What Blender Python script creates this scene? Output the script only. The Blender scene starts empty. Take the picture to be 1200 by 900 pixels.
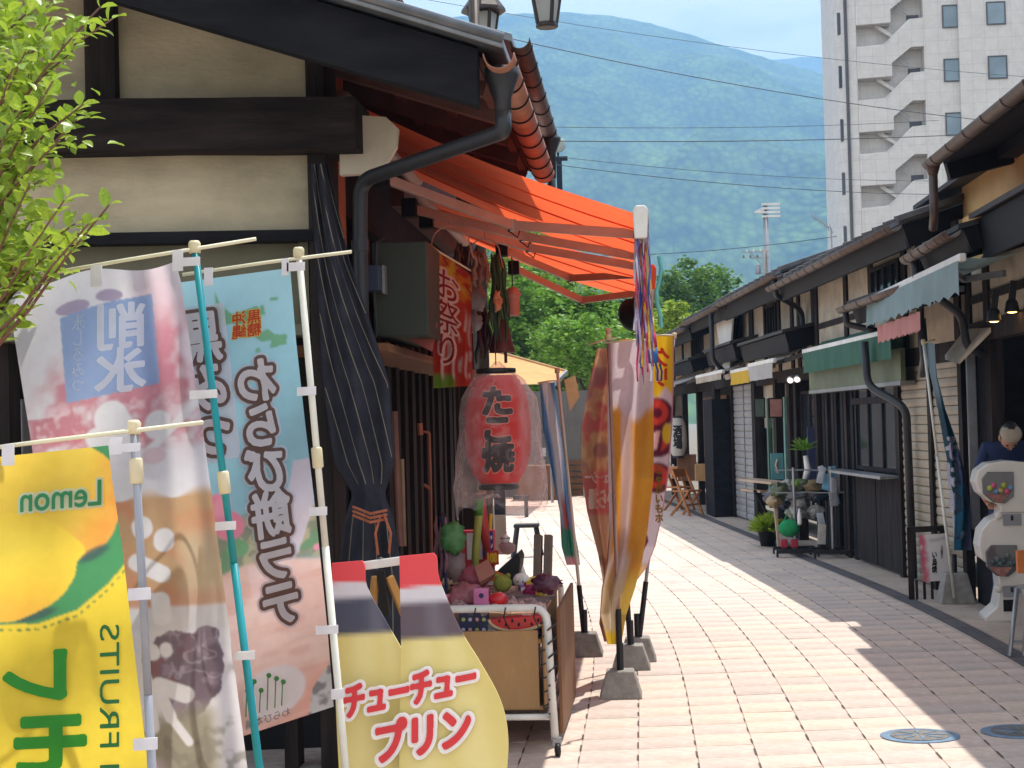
import bpy, bmesh, math, random
import numpy as np
from mathutils import Matrix, Vector, noise as mnoise

random.seed(7)
rng = np.random.default_rng(7)
scene = bpy.context.scene
COL = scene.collection

# ------------------------------------------------------------------ camera
EYE = Vector((0, 0, 1.65))
FOC = 2000.0                       # focal length for a 1200 px wide frame
yaw, pit, roll = math.atan(.075), math.atan(.024), math.radians(1.5)
K = 2.0                            # plan coordinates count 2 m of street per unit of y
FW = Vector((-math.sin(yaw)*math.cos(pit), math.cos(yaw)*math.cos(pit), math.sin(pit)))
R0 = Vector((math.cos(yaw), math.sin(yaw), 0)); U0 = R0.cross(FW)
RT = R0*math.cos(roll) - U0*math.sin(roll)
UP = U0*math.cos(roll) + R0*math.sin(roll)
cam = bpy.data.cameras.new('camera'); cam.sensor_width = 36; cam.lens = 36*FOC/1200
cam.clip_start = .05; cam.clip_end = 9000
camo = bpy.data.objects.new('camera', cam); COL.objects.link(camo)
camo.matrix_world = Matrix(((RT.x, UP.x, -FW.x, EYE.x), (RT.y, UP.y, -FW.y, EYE.y), (RT.z, UP.z, -FW.z, EYE.z), (0, 0, 0, 1)))
scene.camera = camo

# ------------------------------------------------------------------ sky and sun
HAZE_D, HAZE_C = .00035, (.34, .60, 1, 1)
SUN_EL, SUN_AZ = math.radians(66), math.radians(60)     # azimuth from +X towards +Y
SUN = Vector((math.cos(SUN_EL)*math.cos(SUN_AZ), math.cos(SUN_EL)*math.sin(SUN_AZ), math.sin(SUN_EL)))
world = bpy.data.worlds.new('World'); scene.world = world; world.use_nodes = True
wn, wl = world.node_tree.nodes, world.node_tree.links; wn.clear()
sky = wn.new('ShaderNodeTexSky'); sky.sky_type = 'NISHITA'; sky.sun_disc = False
sky.sun_elevation = SUN_EL; sky.sun_rotation = math.atan2(SUN.x, SUN.y); sky.air_density = 1.2; sky.dust_density = 1.2
wtc = wn.new('ShaderNodeTexCoord'); wmp = wn.new('ShaderNodeMapping'); wmp.inputs['Scale'].default_value = (1.6, 1.6, 5.5)
wno = wn.new('ShaderNodeTexNoise'); wno.inputs['Scale'].default_value = 2.3; wno.inputs['Detail'].default_value = 8; wno.inputs['Roughness'].default_value = .58
wmp.inputs['Location'].default_value = (1.1, .4, .55)
wra = wn.new('ShaderNodeValToRGB'); wra.color_ramp.elements[0].position = .31; wra.color_ramp.elements[1].position = .45
wmx = wn.new('ShaderNodeMix'); wmx.data_type = 'RGBA'; wmx.inputs['B'].default_value = (8.6, 8.8, 9.0, 1)
wbg = wn.new('ShaderNodeBackground'); wbg.inputs['Strength'].default_value = .10
wou = wn.new('ShaderNodeOutputWorld')
wl.new(wtc.outputs['Generated'], wmp.inputs['Vector']); wl.new(wmp.outputs[0], wno.inputs['Vector'])
wl.new(wno.outputs['Fac'], wra.inputs[0]); wl.new(wra.outputs[0], wmx.inputs['Factor'])
wl.new(sky.outputs[0], wmx.inputs['A']); wl.new(wmx.outputs['Result'], wbg.inputs['Color']); wl.new(wbg.outputs[0], wou.inputs[0])
sl = bpy.data.lights.new('sun', 'SUN'); sl.energy = 4.6; sl.angle = math.radians(.5); sl.color = (1, .95, .87)
so = bpy.data.objects.new('sun', sl); COL.objects.link(so); so.rotation_euler = (-SUN).to_track_quat('-Z', 'Y').to_euler(); so.location = (6, 6, 30)

vs = scene.view_settings
vs.view_transform = 'Standard'; vs.look = 'None'; vs.exposure = 0.65; vs.gamma = 1; vs.use_curve_mapping = False
cy = scene.cycles
cy.use_denoising = True; cy.max_bounces = 7; cy.diffuse_bounces = 4; cy.glossy_bounces = 3; cy.transmission_bounces = 6
cy.transparent_max_bounces = 12; cy.volume_bounces = 1; cy.sample_clamp_indirect = 6; cy.caustics_reflective = False; cy.caustics_refractive = False

# ------------------------------------------------------------------ survey helpers: where a sight line meets a depth or the ground
def ray(px, py): d = FW*FOC + RT*(px-600) + UP*(450-py); return Vector((d.x, d.y/K, d.z))
def P(px, py, Y): d = ray(px, py); return EYE + d*(Y/d.y)
def PX(px, py, X): d = ray(px, py); return EYE + d*(X/d.x)
def G(px, py, z=0.): d = ray(px, py); return EYE + d*((z-EYE.z)/d.z)
def W(p): return Vector((p[0], p[1]*K, p[2]))       # plan -> world metres
def O(x, y, z): return Vector((x, y/K, z))          # a small offset in metres, in plan units
def view_xy(p): q = W(p)-EYE; d = q.dot(FW); return (600+FOC*q.dot(RT)/d, 450-FOC*q.dot(UP)/d) if d > .3 else (-9999, -9999)

# ------------------------------------------------------------------ mesh helpers
class MB:
    def __init__(s, M=None): s.v = []; s.f = []; s.M = M
    def R(s, v): v = Vector(v); return W(s.M @ v if s.M is not None else v)
    def raw(s, vs_, fs):
        n = len(s.v); s.v += [tuple(v) for v in vs_]; s.f += [tuple(i+n for i in f) for f in fs]; return s
    def add(s, vs_, fs): return s.raw([s.R(v) for v in vs_], fs)
    def box(s, c, size, rot=None):
        x, y, z = [k/2 for k in size]
        vs_ = [Vector((a*x, b*y, d*z)) for a in (-1, 1) for b in (-1, 1) for d in (-1, 1)]
        if rot is not None: vs_ = [rot @ v for v in vs_]
        c = s.R(c)
        return s.raw([v+c for v in vs_], [(0,1,3,2),(4,6,7,5),(0,4,5,1),(2,3,7,6),(0,2,6,4),(1,5,7,3)])
    def span(s, a, b): # box from corner to corner
        return s.add([(x, y, z) for x in (a[0], b[0]) for y in (a[1], b[1]) for z in (a[2], b[2])], [(0,1,3,2),(4,6,7,5),(0,4,5,1),(2,3,7,6),(0,2,6,4),(1,5,7,3)])
    def beam(s, p, q, w, h, up=(0, 0, 1)):
        p, q = s.R(p), s.R(q); d = (q-p).normalized(); u = Vector(up); sd = d.cross(u)
        if sd.length < 1e-4: sd = d.cross(Vector((1, 0, 0)))
        sd.normalize(); u = sd.cross(d).normalized()
        vs_ = [e + sd*(a*w/2) + u*(b*h/2) for e in (p, q) for a, b in ((-1,-1),(1,-1),(1,1),(-1,1))]
        return s.raw(vs_, [(3,2,1,0),(4,5,6,7),(0,1,5,4),(1,2,6,5),(2,3,7,6),(3,0,4,7)])
    def tube(s, pts, r, n=8, cap=True, arc=(0, 2*math.pi), up=(0, 0, 1)):
        pts = [s.R(p) for p in pts]; m = len(pts); rs = r if isinstance(r, (list, tuple)) else [r]*m
        full = abs(arc[1]-arc[0]-2*math.pi) < 1e-6; k = n if full else n+1
        vs_ = []; prev = None
        for i, p in enumerate(pts):
            d = (pts[min(i+1, m-1)]-pts[max(i-1, 0)]).normalized()
            if prev is None:
                a = d.cross(Vector(up)); a = a if a.length > 1e-3 else d.cross(Vector((1, 0, 0)))
            else: a = prev - d*prev.dot(d)
            a.normalize(); prev = a; b = a.cross(d)
            for j in range(k):
                t = arc[0] + (arc[1]-arc[0])*j/n
                vs_.append(p + (a*math.cos(t) + b*math.sin(t))*rs[i])
        fs = []
        for i in range(m-1):
            for j in range(n):
                j2 = (j+1) % k
                fs.append((i*k+j, i*k+j2, (i+1)*k+j2, (i+1)*k+j))
        if cap and full: fs += [tuple(range(n))[::-1], tuple((m-1)*k+j for j in range(n))]
        return s.raw(vs_, fs)
    def lathe(s, prof, c, n=16, axis=(0, 0, 1), sx=1, sy=1):
        c = s.R(c); q = Vector((0, 0, 1)).rotation_difference(Vector(axis)); vs_ = []; fs = []
        for r, z in prof:
            for j in range(n):
                t = 2*math.pi*j/n; vs_.append(c + q @ Vector((r*math.cos(t)*sx, r*math.sin(t)*sy, z)))
        for i in range(len(prof)-1):
            for j in range(n): fs.append((i*n+j, i*n+(j+1) % n, (i+1)*n+(j+1) % n, (i+1)*n+j))
        if prof[0][0] > 1e-5: fs.append(tuple(range(n))[::-1])
        if prof[-1][0] > 1e-5: fs.append(tuple((len(prof)-1)*n+j for j in range(n)))
        return s.raw(vs_, fs)
    def ext(s, poly, vec):
        poly = [Vector(p) for p in poly]; v = Vector(vec); n = len(poly)
        return s.add(poly+[p+v for p in poly], [tuple(range(n))[::-1], tuple(range(n, 2*n))] + [(i, (i+1) % n, (i+1) % n+n, i+n) for i in range(n)])
    def ball(s, c, r, n=12, m=8, amp=0., freq=6., seed=0, rot=None):
        c = s.R(c); r = (r, r, r) if isinstance(r, (int, float)) else r; vs_ = []; fs = []
        for i in range(m+1):
            ph = math.pi*i/m
            for j in range(n):
                t = 2*math.pi*j/n; d = Vector((math.sin(ph)*math.cos(t), math.sin(ph)*math.sin(t), math.cos(ph)))
                k = 1 + (amp*mnoise.noise(d*freq*.4+Vector((seed, seed*.7, 0))) if amp else 0)
                v = Vector((d.x*r[0]*k, d.y*r[1]*k, d.z*r[2]*k))
                if rot is not None: v = rot @ v
                vs_.append(c+v)
        for i in range(m):
            for j in range(n): fs.append((i*n+j, (i+1)*n+j, (i+1)*n+(j+1) % n, i*n+(j+1) % n))
        return s.raw(vs_, fs)
    def build(s, name, material, parent=None, smooth=False, bevel=0, auto=False):
        me = bpy.data.meshes.new(name); me.from_pydata(s.v, [], s.f); me.update()
        if auto:
            bm = bmesh.new(); bm.from_mesh(me); bmesh.ops.remove_doubles(bm, verts=bm.verts, dist=1e-5); bmesh.ops.recalc_face_normals(bm, faces=bm.faces); bm.to_mesh(me); bm.free()
        if smooth: me.polygons.foreach_set('use_smooth', [True]*len(me.polygons))
        o = bpy.data.objects.new(name, me); COL.objects.link(o)
        if material: me.materials.append(material)
        if bevel:
            md = o.modifiers.new('bevel', 'BEVEL'); md.width = bevel; md.segments = 2; md.limit_method = 'ANGLE'
        if parent is not None: adopt(o, parent)
        return o
def wmat(o): return o.matrix_basis.copy() if o.parent is None else wmat(o.parent) @ o.matrix_parent_inverse @ o.matrix_basis
def adopt(o, parent):
    o.parent = parent; o.matrix_parent_inverse = wmat(parent).inverted()
def tag(o, label=None, cat=None, group=None, kind=None):
    if label: o['label'] = label
    if cat: o['category'] = cat
    if group: o['group'] = group
    if kind: o['kind'] = kind
    return o
def thing(name, label, cat, base=(0, 0, 0), group=None):
    o = bpy.data.objects.new(name, None); o.empty_display_size = .1; COL.objects.link(o)
    o.matrix_basis = Matrix.Translation(W(base))
    return tag(o, label, cat, group)
# ------------------------------------------------------------------ materials
def lin(c):
    c = [x/255 for x in c]; return [x/12.92 if x <= .04045 else ((x+.055)/1.055)**2.4 for x in c]
def S(r, g, b): return tuple(lin((r, g, b)))
MATS = {}
def mat(name, col, rough=.7, var=.18, scale=6, bump=.15, bscale=60, metal=0, transl=0, alpha=1, emit=0, col2=None, stretch=(1, 1, 1), spec=.4, dirt=.25, vcol=False, island=0, coat=0, rot=0):
    if name in MATS: return MATS[name]
    m = bpy.data.materials.new(name); m.use_nodes = True; nt = m.node_tree; N, Lk = nt.nodes, nt.links
    b = N['Principled BSDF']; out = N['Material Output']
    tc = N.new('ShaderNodeTexCoord'); mp = N.new('ShaderNodeMapping'); mp.inputs['Scale'].default_value = stretch; mp.inputs['Rotation'].default_value = (0, 0, rot)
    Lk.new(tc.outputs['Object'], mp.inputs[0])
    n1 = N.new('ShaderNodeTexNoise'); n1.inputs['Scale'].default_value = scale; n1.inputs['Detail'].default_value = 6; Lk.new(mp.outputs[0], n1.inputs['Vector'])
    rp = N.new('ShaderNodeMapRange'); rp.inputs[1].default_value = .3; rp.inputs[2].default_value = .7; Lk.new(n1.outputs['Fac'], rp.inputs[0])
    mx = N.new('ShaderNodeMix'); mx.data_type = 'RGBA'; Lk.new(rp.outputs[0], mx.inputs['Factor'])
    if vcol:
        at = N.new('ShaderNodeAttribute'); at.attribute_name = 'Col'
        hs = N.new('ShaderNodeHueSaturation'); hs.inputs['Value'].default_value = 1-var; Lk.new(at.outputs['Color'], hs.inputs['Color'])
        Lk.new(hs.outputs[0], mx.inputs['A']); Lk.new(at.outputs['Color'], mx.inputs['B'])
    else:
        c2 = col2 or tuple(min(1, x*(1+var)) for x in col)
        mx.inputs['A'].default_value = (*[x*(1-var) for x in col], 1) if not col2 else (*col, 1); mx.inputs['B'].default_value = (*c2, 1)
    src = mx.outputs['Result']
    if island:
        ge = N.new('ShaderNodeNewGeometry'); oi = N.new('ShaderNodeObjectInfo'); ad = N.new('ShaderNodeMath'); ad.operation = 'ADD'; fr = N.new('ShaderNodeMath'); fr.operation = 'FRACT'
        Lk.new(ge.outputs['Random Per Island'], ad.inputs[0]); Lk.new(oi.outputs['Random'], ad.inputs[1]); Lk.new(ad.outputs[0], fr.inputs[0])
        cr = N.new('ShaderNodeValToRGB'); e = cr.color_ramp.elements
        e[0].color = (1-island, 1-island*.9, 1-island*.75, 1); e[1].color = (1+island*.2, 1, 1-island*.35, 1); k = e.new(.5); k.color = (1, 1-island*.3, 1-island*.2, 1)
        Lk.new(fr.outputs[0], cr.inputs[0]); mu = N.new('ShaderNodeMix'); mu.data_type = 'RGBA'; mu.blend_type = 'MULTIPLY'; mu.inputs['Factor'].default_value = 1
        Lk.new(src, mu.inputs['A']); Lk.new(cr.outputs[0], mu.inputs['B']); src = mu.outputs['Result']
    if dirt:
        n2 = N.new('ShaderNodeTexNoise'); n2.inputs['Scale'].default_value = 1.3; n2.inputs['Detail'].default_value = 8; n2.inputs['Roughness'].default_value = .7; Lk.new(tc.outputs['Object'], n2.inputs['Vector'])
        r2 = N.new('ShaderNodeMapRange'); r2.inputs[1].default_value = .45; r2.inputs[2].default_value = .75; r2.inputs[3].default_value = 1; r2.inputs[4].default_value = 1-dirt; Lk.new(n2.outputs['Fac'], r2.inputs[0])
        mu = N.new('ShaderNodeMix'); mu.data_type = 'RGBA'; mu.blend_type = 'MULTIPLY'; mu.inputs['Factor'].default_value = 1
        Lk.new(src, mu.inputs['A']); Lk.new(r2.outputs[0], mu.inputs['B']); src = mu.outputs['Result']
    Lk.new(src, b.inputs['Base Color'])
    b.inputs['Roughness'].default_value = rough; b.inputs['Metallic'].default_value = metal; b.inputs['Specular IOR Level'].default_value = spec
    b.inputs['Coat Weight'].default_value = coat; b.inputs['Alpha'].default_value = alpha
    if bump:
        n3 = N.new('ShaderNodeTexNoise'); n3.inputs['Scale'].default_value = bscale; n3.inputs['Detail'].default_value = 4; Lk.new(mp.outputs[0], n3.inputs['Vector'])
        bp = N.new('ShaderNodeBump'); bp.inputs['Strength'].default_value = bump; bp.inputs['Distance'].default_value = .02; Lk.new(n3.outputs['Fac'], bp.inputs['Height']); Lk.new(bp.outputs[0], b.inputs['Normal'])
    if emit: b.inputs['Emission Color'].default_value = (*col, 1); b.inputs['Emission Strength'].default_value = emit
    if transl:
        tr = N.new('ShaderNodeBsdfTranslucent'); ms = N.new('ShaderNodeMixShader'); ms.inputs[0].default_value = transl
        Lk.new(src, tr.inputs['Color']); Lk.new(b.outputs[0], ms.inputs[1]); Lk.new(tr.outputs[0], ms.inputs[2]); Lk.new(ms.outputs[0], out.inputs['Surface'])
    MATS[name] = m; return m
TIMBER = mat('dark_timber', S(28, 24, 24), .85, .5, 14, .45, 60, stretch=(1, 1, .12), col2=S(58, 51, 48), spec=.15)
TIMBER_X = mat('dark_timber_along', S(26, 22, 23), .85, .5, 14, .6, 50, stretch=(.08, 1, 1), col2=S(58, 50, 47), spec=.15)
BLACKPAINT = mat('weathered_black_paint', S(29, 29, 33), .85, .4, 12, .25, 60, spec=.15, stretch=(.25, 1, 1))
PLASTER = mat('ochre_plaster', S(190, 179, 152), .95, .16, 7, .3, 60, dirt=.34, stretch=(.35, 1, 1))
CREAM = mat('cream_plaster', S(206, 196, 176), .9, .1, 5, .1, 90, dirt=.25)
YELLOWWALL = mat('mustard_wall', S(214, 178, 118), .8, .08, 4, .08, 90, dirt=.2)
COPPER = mat('copper_gutter', S(158, 108, 86), .5, .25, 9, .06, 40, metal=.25, dirt=.35)
DKCOPPER = mat('brown_gutter', S(92, 78, 70), .5, .25, 10, .1, 40, metal=.4)
DRAIN = mat('charcoal_drainpipe', S(44, 44, 47), .45, .15, 8, .05, 40)
ROOFMETAL = mat('grey_roof_metal', S(120, 124, 128), .4, .2, 9, .08, 30, metal=.5)
ROOFTILE = mat('grey_roof_tile', S(88, 88, 90), .65, .3, 10, .3, 30)
WHITEMETAL = mat('white_enamel', S(226, 224, 218), .4, .05, 10, .05, 60, dirt=.3)
GREYMETAL = mat('grey_metal', S(150, 152, 155), .4, .1, 10, .03, 60, metal=.6)
CONCRETE = mat('concrete', S(150, 146, 140), .9, .2, 18, .4, 90, dirt=.35)
BLACKPLASTIC = mat('black_plastic', S(28, 28, 30), .5, .1, 10, 0)
WOODTAN = mat('tan_board', S(178, 138, 92), .7, .12, 6, .1, 80, stretch=(1, 1, .3))
WOODBROWN = mat('brown_wood', S(120, 82, 54), .65, .25, 8, .15, 60, stretch=(1, 1, .2))
GLASSDK = mat('dark_window_glass', S(40, 48, 56), .08, .1, 2, 0, spec=.8, dirt=0)
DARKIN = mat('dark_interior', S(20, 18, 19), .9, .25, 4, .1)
# ------------------------------------------------------------------ the lie of the street
def strip_x(y):
    y = max(y, 5.0)
    return 2.5 - (.025*(y-5)**2 if y < 8.8 else .361 + .19*(y-8.8))
def front_x(y): return strip_x(y) + .5

EARTH = mat('earth_ground', S(120, 112, 100), .95, .2, .5, .2, 4)
g = MB(); g.box((0, 1200, -.30), (9000, 9000, .4)); tag(g.build('ground', EARTH), kind='structure')
JOINT = mat('paving_joint', S(186, 170, 157), .95, .2, 20, .3, 120)
g = MB(); ys = [-6]+[i*.5 for i in range(-8, 110)]
vs_, fs = [], []
for i, y in enumerate(ys):
    xl = -1.42 if y < 7.3 else -14
    xl = -9 if y < 3.2 else xl
    vs_ += [(xl, y, -.055), (front_x(y)+.4, y, -.055), (xl, y, -.005), (front_x(y)+.4, y, -.005)]
    if i: a = 4*i-4; b = 4*i; fs += [(a+2, a+3, b+3, b+2)]
g.add(vs_, fs); street = tag(g.build('street_bed', JOINT), kind='structure')
PAVE = mat('paving_stone', S(207, 190, 177), .85, .12, 16, .2, 150, dirt=.30, island=.15)
PW, PL, GAP, SKW = .29, .155, .003, .08
def row_y(r, x): return r*PL + SKW*x
near = []; rest = MB()
unit = MB(); h = .05
def paver_quad(x0, x1, y0, y1):
    c = strip_x
    def q(x, y): yy = y + SKW*x; return (x - (2.5-c(yy)), yy)
    return [q(x0+GAP, y0+GAP*.5), q(x1-GAP, y0+GAP*.5), q(x1-GAP, y1-GAP*.5), q(x0+GAP, y1-GAP*.5)]
cells = []
for ci in range(-30, 8):
    x0 = .23+ci*PW; x1 = x0+PW
    if x0 > 2.3: continue
    x1 = min(x1, 2.40)
    for r in range(-20, 200):
        y0 = r*PL; y1 = y0+PL; ym = y0+SKW*x0
        if ym > 28: break
        if x0 < -1.35 and 2.9 < ym < 7.4: continue
        if ym < 2.0 or (x0 < -3 and ym < 12): continue
        q = paver_quad(x0, x1, y0, y1); cells.append((q, ym))
def in_view(q):
    px, py = view_xy((q[0][0], q[0][1], 0))
    return 596 < px < 1195 and py < 905
vis = sorted([c for c in cells if in_view(c[0])], key=lambda c: c[1]); pick = set(id(c) for c in vis[:300])
shared = {}
for c in cells:
    q, ym = c; dz = random.uniform(-.0015, .0012); tl = random.uniform(-.0012, .0012)
    b = .004; cx = sum(p[0] for p in q)/4; cyy = sum(p[1] for p in q)/4
    def ring(k, z, tilt=0): return [(cx+(p[0]-cx)*(1-k/.14), cyy+(p[1]-cyy)*(1-k/.08), z+tilt*(1 if p[0] > cx else -1)) for p in q]
    vv = ring(0, -.05)+ring(0, -.002+dz)+ring(b*.5, dz, tl)
    ff = [(4+i, 4+(i+1) % 4, 8+(i+1) % 4, 8+i) for i in range(4)]+[(i, (i+1) % 4, 4+(i+1) % 4, 4+i) for i in range(4)]+[(8, 9, 10, 11)]
    if id(c) in pick:
        o = MB().add([(v[0]-cx, v[1]-cyy, v[2]) for v in vv], ff).build('paving_stone', PAVE); o.location = (cx, cyy*K, 0); o.parent = street
    else: rest.add(vv, ff)
o = rest.build('paving_stones', PAVE); o.parent = street; o['kind'] = 'stuff'
# dark slots left open in the joints between the columns
JM = mat('open_joint', S(92, 80, 74), .95, .2, 20, 0); dm = MB()
for c in cells:
    q, ym = c
    if ym < 15 and random.random() < .9:
        a, b_ = Vector((*q[0], .0)), Vector((*q[3], .0)); t0 = random.uniform(.05, .2); t1 = t0+random.uniform(.3, .5); p0, p1 = a.lerp(b_, t0), a.lerp(b_, t1); w = random.uniform(.003, .006)
        dm.add([(p0.x-.004-w, p0.y, .0025), (p0.x-.004+w, p0.y, .0025), (p1.x-.004+w, p1.y, .0025), (p1.x-.004-w, p1.y, .0025)], [(0, 1, 2, 3)])
o = dm.build('joint_slots', JM); o.parent = street; o['kind'] = 'stuff'
# dark strip of setts and the apron in front of the right-hand shops
SETT = mat('dark_setts', S(92, 88, 90), .85, .2, 20, .3, 120, island=.15)
APR = mat('apron_slab', S(176, 162, 150), .9, .12, 8, .2, 100, island=.12)
st = MB(); ap = MB(); y = -2.
while y < 26:
    y2 = y+.30; a, b_ = strip_x(y), strip_x(y2)
    st.add([(a-.06, y+.005, -.05), (a+.08, y+.005, -.05), (b_+.08, y2-.005, -.05), (b_-.06, y2-.005, -.05), (a-.06, y+.005, .001), (a+.08, y+.005, .001), (b_+.08, y2-.005, .001), (b_-.06, y2-.005, .001)],
           [(4, 5, 6, 7), (0, 1, 5, 4), (1, 2, 6, 5), (2, 3, 7, 6), (3, 0, 4, 7)])
    y = y2
o = st.build('sett_strip', SETT); o.parent = street; o['kind'] = 'stuff'
y = -2.
while y < 26:
    y2 = y+.6; a, b_ = strip_x(y), strip_x(y2)
    for k in range(2):
        u0, u1 = .092+k*.34, .092+(k+1)*.34-.008
        ap.add([(a+u0, y+.005, .0), (a+u1, y+.005, .0), (b_+u1, y2-.005, .0), (b_+u0, y2-.005, .0)], [(0, 1, 2, 3)])
    y = y2
o = ap.build('apron_slabs', APR); o.parent = street; o['kind'] = 'stuff'
# blue manhole covers set in the paving
MHB = mat('blue_manhole_enamel', S(110, 136, 160), .5, .2, 20, .3, 60); MHG = mat('manhole_iron', S(120, 116, 112), .5, .3, 20, .6, 80, metal=.5)
def manhole(c, label):
    t = thing('manhole_cover', label, 'manhole cover', (c.x, c.y, 0), 'manhole covers in the paving')
    MB().lathe([(.20, .001), (.20, .006), (.17, .007), (.17, .0055), (0, .0055)], (c.x, c.y, 0), 32).build('rim', MHB, t)
    m = MB(); m.lathe([(.15, .0058), (.15, .0085), (0, .0085)], (c.x, c.y, 0), 24); m.build('lid', MHG, t)
    m = MB()
    for k in range(8):
        a = k*math.pi/4; m.beam(c+O(.04*math.cos(a), .04*math.sin(a), .0095), c+O(.13*math.cos(a), .13*math.sin(a), .0095), .012, .004)
    m.build('relief', MHB, t)
manhole(G(1078, 863), 'round blue manhole cover in the sunlit paving')
manhole(G(1196, 858), 'round blue manhole cover in the shade at the right edge')

# ------------------------------------------------------------------ mountain
FOREST = mat('mountain_forest', S(52, 74, 40), 1, .5, .012, 0, col2=S(104, 128, 62), dirt=0, spec=0)
nt = FOREST.node_tree
b = nt.nodes['Principled BSDF']
tcn = nt.nodes.new('ShaderNodeTexCoord'); vo = nt.nodes.new('ShaderNodeTexVoronoi'); vo.inputs['Scale'].default_value = .11; mpn = nt.nodes.new('ShaderNodeMapping'); mpn.inputs['Scale'].default_value = (1, .12, 1); nt.links.new(tcn.outputs['Object'], mpn.inputs[0]); nt.links.new(mpn.outputs[0], vo.inputs['Vector'])
mxf = nt.nodes.new('ShaderNodeMix'); mxf.data_type = 'RGBA'; mxf.blend_type = 'MULTIPLY'; mxf.inputs['Factor'].default_value = 1
crf = nt.nodes.new('ShaderNodeValToRGB'); crf.color_ramp.elements[0].color = (1.2, 1.2, 1.1, 1); crf.color_ramp.elements[1].color = (.45, .48, .48, 1); crf.color_ramp.elements[1].position = .8
nt.links.new(vo.outputs['Distance'], crf.inputs[0]); nt.links.new(b.inputs['Base Color'].links[0].from_socket, mxf.inputs['A']); nt.links.new(crf.outputs[0], mxf.inputs['B']); nt.links.new(mxf.outputs['Result'], b.inputs['Base Color'])
bp = nt.nodes.new('ShaderNodeBump'); bp.inputs['Strength'].default_value = 1; bp.inputs['Distance'].default_value = 4; bp.invert = True; nt.links.new(vo.outputs['Distance'], bp.inputs['Height']); nt.links.new(bp.outputs[0], b.inputs['Normal'])
def ridge(px): return float(np.interp(px, [-600, 0, 300, 500, 600, 660, 720, 760, 800, 850, 905, 950, 1000, 1100, 1300, 1800], [200, 90, 45, 18, 12, 10, 15, 23, 34, 50, 66, 78, 92, 120, 190, 330]))
def ridge2(px): return float(np.interp(px, [-600, 500, 800, 900, 940, 980, 1040, 1100, 1300, 1800], [330, 150, 72, 68, 64, 66, 60, 70, 130, 300]))
def mountain(name, label, D, prof, base_d, sd, W=150, Hn=90):
    m = MB(); vs_ = []; fs = []
    for j in range(Hn):
        t = j/(Hn-1)
        for i in range(W):
            px = -600+2400*i/(W-1); top = P(px, prof(px), D)
            y = base_d+(D-base_d)*t; x = top.x*(y/D)**.5
            hgt = top.z*(t**1.25)
            n = mnoise.fractal(Vector((x*.004+sd, y*.003, 0)), 1.0, 2.0, 3)
            rib = mnoise.ridged_multi_fractal(Vector((x*.0035+sd, y*.0018, .3)), 1.0, 2.0, 3, 1.0, 2.0)
            k = math.sin(math.pi*min(1, t))**.8
            z = hgt + k*(n*75+(rib-1.2)*80)
            if t > .96: z += mnoise.noise(Vector((x*.12, 3.1, sd)))*2.5+mnoise.noise(Vector((x*.45, 1.1, sd)))*2
            vs_.append((x, y, z-6))
    for j in range(Hn-1):
        for i in range(W-1): a = j*W+i; fs.append((a, a+1, a+W+1, a+W))
    j = (Hn-1)*W; n0 = len(vs_)
    for i in range(W): vs_.append((vs_[j+i][0], vs_[j+i][1]+400, -6))
    for i in range(W-1): fs.append((j+i, j+i+1, n0+i+1, n0+i))
    m.add(vs_, fs); o = m.build(name, FOREST, smooth=True); tag(o, kind='structure'); return o
mountain('mountain', '', 1500, ridge, 380, 0, 260, 150)
mountain('far_mountain', '', 2300, ridge2, 1600, 9, 160, 50)

# ------------------------------------------------------------------ apartment tower
TW = mat('tower_tile', S(220, 215, 208), .7, .05, 3, 0, dirt=.12)
nt = TW.node_tree; N = nt.nodes; b = N['Principled BSDF']
br = N.new('ShaderNodeTexBrick'); br.offset = 0; br.inputs['Scale'].default_value = 1; br.inputs['Mortar Size'].default_value = .018; br.inputs['Brick Width'].default_value = .75; br.inputs['Row Height'].default_value = .75
br.inputs['Color1'].default_value = (1, 1, 1, 1); br.inputs['Color2'].default_value = (.95, .95, .95, 1); br.inputs['Mortar'].default_value = (.84, .84, .84, 1)
tc_ = N.new('ShaderNodeTexCoord'); sx_ = N.new('ShaderNodeSeparateXYZ'); ad_ = N.new('ShaderNodeMath'); ad_.operation = 'ADD'; cb_ = N.new('ShaderNodeCombineXYZ')
nt.links.new(tc_.outputs['Object'], sx_.inputs[0]); nt.links.new(sx_.outputs['X'], ad_.inputs[0]); nt.links.new(sx_.outputs['Y'], ad_.inputs[1]); nt.links.new(ad_.outputs[0], cb_.inputs['X']); nt.links.new(sx_.outputs['Z'], cb_.inputs['Y'])
nt.links.new(cb_.outputs[0], br.inputs['Vector'])
src = b.inputs['Base Color'].links[0].from_socket; mu = N.new('ShaderNodeMix'); mu.data_type = 'RGBA'; mu.blend_type = 'MULTIPLY'; mu.inputs['Factor'].default_value = 1
nt.links.new(src, mu.inputs['A']); nt.links.new(br.outputs['Color'], mu.inputs['B']); nt.links.new(mu.outputs['Result'], b.inputs['Base Color'])
TWIN = mat('tower_recess', S(196, 190, 186), .8, .08, 3, 0)
TGLASS = mat('tower_glass', S(120, 140, 150), .12, .25, .6, 0, spec=.8, dirt=0)
TFRAME = mat('tower_frame', S(86, 84, 86), .5, .1, 5, 0)
tx0 = 11.85; TY = 50.; ztop = 34.
tw = thing('apartment_tower', 'tall pale grey apartment tower with zigzag outside stair behind the right-hand shops', 'building', (tx0+6, TY, 0))
cx1, cx2 = tx0+1.25, tx0+1.25+3.85
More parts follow.
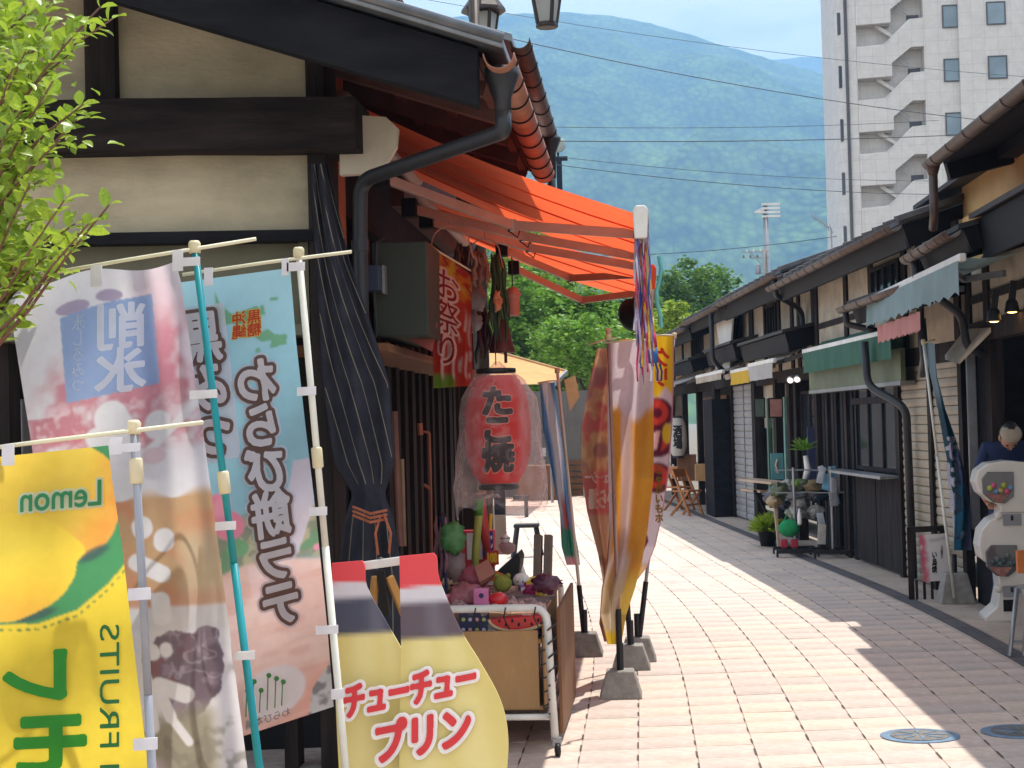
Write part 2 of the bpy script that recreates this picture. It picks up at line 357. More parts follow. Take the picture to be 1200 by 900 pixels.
# body in pieces round the stair recess
m = MB(); m.ext([(tx0, TY+1.0, 0), (tx0+.25, TY+.35, 0), (cx1-.05, TY, 0), (cx1, TY+.02, 0), (cx1+2, TY+9, 0), (tx0+2.2, TY+9, 0)], (0, 0, ztop)); m.build('corner_wall', TW, tw)
m = MB(); m.span((cx2, TY-.02, 0), (cx2+1.95, TY+9, ztop)); m.build('wall', TW, tw)
m = MB(); m.span((cx2+1.95, TY-.18, 0), (cx2+12, TY+9, ztop)); m.build('wall', TW, tw)
m = MB(); m.span((cx1, TY+.5, 0), (cx2, TY+9, ztop)); m.build('stair_back_wall', TW, tw)
zk0 = P(1012, 54, TY).z
for k in range(-8, 4):
    z = zk0-.1+k*3.13; f = lambda a, c: (cx1+.0+a, TY+.0, z+c)
    m = MB(); m.ext([f(0, -1.79), f(2.0, -1.71), f(2.0, -.94), f(3.13, -.05), f(3.95, -.05), f(3.95, 1.56), f(3.06, 1.49), f(1.57, .1), f(0, 0)], (0, .18, 0)); m.build('stair_parapet', TW, tw)
    m = MB(); m.ext([f(-.0, .0), f(1.6, .1), f(3.06, 1.5), f(3.95, 1.57), f(3.95, 1.63), f(3.03, 1.56), f(1.55, .16), f(0, .06)], (0, .24, 0)); o = m.build('parapet_cap', WHITEMETAL, tw)
    m = MB(); m.span((cx1, TY+.2, z-1.8), (cx1+2.0, TY+.5, z-1.65)); m.build('landing', TWIN, tw); m = MB(); m.span((cx1+3.0, TY+.2, z-.1), (cx2, TY+.5, z+.05)); m.build('landing', TWIN, tw)
    m = MB(); m.beam((cx1+1.2, TY+.36, z-1.75), (cx1+3.1, TY+.36, z-3.1), .4, .2); m.build('stair_flight', TW, tw)
    m = MB(); m.span((cx1+3.05, TY+.47, z+.0), (cx1+3.75, TY+.5, z+2.0)); m.build('stair_door', TFRAME, tw)
    m = MB(); m.beam((cx1+2.0, TY+.3, z+.0-.3), (cx1+3.05, TY+.3, z-1.2), .05, .05); m.beam((cx1+2.0, TY+.3, z-.05), (cx1+3.05, TY+.3, z-.95), .05, .05); m.build('handrail', GREYMETAL, tw)
    for a, w, yo in ((cx2+1.15, .80, -.02), (cx2+3.6, .95, -.18)):
        zz = z+1.0; fr = MB(); y0 = TY+yo-.04
        fr.span((a-.07, y0, zz-.07), (a, y0+.05, zz+1.27)); fr.span((a+w, y0, zz-.07), (a+w+.07, y0+.05, zz+1.27)); fr.span((a, y0, zz-.07), (a+w, y0+.05, zz)); fr.span((a, y0, zz+1.2), (a+w, y0+.05, zz+1.27))
        wo = fr.build('window', TFRAME, tw); MB().span((a, y0+.015, zz), (a+w, y0+.03, zz+1.2)).build('pane', TGLASS, wo)
    for a, w in ((tx0+.30, .22), (tx0+.95, .22)):
        zz = z+1.0+(.25 if a > tx0+1 else 0); yb = TY+.35-(a-tx0-.25)*.23
        fr = MB(); fr.box((a+w/2, yb-.01, zz+.6), (w+.1, .16, 1.3)); wo = fr.build('narrow_window', TFRAME, tw); MB().box((a+w/2, yb-.05, zz+.6), (w, .03, 1.2)).build('pane', GLASSDK, wo)
m = MB(); m.tube([(tx0+.68, TY+.14, 0), (tx0+.68, TY+.14, ztop)], .09, 8); m.build('drainpipe', TFRAME, tw)

# ------------------------------------------------------------------ trees
LEAFD = mat('dark_leaf', S(104, 146, 58), .55, .35, 3, 0, transl=.35, dirt=.2, island=.3)
LEAFL = mat('yellow_green_leaf', S(160, 186, 56), .5, .3, 3, 0, transl=.4, dirt=0, island=.3)
LEAFM = mat('mid_green_leaf', S(118, 164, 58), .5, .35, 3, 0, transl=.4, dirt=.1, island=.3)
BARK = mat('bark', S(84, 70, 56), .9, .3, 12, .6, 30, stretch=(1, 1, .3))
def tree(label, base, height, clumps, nleaf, leaf, lm, group, sd=1, name='broadleaf_tree'):
    """clumps: (dx, dy, z, radius)"""
    rg = np.random.default_rng(sd); t = thing(name, label, 'tree', base, group); base = Vector(base); BW = np.array(W(base))
    m = MB(); zc = min(c[2] for c in clumps)
    m.tube([base, base+Vector((.1, 0, height*.25)), base+Vector((0, .1, zc)), base+Vector((.1, 0, height*.85))], [height*.035, height*.028, height*.02, .03], 9)
    for c in clumps: m.tube([base+Vector((0, 0, height*.3+random.random()*.6)), base+Vector((c[0]*.5, c[1]*.25, (height*.35+c[2])/2)), base+Vector((c[0], c[1]*.5, c[2]))], [height*.016, height*.011, .03], 6)
    m.build('trunk', BARK, t, smooth=True)
    tot = sum(c[3]**2 for c in clumps); V = []
    for c in clumps:
        n = int(nleaf*c[3]**2/tot); d = rg.normal(size=(n, 3)); d /= np.linalg.norm(d, axis=1)[:, None]
        # twigs: leaves gather in tufts on an uneven shell
        nt_ = max(8, n//40); td = rg.normal(size=(nt_, 3)); td /= np.linalg.norm(td, axis=1)[:, None]; tr = c[3]*(.55+.5*rg.random(nt_)**.7)
        tc = td*tr[:, None]*np.array([1, 1, .85]); idx = rg.integers(0, nt_, n); V.append(tc[idx]+rg.normal(size=(n, 3))*c[3]*.10+np.array([c[0], c[1], c[2]])+BW)
    V = np.concatenate(V); n = len(V)
    a = rg.normal(size=(n, 3)); a /= np.linalg.norm(a, axis=1)[:, None]; a[:, 2] = np.abs(a[:, 2])*.4-.3; b = np.cross(a, rg.normal(size=(n, 3))); b /= np.linalg.norm(b, axis=1)[:, None]
    s = leaf*(.6+.8*rg.random(n))[:, None]
    q = np.stack([V-a*s, V+b*s*.5, V+a*s, V-b*s*.5], 1).reshape(-1, 3)
    me = bpy.data.meshes.new('crown'); me.from_pydata(q.tolist(), [], np.arange(4*n).reshape(n, 4).tolist()); me.materials.append(lm)
    o = bpy.data.objects.new('crown', me); COL.objects.link(o); adopt(o, t); o['kind'] = 'stuff'; return t
c = P(825, 490, 36); tree('rounded dark green tree above the far shop roofs, below the mountain', (c.x, 36, 0), 8.5, [(0, 0, 6.8, 1.5), (-1.6, 0, 6.0, 1.5), (1.4, .3, 5.9, 1.3), (-.6, -.5, 7.3, 1.1), (.7, .5, 7.2, 1.0), (-2.8, 0, 5.3, 1.2), (0, -1, 5.0, 1.4), (2.0, 0, 5.2, .9), (-3.4, 1, 4.4, 1.2), (2.9, .3, 5.3, 1.0), (3.6, 0, 4.6, .9)], 26000, .10, LEAFD, 'trees beyond the shops', 2)
c = P(792, 490, 28); tree('bright yellow-green tree in front of the dark rounded tree', (c.x, 28, 0), 6, [(0, 0, 4.4, 1.0), (-.9, 0, 3.9, .9), (.7, .3, 3.6, .8), (.1, -.3, 5.0, .55), (-1.5, 0, 4.5, .7)], 11000, .085, LEAFL, 'trees beyond the shops', 3)
c = P(655, 490, 25); tree('wide leafy green tree behind the brown awning', (c.x, 25, 0), 7, [(0, 0, 4.2, 1.6), (-1.8, 0, 4.2, 1.5), (1.5, 0, 4.0, 1.3), (-.5, .3, 5.3, 1.2), (.9, .2, 5.0, 1.0), (-3, .4, 4.6, 1.4), (.2, -.6, 2.9, 1.2), (1.9, -.3, 2.9, .9), (-1.5, -.4, 3.0, 1.1)], 26000, .10, LEAFM, 'trees beyond the shops', 4)
c = P(735, 490, 31); tree('dark green tree seen between the red awning and the beer banner', (c.x, 31, 0), 7, [(0, 0, 5.0, 1.5), (-1.4, 0, 4.0, 1.4), (1.2, 0, 4.0, 1.3), (0, .2, 3.0, 1.5), (.9, .2, 5.6, 1.0)], 14000, .11, LEAFD, 'trees beyond the shops', 5)
c = P(655, 490, 17.5); tree('small maple with hanging leaves beside the brown awning', (c.x+.6, 20.5, 0), 4.6, [(0, 0, 3.5, .9), (.6, 0, 3.0, .7), (-.7, .2, 3.6, .8), (.5, .1, 2.3, .5)], 7000, .07, LEAFM, 'trees beyond the shops', 6)
c = P(648, 490, 33); tree('treetop showing over the red awning by the gutter pipe', (c.x-1.0, 33, 0), 11.6, [(.3, 0, 10.4, .7), (-.6, 0, 9.6, 1.0), (.6, .2, 9.4, .9), (0, 0, 8.4, 1.5), (-1, 0, 7.6, 1.4), (1.1, 0, 7.4, 1.4), (0, 0, 6.4, 1.6)], 16000, .09, LEAFL, 'trees beyond the shops', 8)
# ------------------------------------------------------------------ left shop: gable end towards us, front along the street
FX = -1.38; GY = 3.8                       # front line and gable plane
shop = thing('gabled_shop', 'dark timbered shop with ochre plaster gable and copper gutter at left', 'building', (-3, 5, 0))
SHR = .075                                 # the gable runs slightly askew
SH = Matrix(((1, 0, 0, 0), (SHR, 1, 0, -SHR*FX), (0, 0, 1, 0), (0, 0, 0, 1)))
def gp(px, py):
    d = ray(px, py); t = (GY-SHR*FX)/(d.y-SHR*d.x); return EYE+d*t

z_b0, z_b1 = gp(300, 182).z, gp(300, 124).z          # big beam
z_lo = gp(300, 272).z                                # bottom of lower plaster panel
xr = gp(362, 180).x; xl1 = gp(140, 90).x; xl0 = gp(104, 90).x
m = MB(SH); m.span((-6, GY, z_lo), (xr+.02, GY+.12, z_b0+.01)); m.build('plaster_panel', PLASTER, shop)
m = MB(SH); m.span((xl1-.01, GY, z_b1-.01), (xr+.02, GY+.12, 5.2)); m.build('plaster_panel', PLASTER, shop)
m = MB(SH); m.span((-6, GY, z_b1-.01), (xl0+.01, GY+.12, 5.2)); m.build('plaster_panel', PLASTER, shop)
m = MB(SH); m.span((xl0, GY-.03, z_b1-.02), (xl1, GY+.14, 5.2)); m.build('post', TIMBER, shop, bevel=.006)
m = MB(SH); m.span((xr, GY-.025, 0), (FX, GY+.14, 4.2)); m.build('corner_post', TIMBER, shop, bevel=.006)
# beam, rough hewn
xe = gp(425, 150).x; m = MB(SH); n = 24; ring = []
for i in range(n+1):
    x = -6+(xe+6)*i/n; w = .010*mnoise.noise(Vector((x*1.7, 0, 0))); w2 = .008*mnoise.noise(Vector((x*2.1, 4, 0)))
    ring.append([(x, GY-.10, z_b0+w), (x, GY-.115, (z_b0+z_b1)/2-.01+w2), (x, GY-.10, z_b1+w2), (x, GY+.1, z_b1+w2), (x, GY+.1, z_b0+w)])
vv = [v for r_ in ring for v in r_]; ff = [(i*5+j, i*5+(j+1) % 5, (i+1)*5+(j+1) % 5, (i+1)*5+j) for i in range(n) for j in range(5)]+[tuple(range(5)), tuple(n*5+j for j in range(4, -1, -1))]
m.add(vv, ff); m.build('cross_beam', TIMBER_X, shop)
# lower opening below the panel: dark lintel, olive shutter box, dark doorway
m = MB(SH); m.span((-6, GY-.04, z_lo-.05), (FX+.02, GY+.1, z_lo)); m.build('lintel', BLACKPAINT, shop)
OLIVE = mat('olive_painted_board', S(104, 102, 84), .7, .1, 6, .1, 60)
m = MB(SH); m.span((-6, GY+.02, z_lo-.42), (xr-.03, GY+.06, z_lo-.05)); m.build('shutter_box', OLIVE, shop)
m = MB(SH); m.span((-6, GY-.02, z_lo-.47), (xr-.01, GY+.10, z_lo-.42)); m.span((xr-.05, GY-.01, z_lo-.42), (xr-.01, GY+.1, z_lo-.05)); m.build('shutter_frame', OLIVE, shop)
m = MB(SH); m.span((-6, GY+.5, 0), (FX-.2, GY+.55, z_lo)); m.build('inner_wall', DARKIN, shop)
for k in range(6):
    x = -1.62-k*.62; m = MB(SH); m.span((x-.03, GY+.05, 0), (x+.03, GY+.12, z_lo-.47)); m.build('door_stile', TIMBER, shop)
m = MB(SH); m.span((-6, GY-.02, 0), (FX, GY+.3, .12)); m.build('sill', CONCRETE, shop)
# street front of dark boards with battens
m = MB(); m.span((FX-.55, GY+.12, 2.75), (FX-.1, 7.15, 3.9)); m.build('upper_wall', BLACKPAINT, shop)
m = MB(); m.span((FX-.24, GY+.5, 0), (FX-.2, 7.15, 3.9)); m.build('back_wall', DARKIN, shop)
y = GY+.75; k = 0
while y < 7.05:
    w = .085+.02*math.sin(k*2.3); m = MB(); m.span((FX-.18+.02*(k % 3), y, .02), (FX-.14+.02*(k % 3), y+w, 2.72)); m.build('front_board', TIMBER, shop); y += w+.035; k += 1
m = MB(); m.span((FX-.3, GY+.1, 2.3), (FX+.0, 7.15, 2.42)); m.build('door_head', TIMBER, shop, bevel=.006)
m = MB(); m.span((FX-.1, 7.0, 0), (FX+.02, 7.15, 3.9)); m.build('corner_post', TIMBER, shop)
RUSTW = mat('orange_wall_panel', S(168, 92, 60), .8, .12, 5, .1, 80)
m = MB(); m.span((FX-.1, GY+.14, 2.42), (FX-.03, 4.12, 3.9)); m.build('front_panel', RUSTW, shop)
# white rounded board at the beam end
wb = [gp(398, 205), gp(398, 128), gp(420, 135), gp(452, 137), gp(466, 150), gp(464, 172), gp(450, 196), gp(432, 203)]
m = MB(SH); m.ext([(p.x, GY+.0, p.z) for p in wb], (0, .03, 0)); o = m.build('gusset_board', CREAM, shop)
# roof: metal sheet, barge board, soffit and rafters
EX, EZ = -.53, 3.20; SL = math.tan(math.radians(17.5)); RY0, RY1 = 3.38, 5.0
def rz(x, dz=0): return EZ+dz+(EX-x)*SL
b0 = P(557, 118, RY0)
m = MB(SH); m.ext([(EX-.09, RY0, rz(EX-.09, -.045)), (b0.x, RY0, b0.z), (b0.x-.45, RY0, b0.z+.45*SL-.01), (-4.2, RY0, rz(-4.2, -.30)), (-4.2, RY0, rz(-4.2, -.045))], (0, .045, 0)); m.build('barge_board', BLACKPAINT, shop, bevel=.004)
m = MB(SH); m.ext([(EX+.02, RY0-.04, rz(EX+.02, -.03)), (EX+.02, RY0-.04, rz(EX+.02, .015)), (-4.2, RY0-.04, rz(-4.2, .015)), (-4.2, RY0-.04, rz(-4.2, -.03))], (0, RY1-RY0+.04, 0)); m.build('roof', ROOFMETAL, shop, bevel=.008)
m = MB(SH); m.tube([(EX+.02, RY0-.04, rz(EX+.02, .012)), (-4.2, RY0-.04, rz(-4.2, .012))], .022, 8); m.build('roof_edge_roll', ROOFMETAL, shop, smooth=True)
SOFF = mat('red_brown_soffit', S(84, 52, 44), .8, .3, 6, .2, 50)
m = MB(SH); m.ext([(EX-.06, RY0+.05, rz(EX-.06, -.06)), (FX-.1, RY0+.05, rz(FX-.1, -.06)), (FX-.1, RY0+.05, rz(FX-.1, -.075)), (EX-.06, RY0+.05, rz(EX-.06, -.075))], (0, RY1-RY0-.06, 0)); m.build('soffit', SOFF, shop)
for k in range(5):
    y = RY0+.22+k*.33; m = MB(SH); m.beam((EX-.1, y, rz(EX-.1, -.12)), (FX-.1, y, rz(FX-.1, -.12)), .06, .09); m.build('rafter', SOFF, shop)
for k in range(3):
    x = EX-.12-k*.25; m = MB(SH); m.span((x-.02, RY0+.05, rz(x, -.105)), (x+.02, RY1-.02, rz(x, -.078))); m.build('soffit_batten', SOFF, shop)
# copper half-round gutter with its brackets
def gutter(par, p, q, r, mt, nb, bm=None):
    p, q = Vector(p), Vector(q); m = MB(); m.tube([p, q], r, 12, False, (math.pi, 2*math.pi), up=(0, 0, 1)); o = m.build('gutter', mt, par, smooth=True)
    md = o.modifiers.new('s', 'SOLIDIFY'); md.thickness = .004
    m = MB(); m.lathe([(0, 0), (r, 0), (r, .004), (0, .004)], p, 16, (q-p)); 
    for i in range(nb):
        t = (i+.4)/nb; c = p.lerp(q, t); d = (q-p).normalized(); b_ = MB(); b_.tube([c-d*.005, c+d*.005], r+.006, 12, False, (math.pi, 2*math.pi)); bo = b_.build('bracket', bm or DKCOPPER, o, smooth=True)
        md = bo.modifiers.new('s', 'SOLIDIFY'); md.thickness = .004
    return o
gutter(shop, (EX+.0, RY0+.02, EZ-.055), (EX+.0, RY1, EZ-.07), .06, COPPER, 9, BLACKPAINT)
# the near hopper and the drainpipe that swings back to the wall
hp = P(600, 95, 3.48)
m = MB(); m.lathe([(.033, -.17), (.036, -.09), (.07, .0), (.074, .035)], (EX+.0, RY0+.1, EZ-.12), 14); m.build('hopper', DRAIN, shop, smooth=True)
def bend(pts, n=6, r=.3):
    """round the corners of a path"""
    pts = [Vector(p) for p in pts]; out = [pts[0]]
    for i in range(1, len(pts)-1):
        a, b_, c = pts[i-1], pts[i], pts[i+1]; l = min((a-b_).length, (c-b_).length)*r; s_, e = b_+(a-b_).normalized()*l, b_+(c-b_).normalized()*l
        out += [(s_*(1-t)**2+b_*2*t*(1-t)+e*t*t) for t in [k/n for k in range(n+1)]]
    return out+[pts[-1]]
q1 = P(600, 150, 3.48); q2 = P(422, 212, 3.75); q3 = P(422, 300, 3.75)
m = MB(); m.tube(bend([(EX+.0, RY0+.1, EZ-.26), (EX+.0, RY0+.1, EZ-.345), (q2.x, 3.75, q2.z), (q3.x, 3.75, q3.z), (q3.x, 3.75, .1)], 6, .22), .034, 12); m.build('drainpipe', DRAIN, shop, smooth=True)
m = MB(); m.tube([(q3.x, 3.75, q3.z+.02), (q3.x, 3.75, q3.z+.07)], .039, 12); m.build('pipe_collar', DRAIN, shop)
# ------------------------------------------------------------------ the higher shop behind it
shop2 = thing('tall_shop', 'taller shop behind the gabled one, its brown gutter jutting out higher up', 'building', (-3, 6, 0))
EX2, EZ2 = -.70, 3.95; Y20, Y21 = 5.02, 6.75
def rz2(x, dz=0): return EZ2+dz+(EX2-x)*SL
m = MB(); m.ext([(EX2, Y20, rz2(EX2, -.03)), (EX2, Y20, rz2(EX2, .02)), (-4.2, Y20, rz2(-4.2, .02)), (-4.2, Y20, rz2(-4.2, -.03))], (0, Y21-Y20, 0)); m.build('roof', ROOFMETAL, shop2, bevel=.006)
m = MB(); m.ext([(EX2-.08, Y20+.03, rz2(EX2-.08, -.03)), (EX2-.08, Y20+.03, rz2(EX2-.08, -.30)), (-4.2, Y20+.03, rz2(-4.2, -.30)), (-4.2, Y20+.03, rz2(-4.2, -.03))], (0, .04, 0)); m.build('barge_board', BLACKPAINT, shop2)
m = MB(); m.ext([(EX2-.08, Y20+.08, rz2(EX2-.08, -.05)), (FX, Y20+.08, rz2(FX, -.05)), (FX, Y20+.08, rz2(FX, -.07)), (EX2-.08, Y20+.08, rz2(EX2-.08, -.07))], (0, Y21-Y20-.1, 0)); m.build('soffit', SOFF, shop2)
m = MB(); m.span((FX-1.5, Y20+.12, 3.0), (FX-.02, Y21-.1, 4.3)); m.build('wall', SOFF, shop2)
gutter(shop2, (EX2+.04, Y20+.02, EZ2-.0), (EX2+.04, Y21, EZ2-.01), .06, DKCOPPER, 7, BLACKPAINT)
m = MB(); m.lathe([(.035, -.3), (.04, -.1), (.08, .0), (.082, .02)], (EX2+.055, Y21-.1, EZ2-.08), 12); m.tube([(EX2+.055, Y21-.1, EZ2-.3), (EX2+.05, Y21-.1, 3.25)], .034, 10); m.build('drainpipe', DRAIN, shop2, smooth=True)

# ------------------------------------------------------------------ red awnings on folding arms
REDC = mat('orange_red_canvas', S(240, 104, 62), .8, .08, 3, .08, 120, transl=.52, dirt=.12)
ARM = mat('pinkish_aluminium', S(176, 146, 136), .5, .08, 10, .02, 60, metal=.1)
def awning(label, y0, y1, xa, za, xb, zb, arms, cap):
    t = thing('folding_arm_awning', label, 'awning', (xa, (y0+y1)/2, za), 'red awnings over the stall')
    m = MB(); n = 12; k = 10; vs_ = []
    for i in range(n+1):
        u = i/n
        for j in range(k+1):
            v = j/k; vs_.append((xa+(xb-xa)*u, y0+(y1-y0)*v, za+(zb-za)*u-.03*math.sin(math.pi*u)-.006*math.sin(v*19+u*3)*math.sin(math.pi*u)-.012*math.sin(v*math.pi*4)**2*u*math.sin(math.pi*u)))
    m.add(vs_, [(i*(k+1)+j, (i+1)*(k+1)+j, (i+1)*(k+1)+j+1, i*(k+1)+j+1) for i in range(n) for j in range(k)]); m.build('canopy', REDC, t, smooth=True)
    for q in (.24, .5, .76):
        y = y0+(y1-y0)*q; pts = []
        for i in range(n+1): u = i/n; pts.append((xa+(xb-xa)*u, y, za+(zb-za)*u-.03*math.sin(math.pi*u)-.006*math.sin(q*19+u*3)*math.sin(math.pi*u)-.004))
        MB().tube(pts, .005, 5).build('seam', REDC, t)
    m = MB(); m.span((xb-.03, y0-.03, zb-.05), (xb+.04, y1+.02, zb+.03)); m.build('front_bar', ARM, t, bevel=.012)
    m = MB(); m.ext([(xb-.03, y0-.05, zb-.12), (xb-.035, y0-.05, zb+.01), (xb-.02, y0-.05, zb+.035), (xb+.025, y0-.05, zb+.035), (xb+.04, y0-.05, zb+.01), (xb+.03, y0-.05, zb-.12)], (0, .022, 0)); m.build('end_cap', cap, t, bevel=.008)
    m = MB(); m.tube([(xa-.02, y0, za), (xa-.02, y1, za)], .05, 12); m.build('roller', ARM, t, smooth=True)
    for i, (wp_, ep_, bp_) in enumerate(arms):
        A, E_, B = P(*wp_), P(*ep_), P(*bp_); B.x = xb-.03
        a = MB(); a.beam(A, E_, .03, .05); ao = a.build('upper_arm', ARM, t, bevel=.004)
        a = MB(); a.beam(E_, B, .03, .05); a.build('forearm', ARM, t, bevel=.004)
        a = MB(); a.lathe([(.022, -.03), (.022, .03)], E_, 12); a.build('elbow', GREYMETAL, t)
        a = MB(); a.box(A, (.08, .1, .1)); a.build('bracket', BLACKPAINT, t)
        a = MB(); a.tube([E_+Vector((-.02, -.02, -.03)), E_+Vector((.03, -.02, -.07)), E_+Vector((.04, 0, -.03))], .004, 5); a.build('hook', BLACKPAINT, ao)
    return t
aw0, aw1 = P(470, 172, 4.02), P(750, 252, 4.02)
awning('near orange-red awning with its pale end cap over the snack stall', 4.02, 5.35, FX+.02, 3.22, aw1.x, aw1.z, [((447, 208, 4.15), (600, 264, 4.45), (742, 274, 4.4)), ((480, 244, 4.7), (613, 277, 5.0), (742, 300, 5.0)), ((500, 258, 5.05), (620, 290, 5.3), (742, 312, 5.3))], WHITEMETAL)
awning('farther orange-red awning with its arms folded lower, just behind the near one', 5.42, 6.85, FX+.02, 3.15, aw1.x+.06, aw1.z-.02, [((588, 292, 5.9), (668, 326, 6.15), (742, 322, 5.8)), ((602, 314, 6.4), (682, 352, 6.6), (742, 343, 6.45))], REDC)

# ------------------------------------------------------------------ things fixed or hung on the stall front
# striped curtain tied in the middle
CURT = mat('black_curtain', S(50, 50, 58), 1, .2, 10, .25, 250, spec=.05)
ct = thing('curtain', 'black pinstriped curtain gathered and tied at the shop corner', 'curtain', (-1.3, 3.6, .5))
def cur_xy(u, v):
    # edges of the curtain in view, top to bottom
    lx = np.interp(v, [0, .2, .45, .62, .68, .74, .85, 1], [364, 370, 378, 392, 414, 404, 396, 392]); rx_ = np.interp(v, [0, .2, .45, .62, .68, .74, .85, 1], [384, 410, 456, 462, 450, 462, 472, 474])
    px = lx+(rx_-lx)*u; py = 192+(760-192)*v
    fold = .018*math.sin(u*13+v*3)*(1-.5*math.exp(-((v-.68)/.05)**2))+.05*math.sin(math.pi*u)
    return px, py, 3.66-fold
m = MB(); nu, nv = 48, 80; m.add([tuple(P(*cur_xy(i/nu, j/nv))) for j in range(nv+1) for i in range(nu+1)], [(j*(nu+1)+i, j*(nu+1)+i+1, (j+1)*(nu+1)+i+1, (j+1)*(nu+1)+i) for j in range(nv) for i in range(nu)])
o = m.build('cloth', CURT, ct, smooth=True); md = o.modifiers.new('s', 'SOLIDIFY'); md.thickness = .003
STR = mat('pale_pinstripe', S(120, 114, 98), .9, .1, 10, 0)
for k in range(9):
    u0 = -.55+k*.19; pts = []
    for i in range(61):
        v = i/60*.66; u = u0+v*1.25*(1.0)
        if .02 < u < .98:
            px, py, Y = cur_xy(u, v); pts.append(P(px, py, Y-.003))
    if len(pts) > 3: MB().tube(pts, .0022, 4).build('pinstripe', STR, ct)
for k in range(4):
    pts = []
    for i in range(20):
        v = .72+i/19*.26; px, py, Y = cur_xy(.15+.23*k, v); pts.append(P(px, py, Y-.003))
    MB().tube(pts, .0022, 4).build('pinstripe', STR, ct)
ROPE = mat('rust_cord', S(160, 92, 62), .9, .2, 20, .3, 200)
m = MB()
for k in range(3): m.tube([P(414, 594+k*5, 3.57), P(434, 602+k*5, 3.52), P(453, 598+k*5, 3.57)], .006, 6)
m.tube([P(446, 603, 3.55), P(440, 625, 3.55), P(443, 650, 3.56)], .006, 6); m.tube([P(450, 603, 3.55), P(458, 625, 3.55), P(456, 648, 3.56)], .006, 6); m.build('tie_cord', ROPE, ct)
# olive box above the stall with its meter and cable
gb = thing('equipment_box', 'olive green equipment box hung under the awning beside the drainpipe', 'box', (-1.2, 4.3, 2.2))
OLV = mat('olive_metal', S(50, 55, 45), .6, .08, 6, .04, 60, dirt=.25)
a, b_ = P(443, 395, 4.15), P(500, 282, 4.15); m = MB(); m.span((a.x-.02, 4.15, a.z), (b_.x, 4.75, b_.z)); m.build('casing', OLV, gb, bevel=.008)
a, b_ = P(432, 342, 4.1), P(447, 312, 4.1); m = MB(); m.span((a.x, 4.06, a.z), (b_.x, 4.13, b_.z)); m.build('switch', mat('dark_blue_switch', S(50, 58, 80), .5, .1, 9, 0), gb, bevel=.006)
m = MB(); m.span((b_.x+.002, 4.10, a.z-.01), (b_.x+.014, 4.14, b_.z+.005)); m.build('mounting_plate', GREYMETAL, gb)
m = MB(); m.tube(bend([P(438, 342, 4.08), P(440, 370, 4.08), P(442, 390, 4.08), P(436, 405, 4.08)], 4, .3), .007, 6); m.tube([P(440, 312, 4.08), P(441, 285, 4.08), P(450, 279, 4.1)], .009, 6); m.build('cable', BLACKPLASTIC, gb)
# red vinyl sheet sticking out behind the banner
m = MB(); m.ext([P(462, 388, 4.3), P(500, 352, 4.3), P(512, 380, 4.3), P(506, 412, 4.3)], (0, .015, .0)); tag(m.build('vinyl_sheet', mat('dull_red_vinyl', S(150, 74, 66), .5, .1, 6, .05, 40)), 'dull red vinyl sheet jutting out below the olive box', 'sheet')
# stall counter roof edge under the box
m = MB(); m.span((FX-.35, 4.05, 2.02), (FX+.18, 6.8, 2.06)); tag(m.build('stall_shelf', WOODBROWN, bevel=.004), 'weathered brown board shelf under the olive box', 'shelf')
# small loose hooks, wires and hangers under the awning
HANG = mat('pink_wire', S(188, 132, 118), .5, .1, 8, 0)
def hanger(px, py, s, Y, label):
    m = MB(); pts = [P(px+s*22*math.cos(a), py-s*20*math.sin(a), Y) for a in [math.pi*k/10 for k in range(11)]]; m.tube(pts, .004, 5); m.tube([P(px, py-20*s, Y), P(px, py-32*s, Y)], .004, 5)
    m.tube([P(px-22*s, py, Y), P(px-24*s, py+14, Y)], .004, 5); m.tube([P(px+22*s, py, Y), P(px+27*s, py+18, Y)], .004, 5); tag(m.build('clothes_hanger', HANG), label, 'hanger', 'wire hangers under the awning')
hanger(528, 285, 1.0, 4.45, 'pinkish wire hanger carrying the red banner'); hanger(568, 296, .8, 4.7, 'pinkish wire hanger to the right of the red banner')
# ------------------------------------------------------------------ printing: shapes and lettering
def vnoise(x, y, s, seed=0):
    r_ = np.random.default_rng(seed).random((64, 64)); X, Y = np.asarray(x)/s, np.asarray(y)/s; i, j = np.floor(X).astype(int), np.floor(Y).astype(int); fx, fy = X-i, Y-j
    fx, fy = fx*fx*(3-2*fx), fy*fy*(3-2*fy); g = lambda a, b: r_[a % 64, b % 64]
    return (g(i, j)*(1-fx)+g(i+1, j)*fx)*(1-fy)+(g(i, j+1)*(1-fx)+g(i+1, j+1)*fx)*fy
def fbm(x, y, s, seed=0): return (vnoise(x, y, s, seed)+.5*vnoise(x, y, s/2, seed+1)+.25*vnoise(x, y, s/4, seed+2))/1.75
def ss(a, b, x): t = np.clip((x-a)/(b-a), 0, 1); return t*t*(3-2*t)
def put(c, mask, col): m_ = np.clip(mask, 0, 1)[..., None]; return c*(1-m_)+np.array(lin(col))*m_
def ell(x, y, cx, cy, rx, ry, rot=0, soft=.06):
    co, si = math.cos(rot), math.sin(rot); dx, dy = x-cx, y-cy; d = np.sqrt(((dx*co+dy*si)/rx)**2+((-dx*si+dy*co)/ry)**2); return 1-ss(1-soft, 1+soft, d)
def capsule(x, y, x1, y1, x2, y2, r, soft=1.): 
    dx, dy = x2-x1, y2-y1; t = np.clip(((x-x1)*dx+(y-y1)*dy)/(dx*dx+dy*dy+1e-9), 0, 1); d = np.hypot(x-x1-t*dx, y-y1-t*dy); return 1-ss(r-soft, r+soft, d)
def pip(x, y, pts):
    ins = np.zeros(np.shape(x), bool); n = len(pts)
    for i in range(n):
        (x1, y1), (x2, y2) = pts[i], pts[(i+1) % n]
        if y1 == y2: continue
        ins ^= ((y1 > y) != (y2 > y)) & (x < (x2-x1)*(y-y1)/(y2-y1)+x1)
    return ins.astype(float)
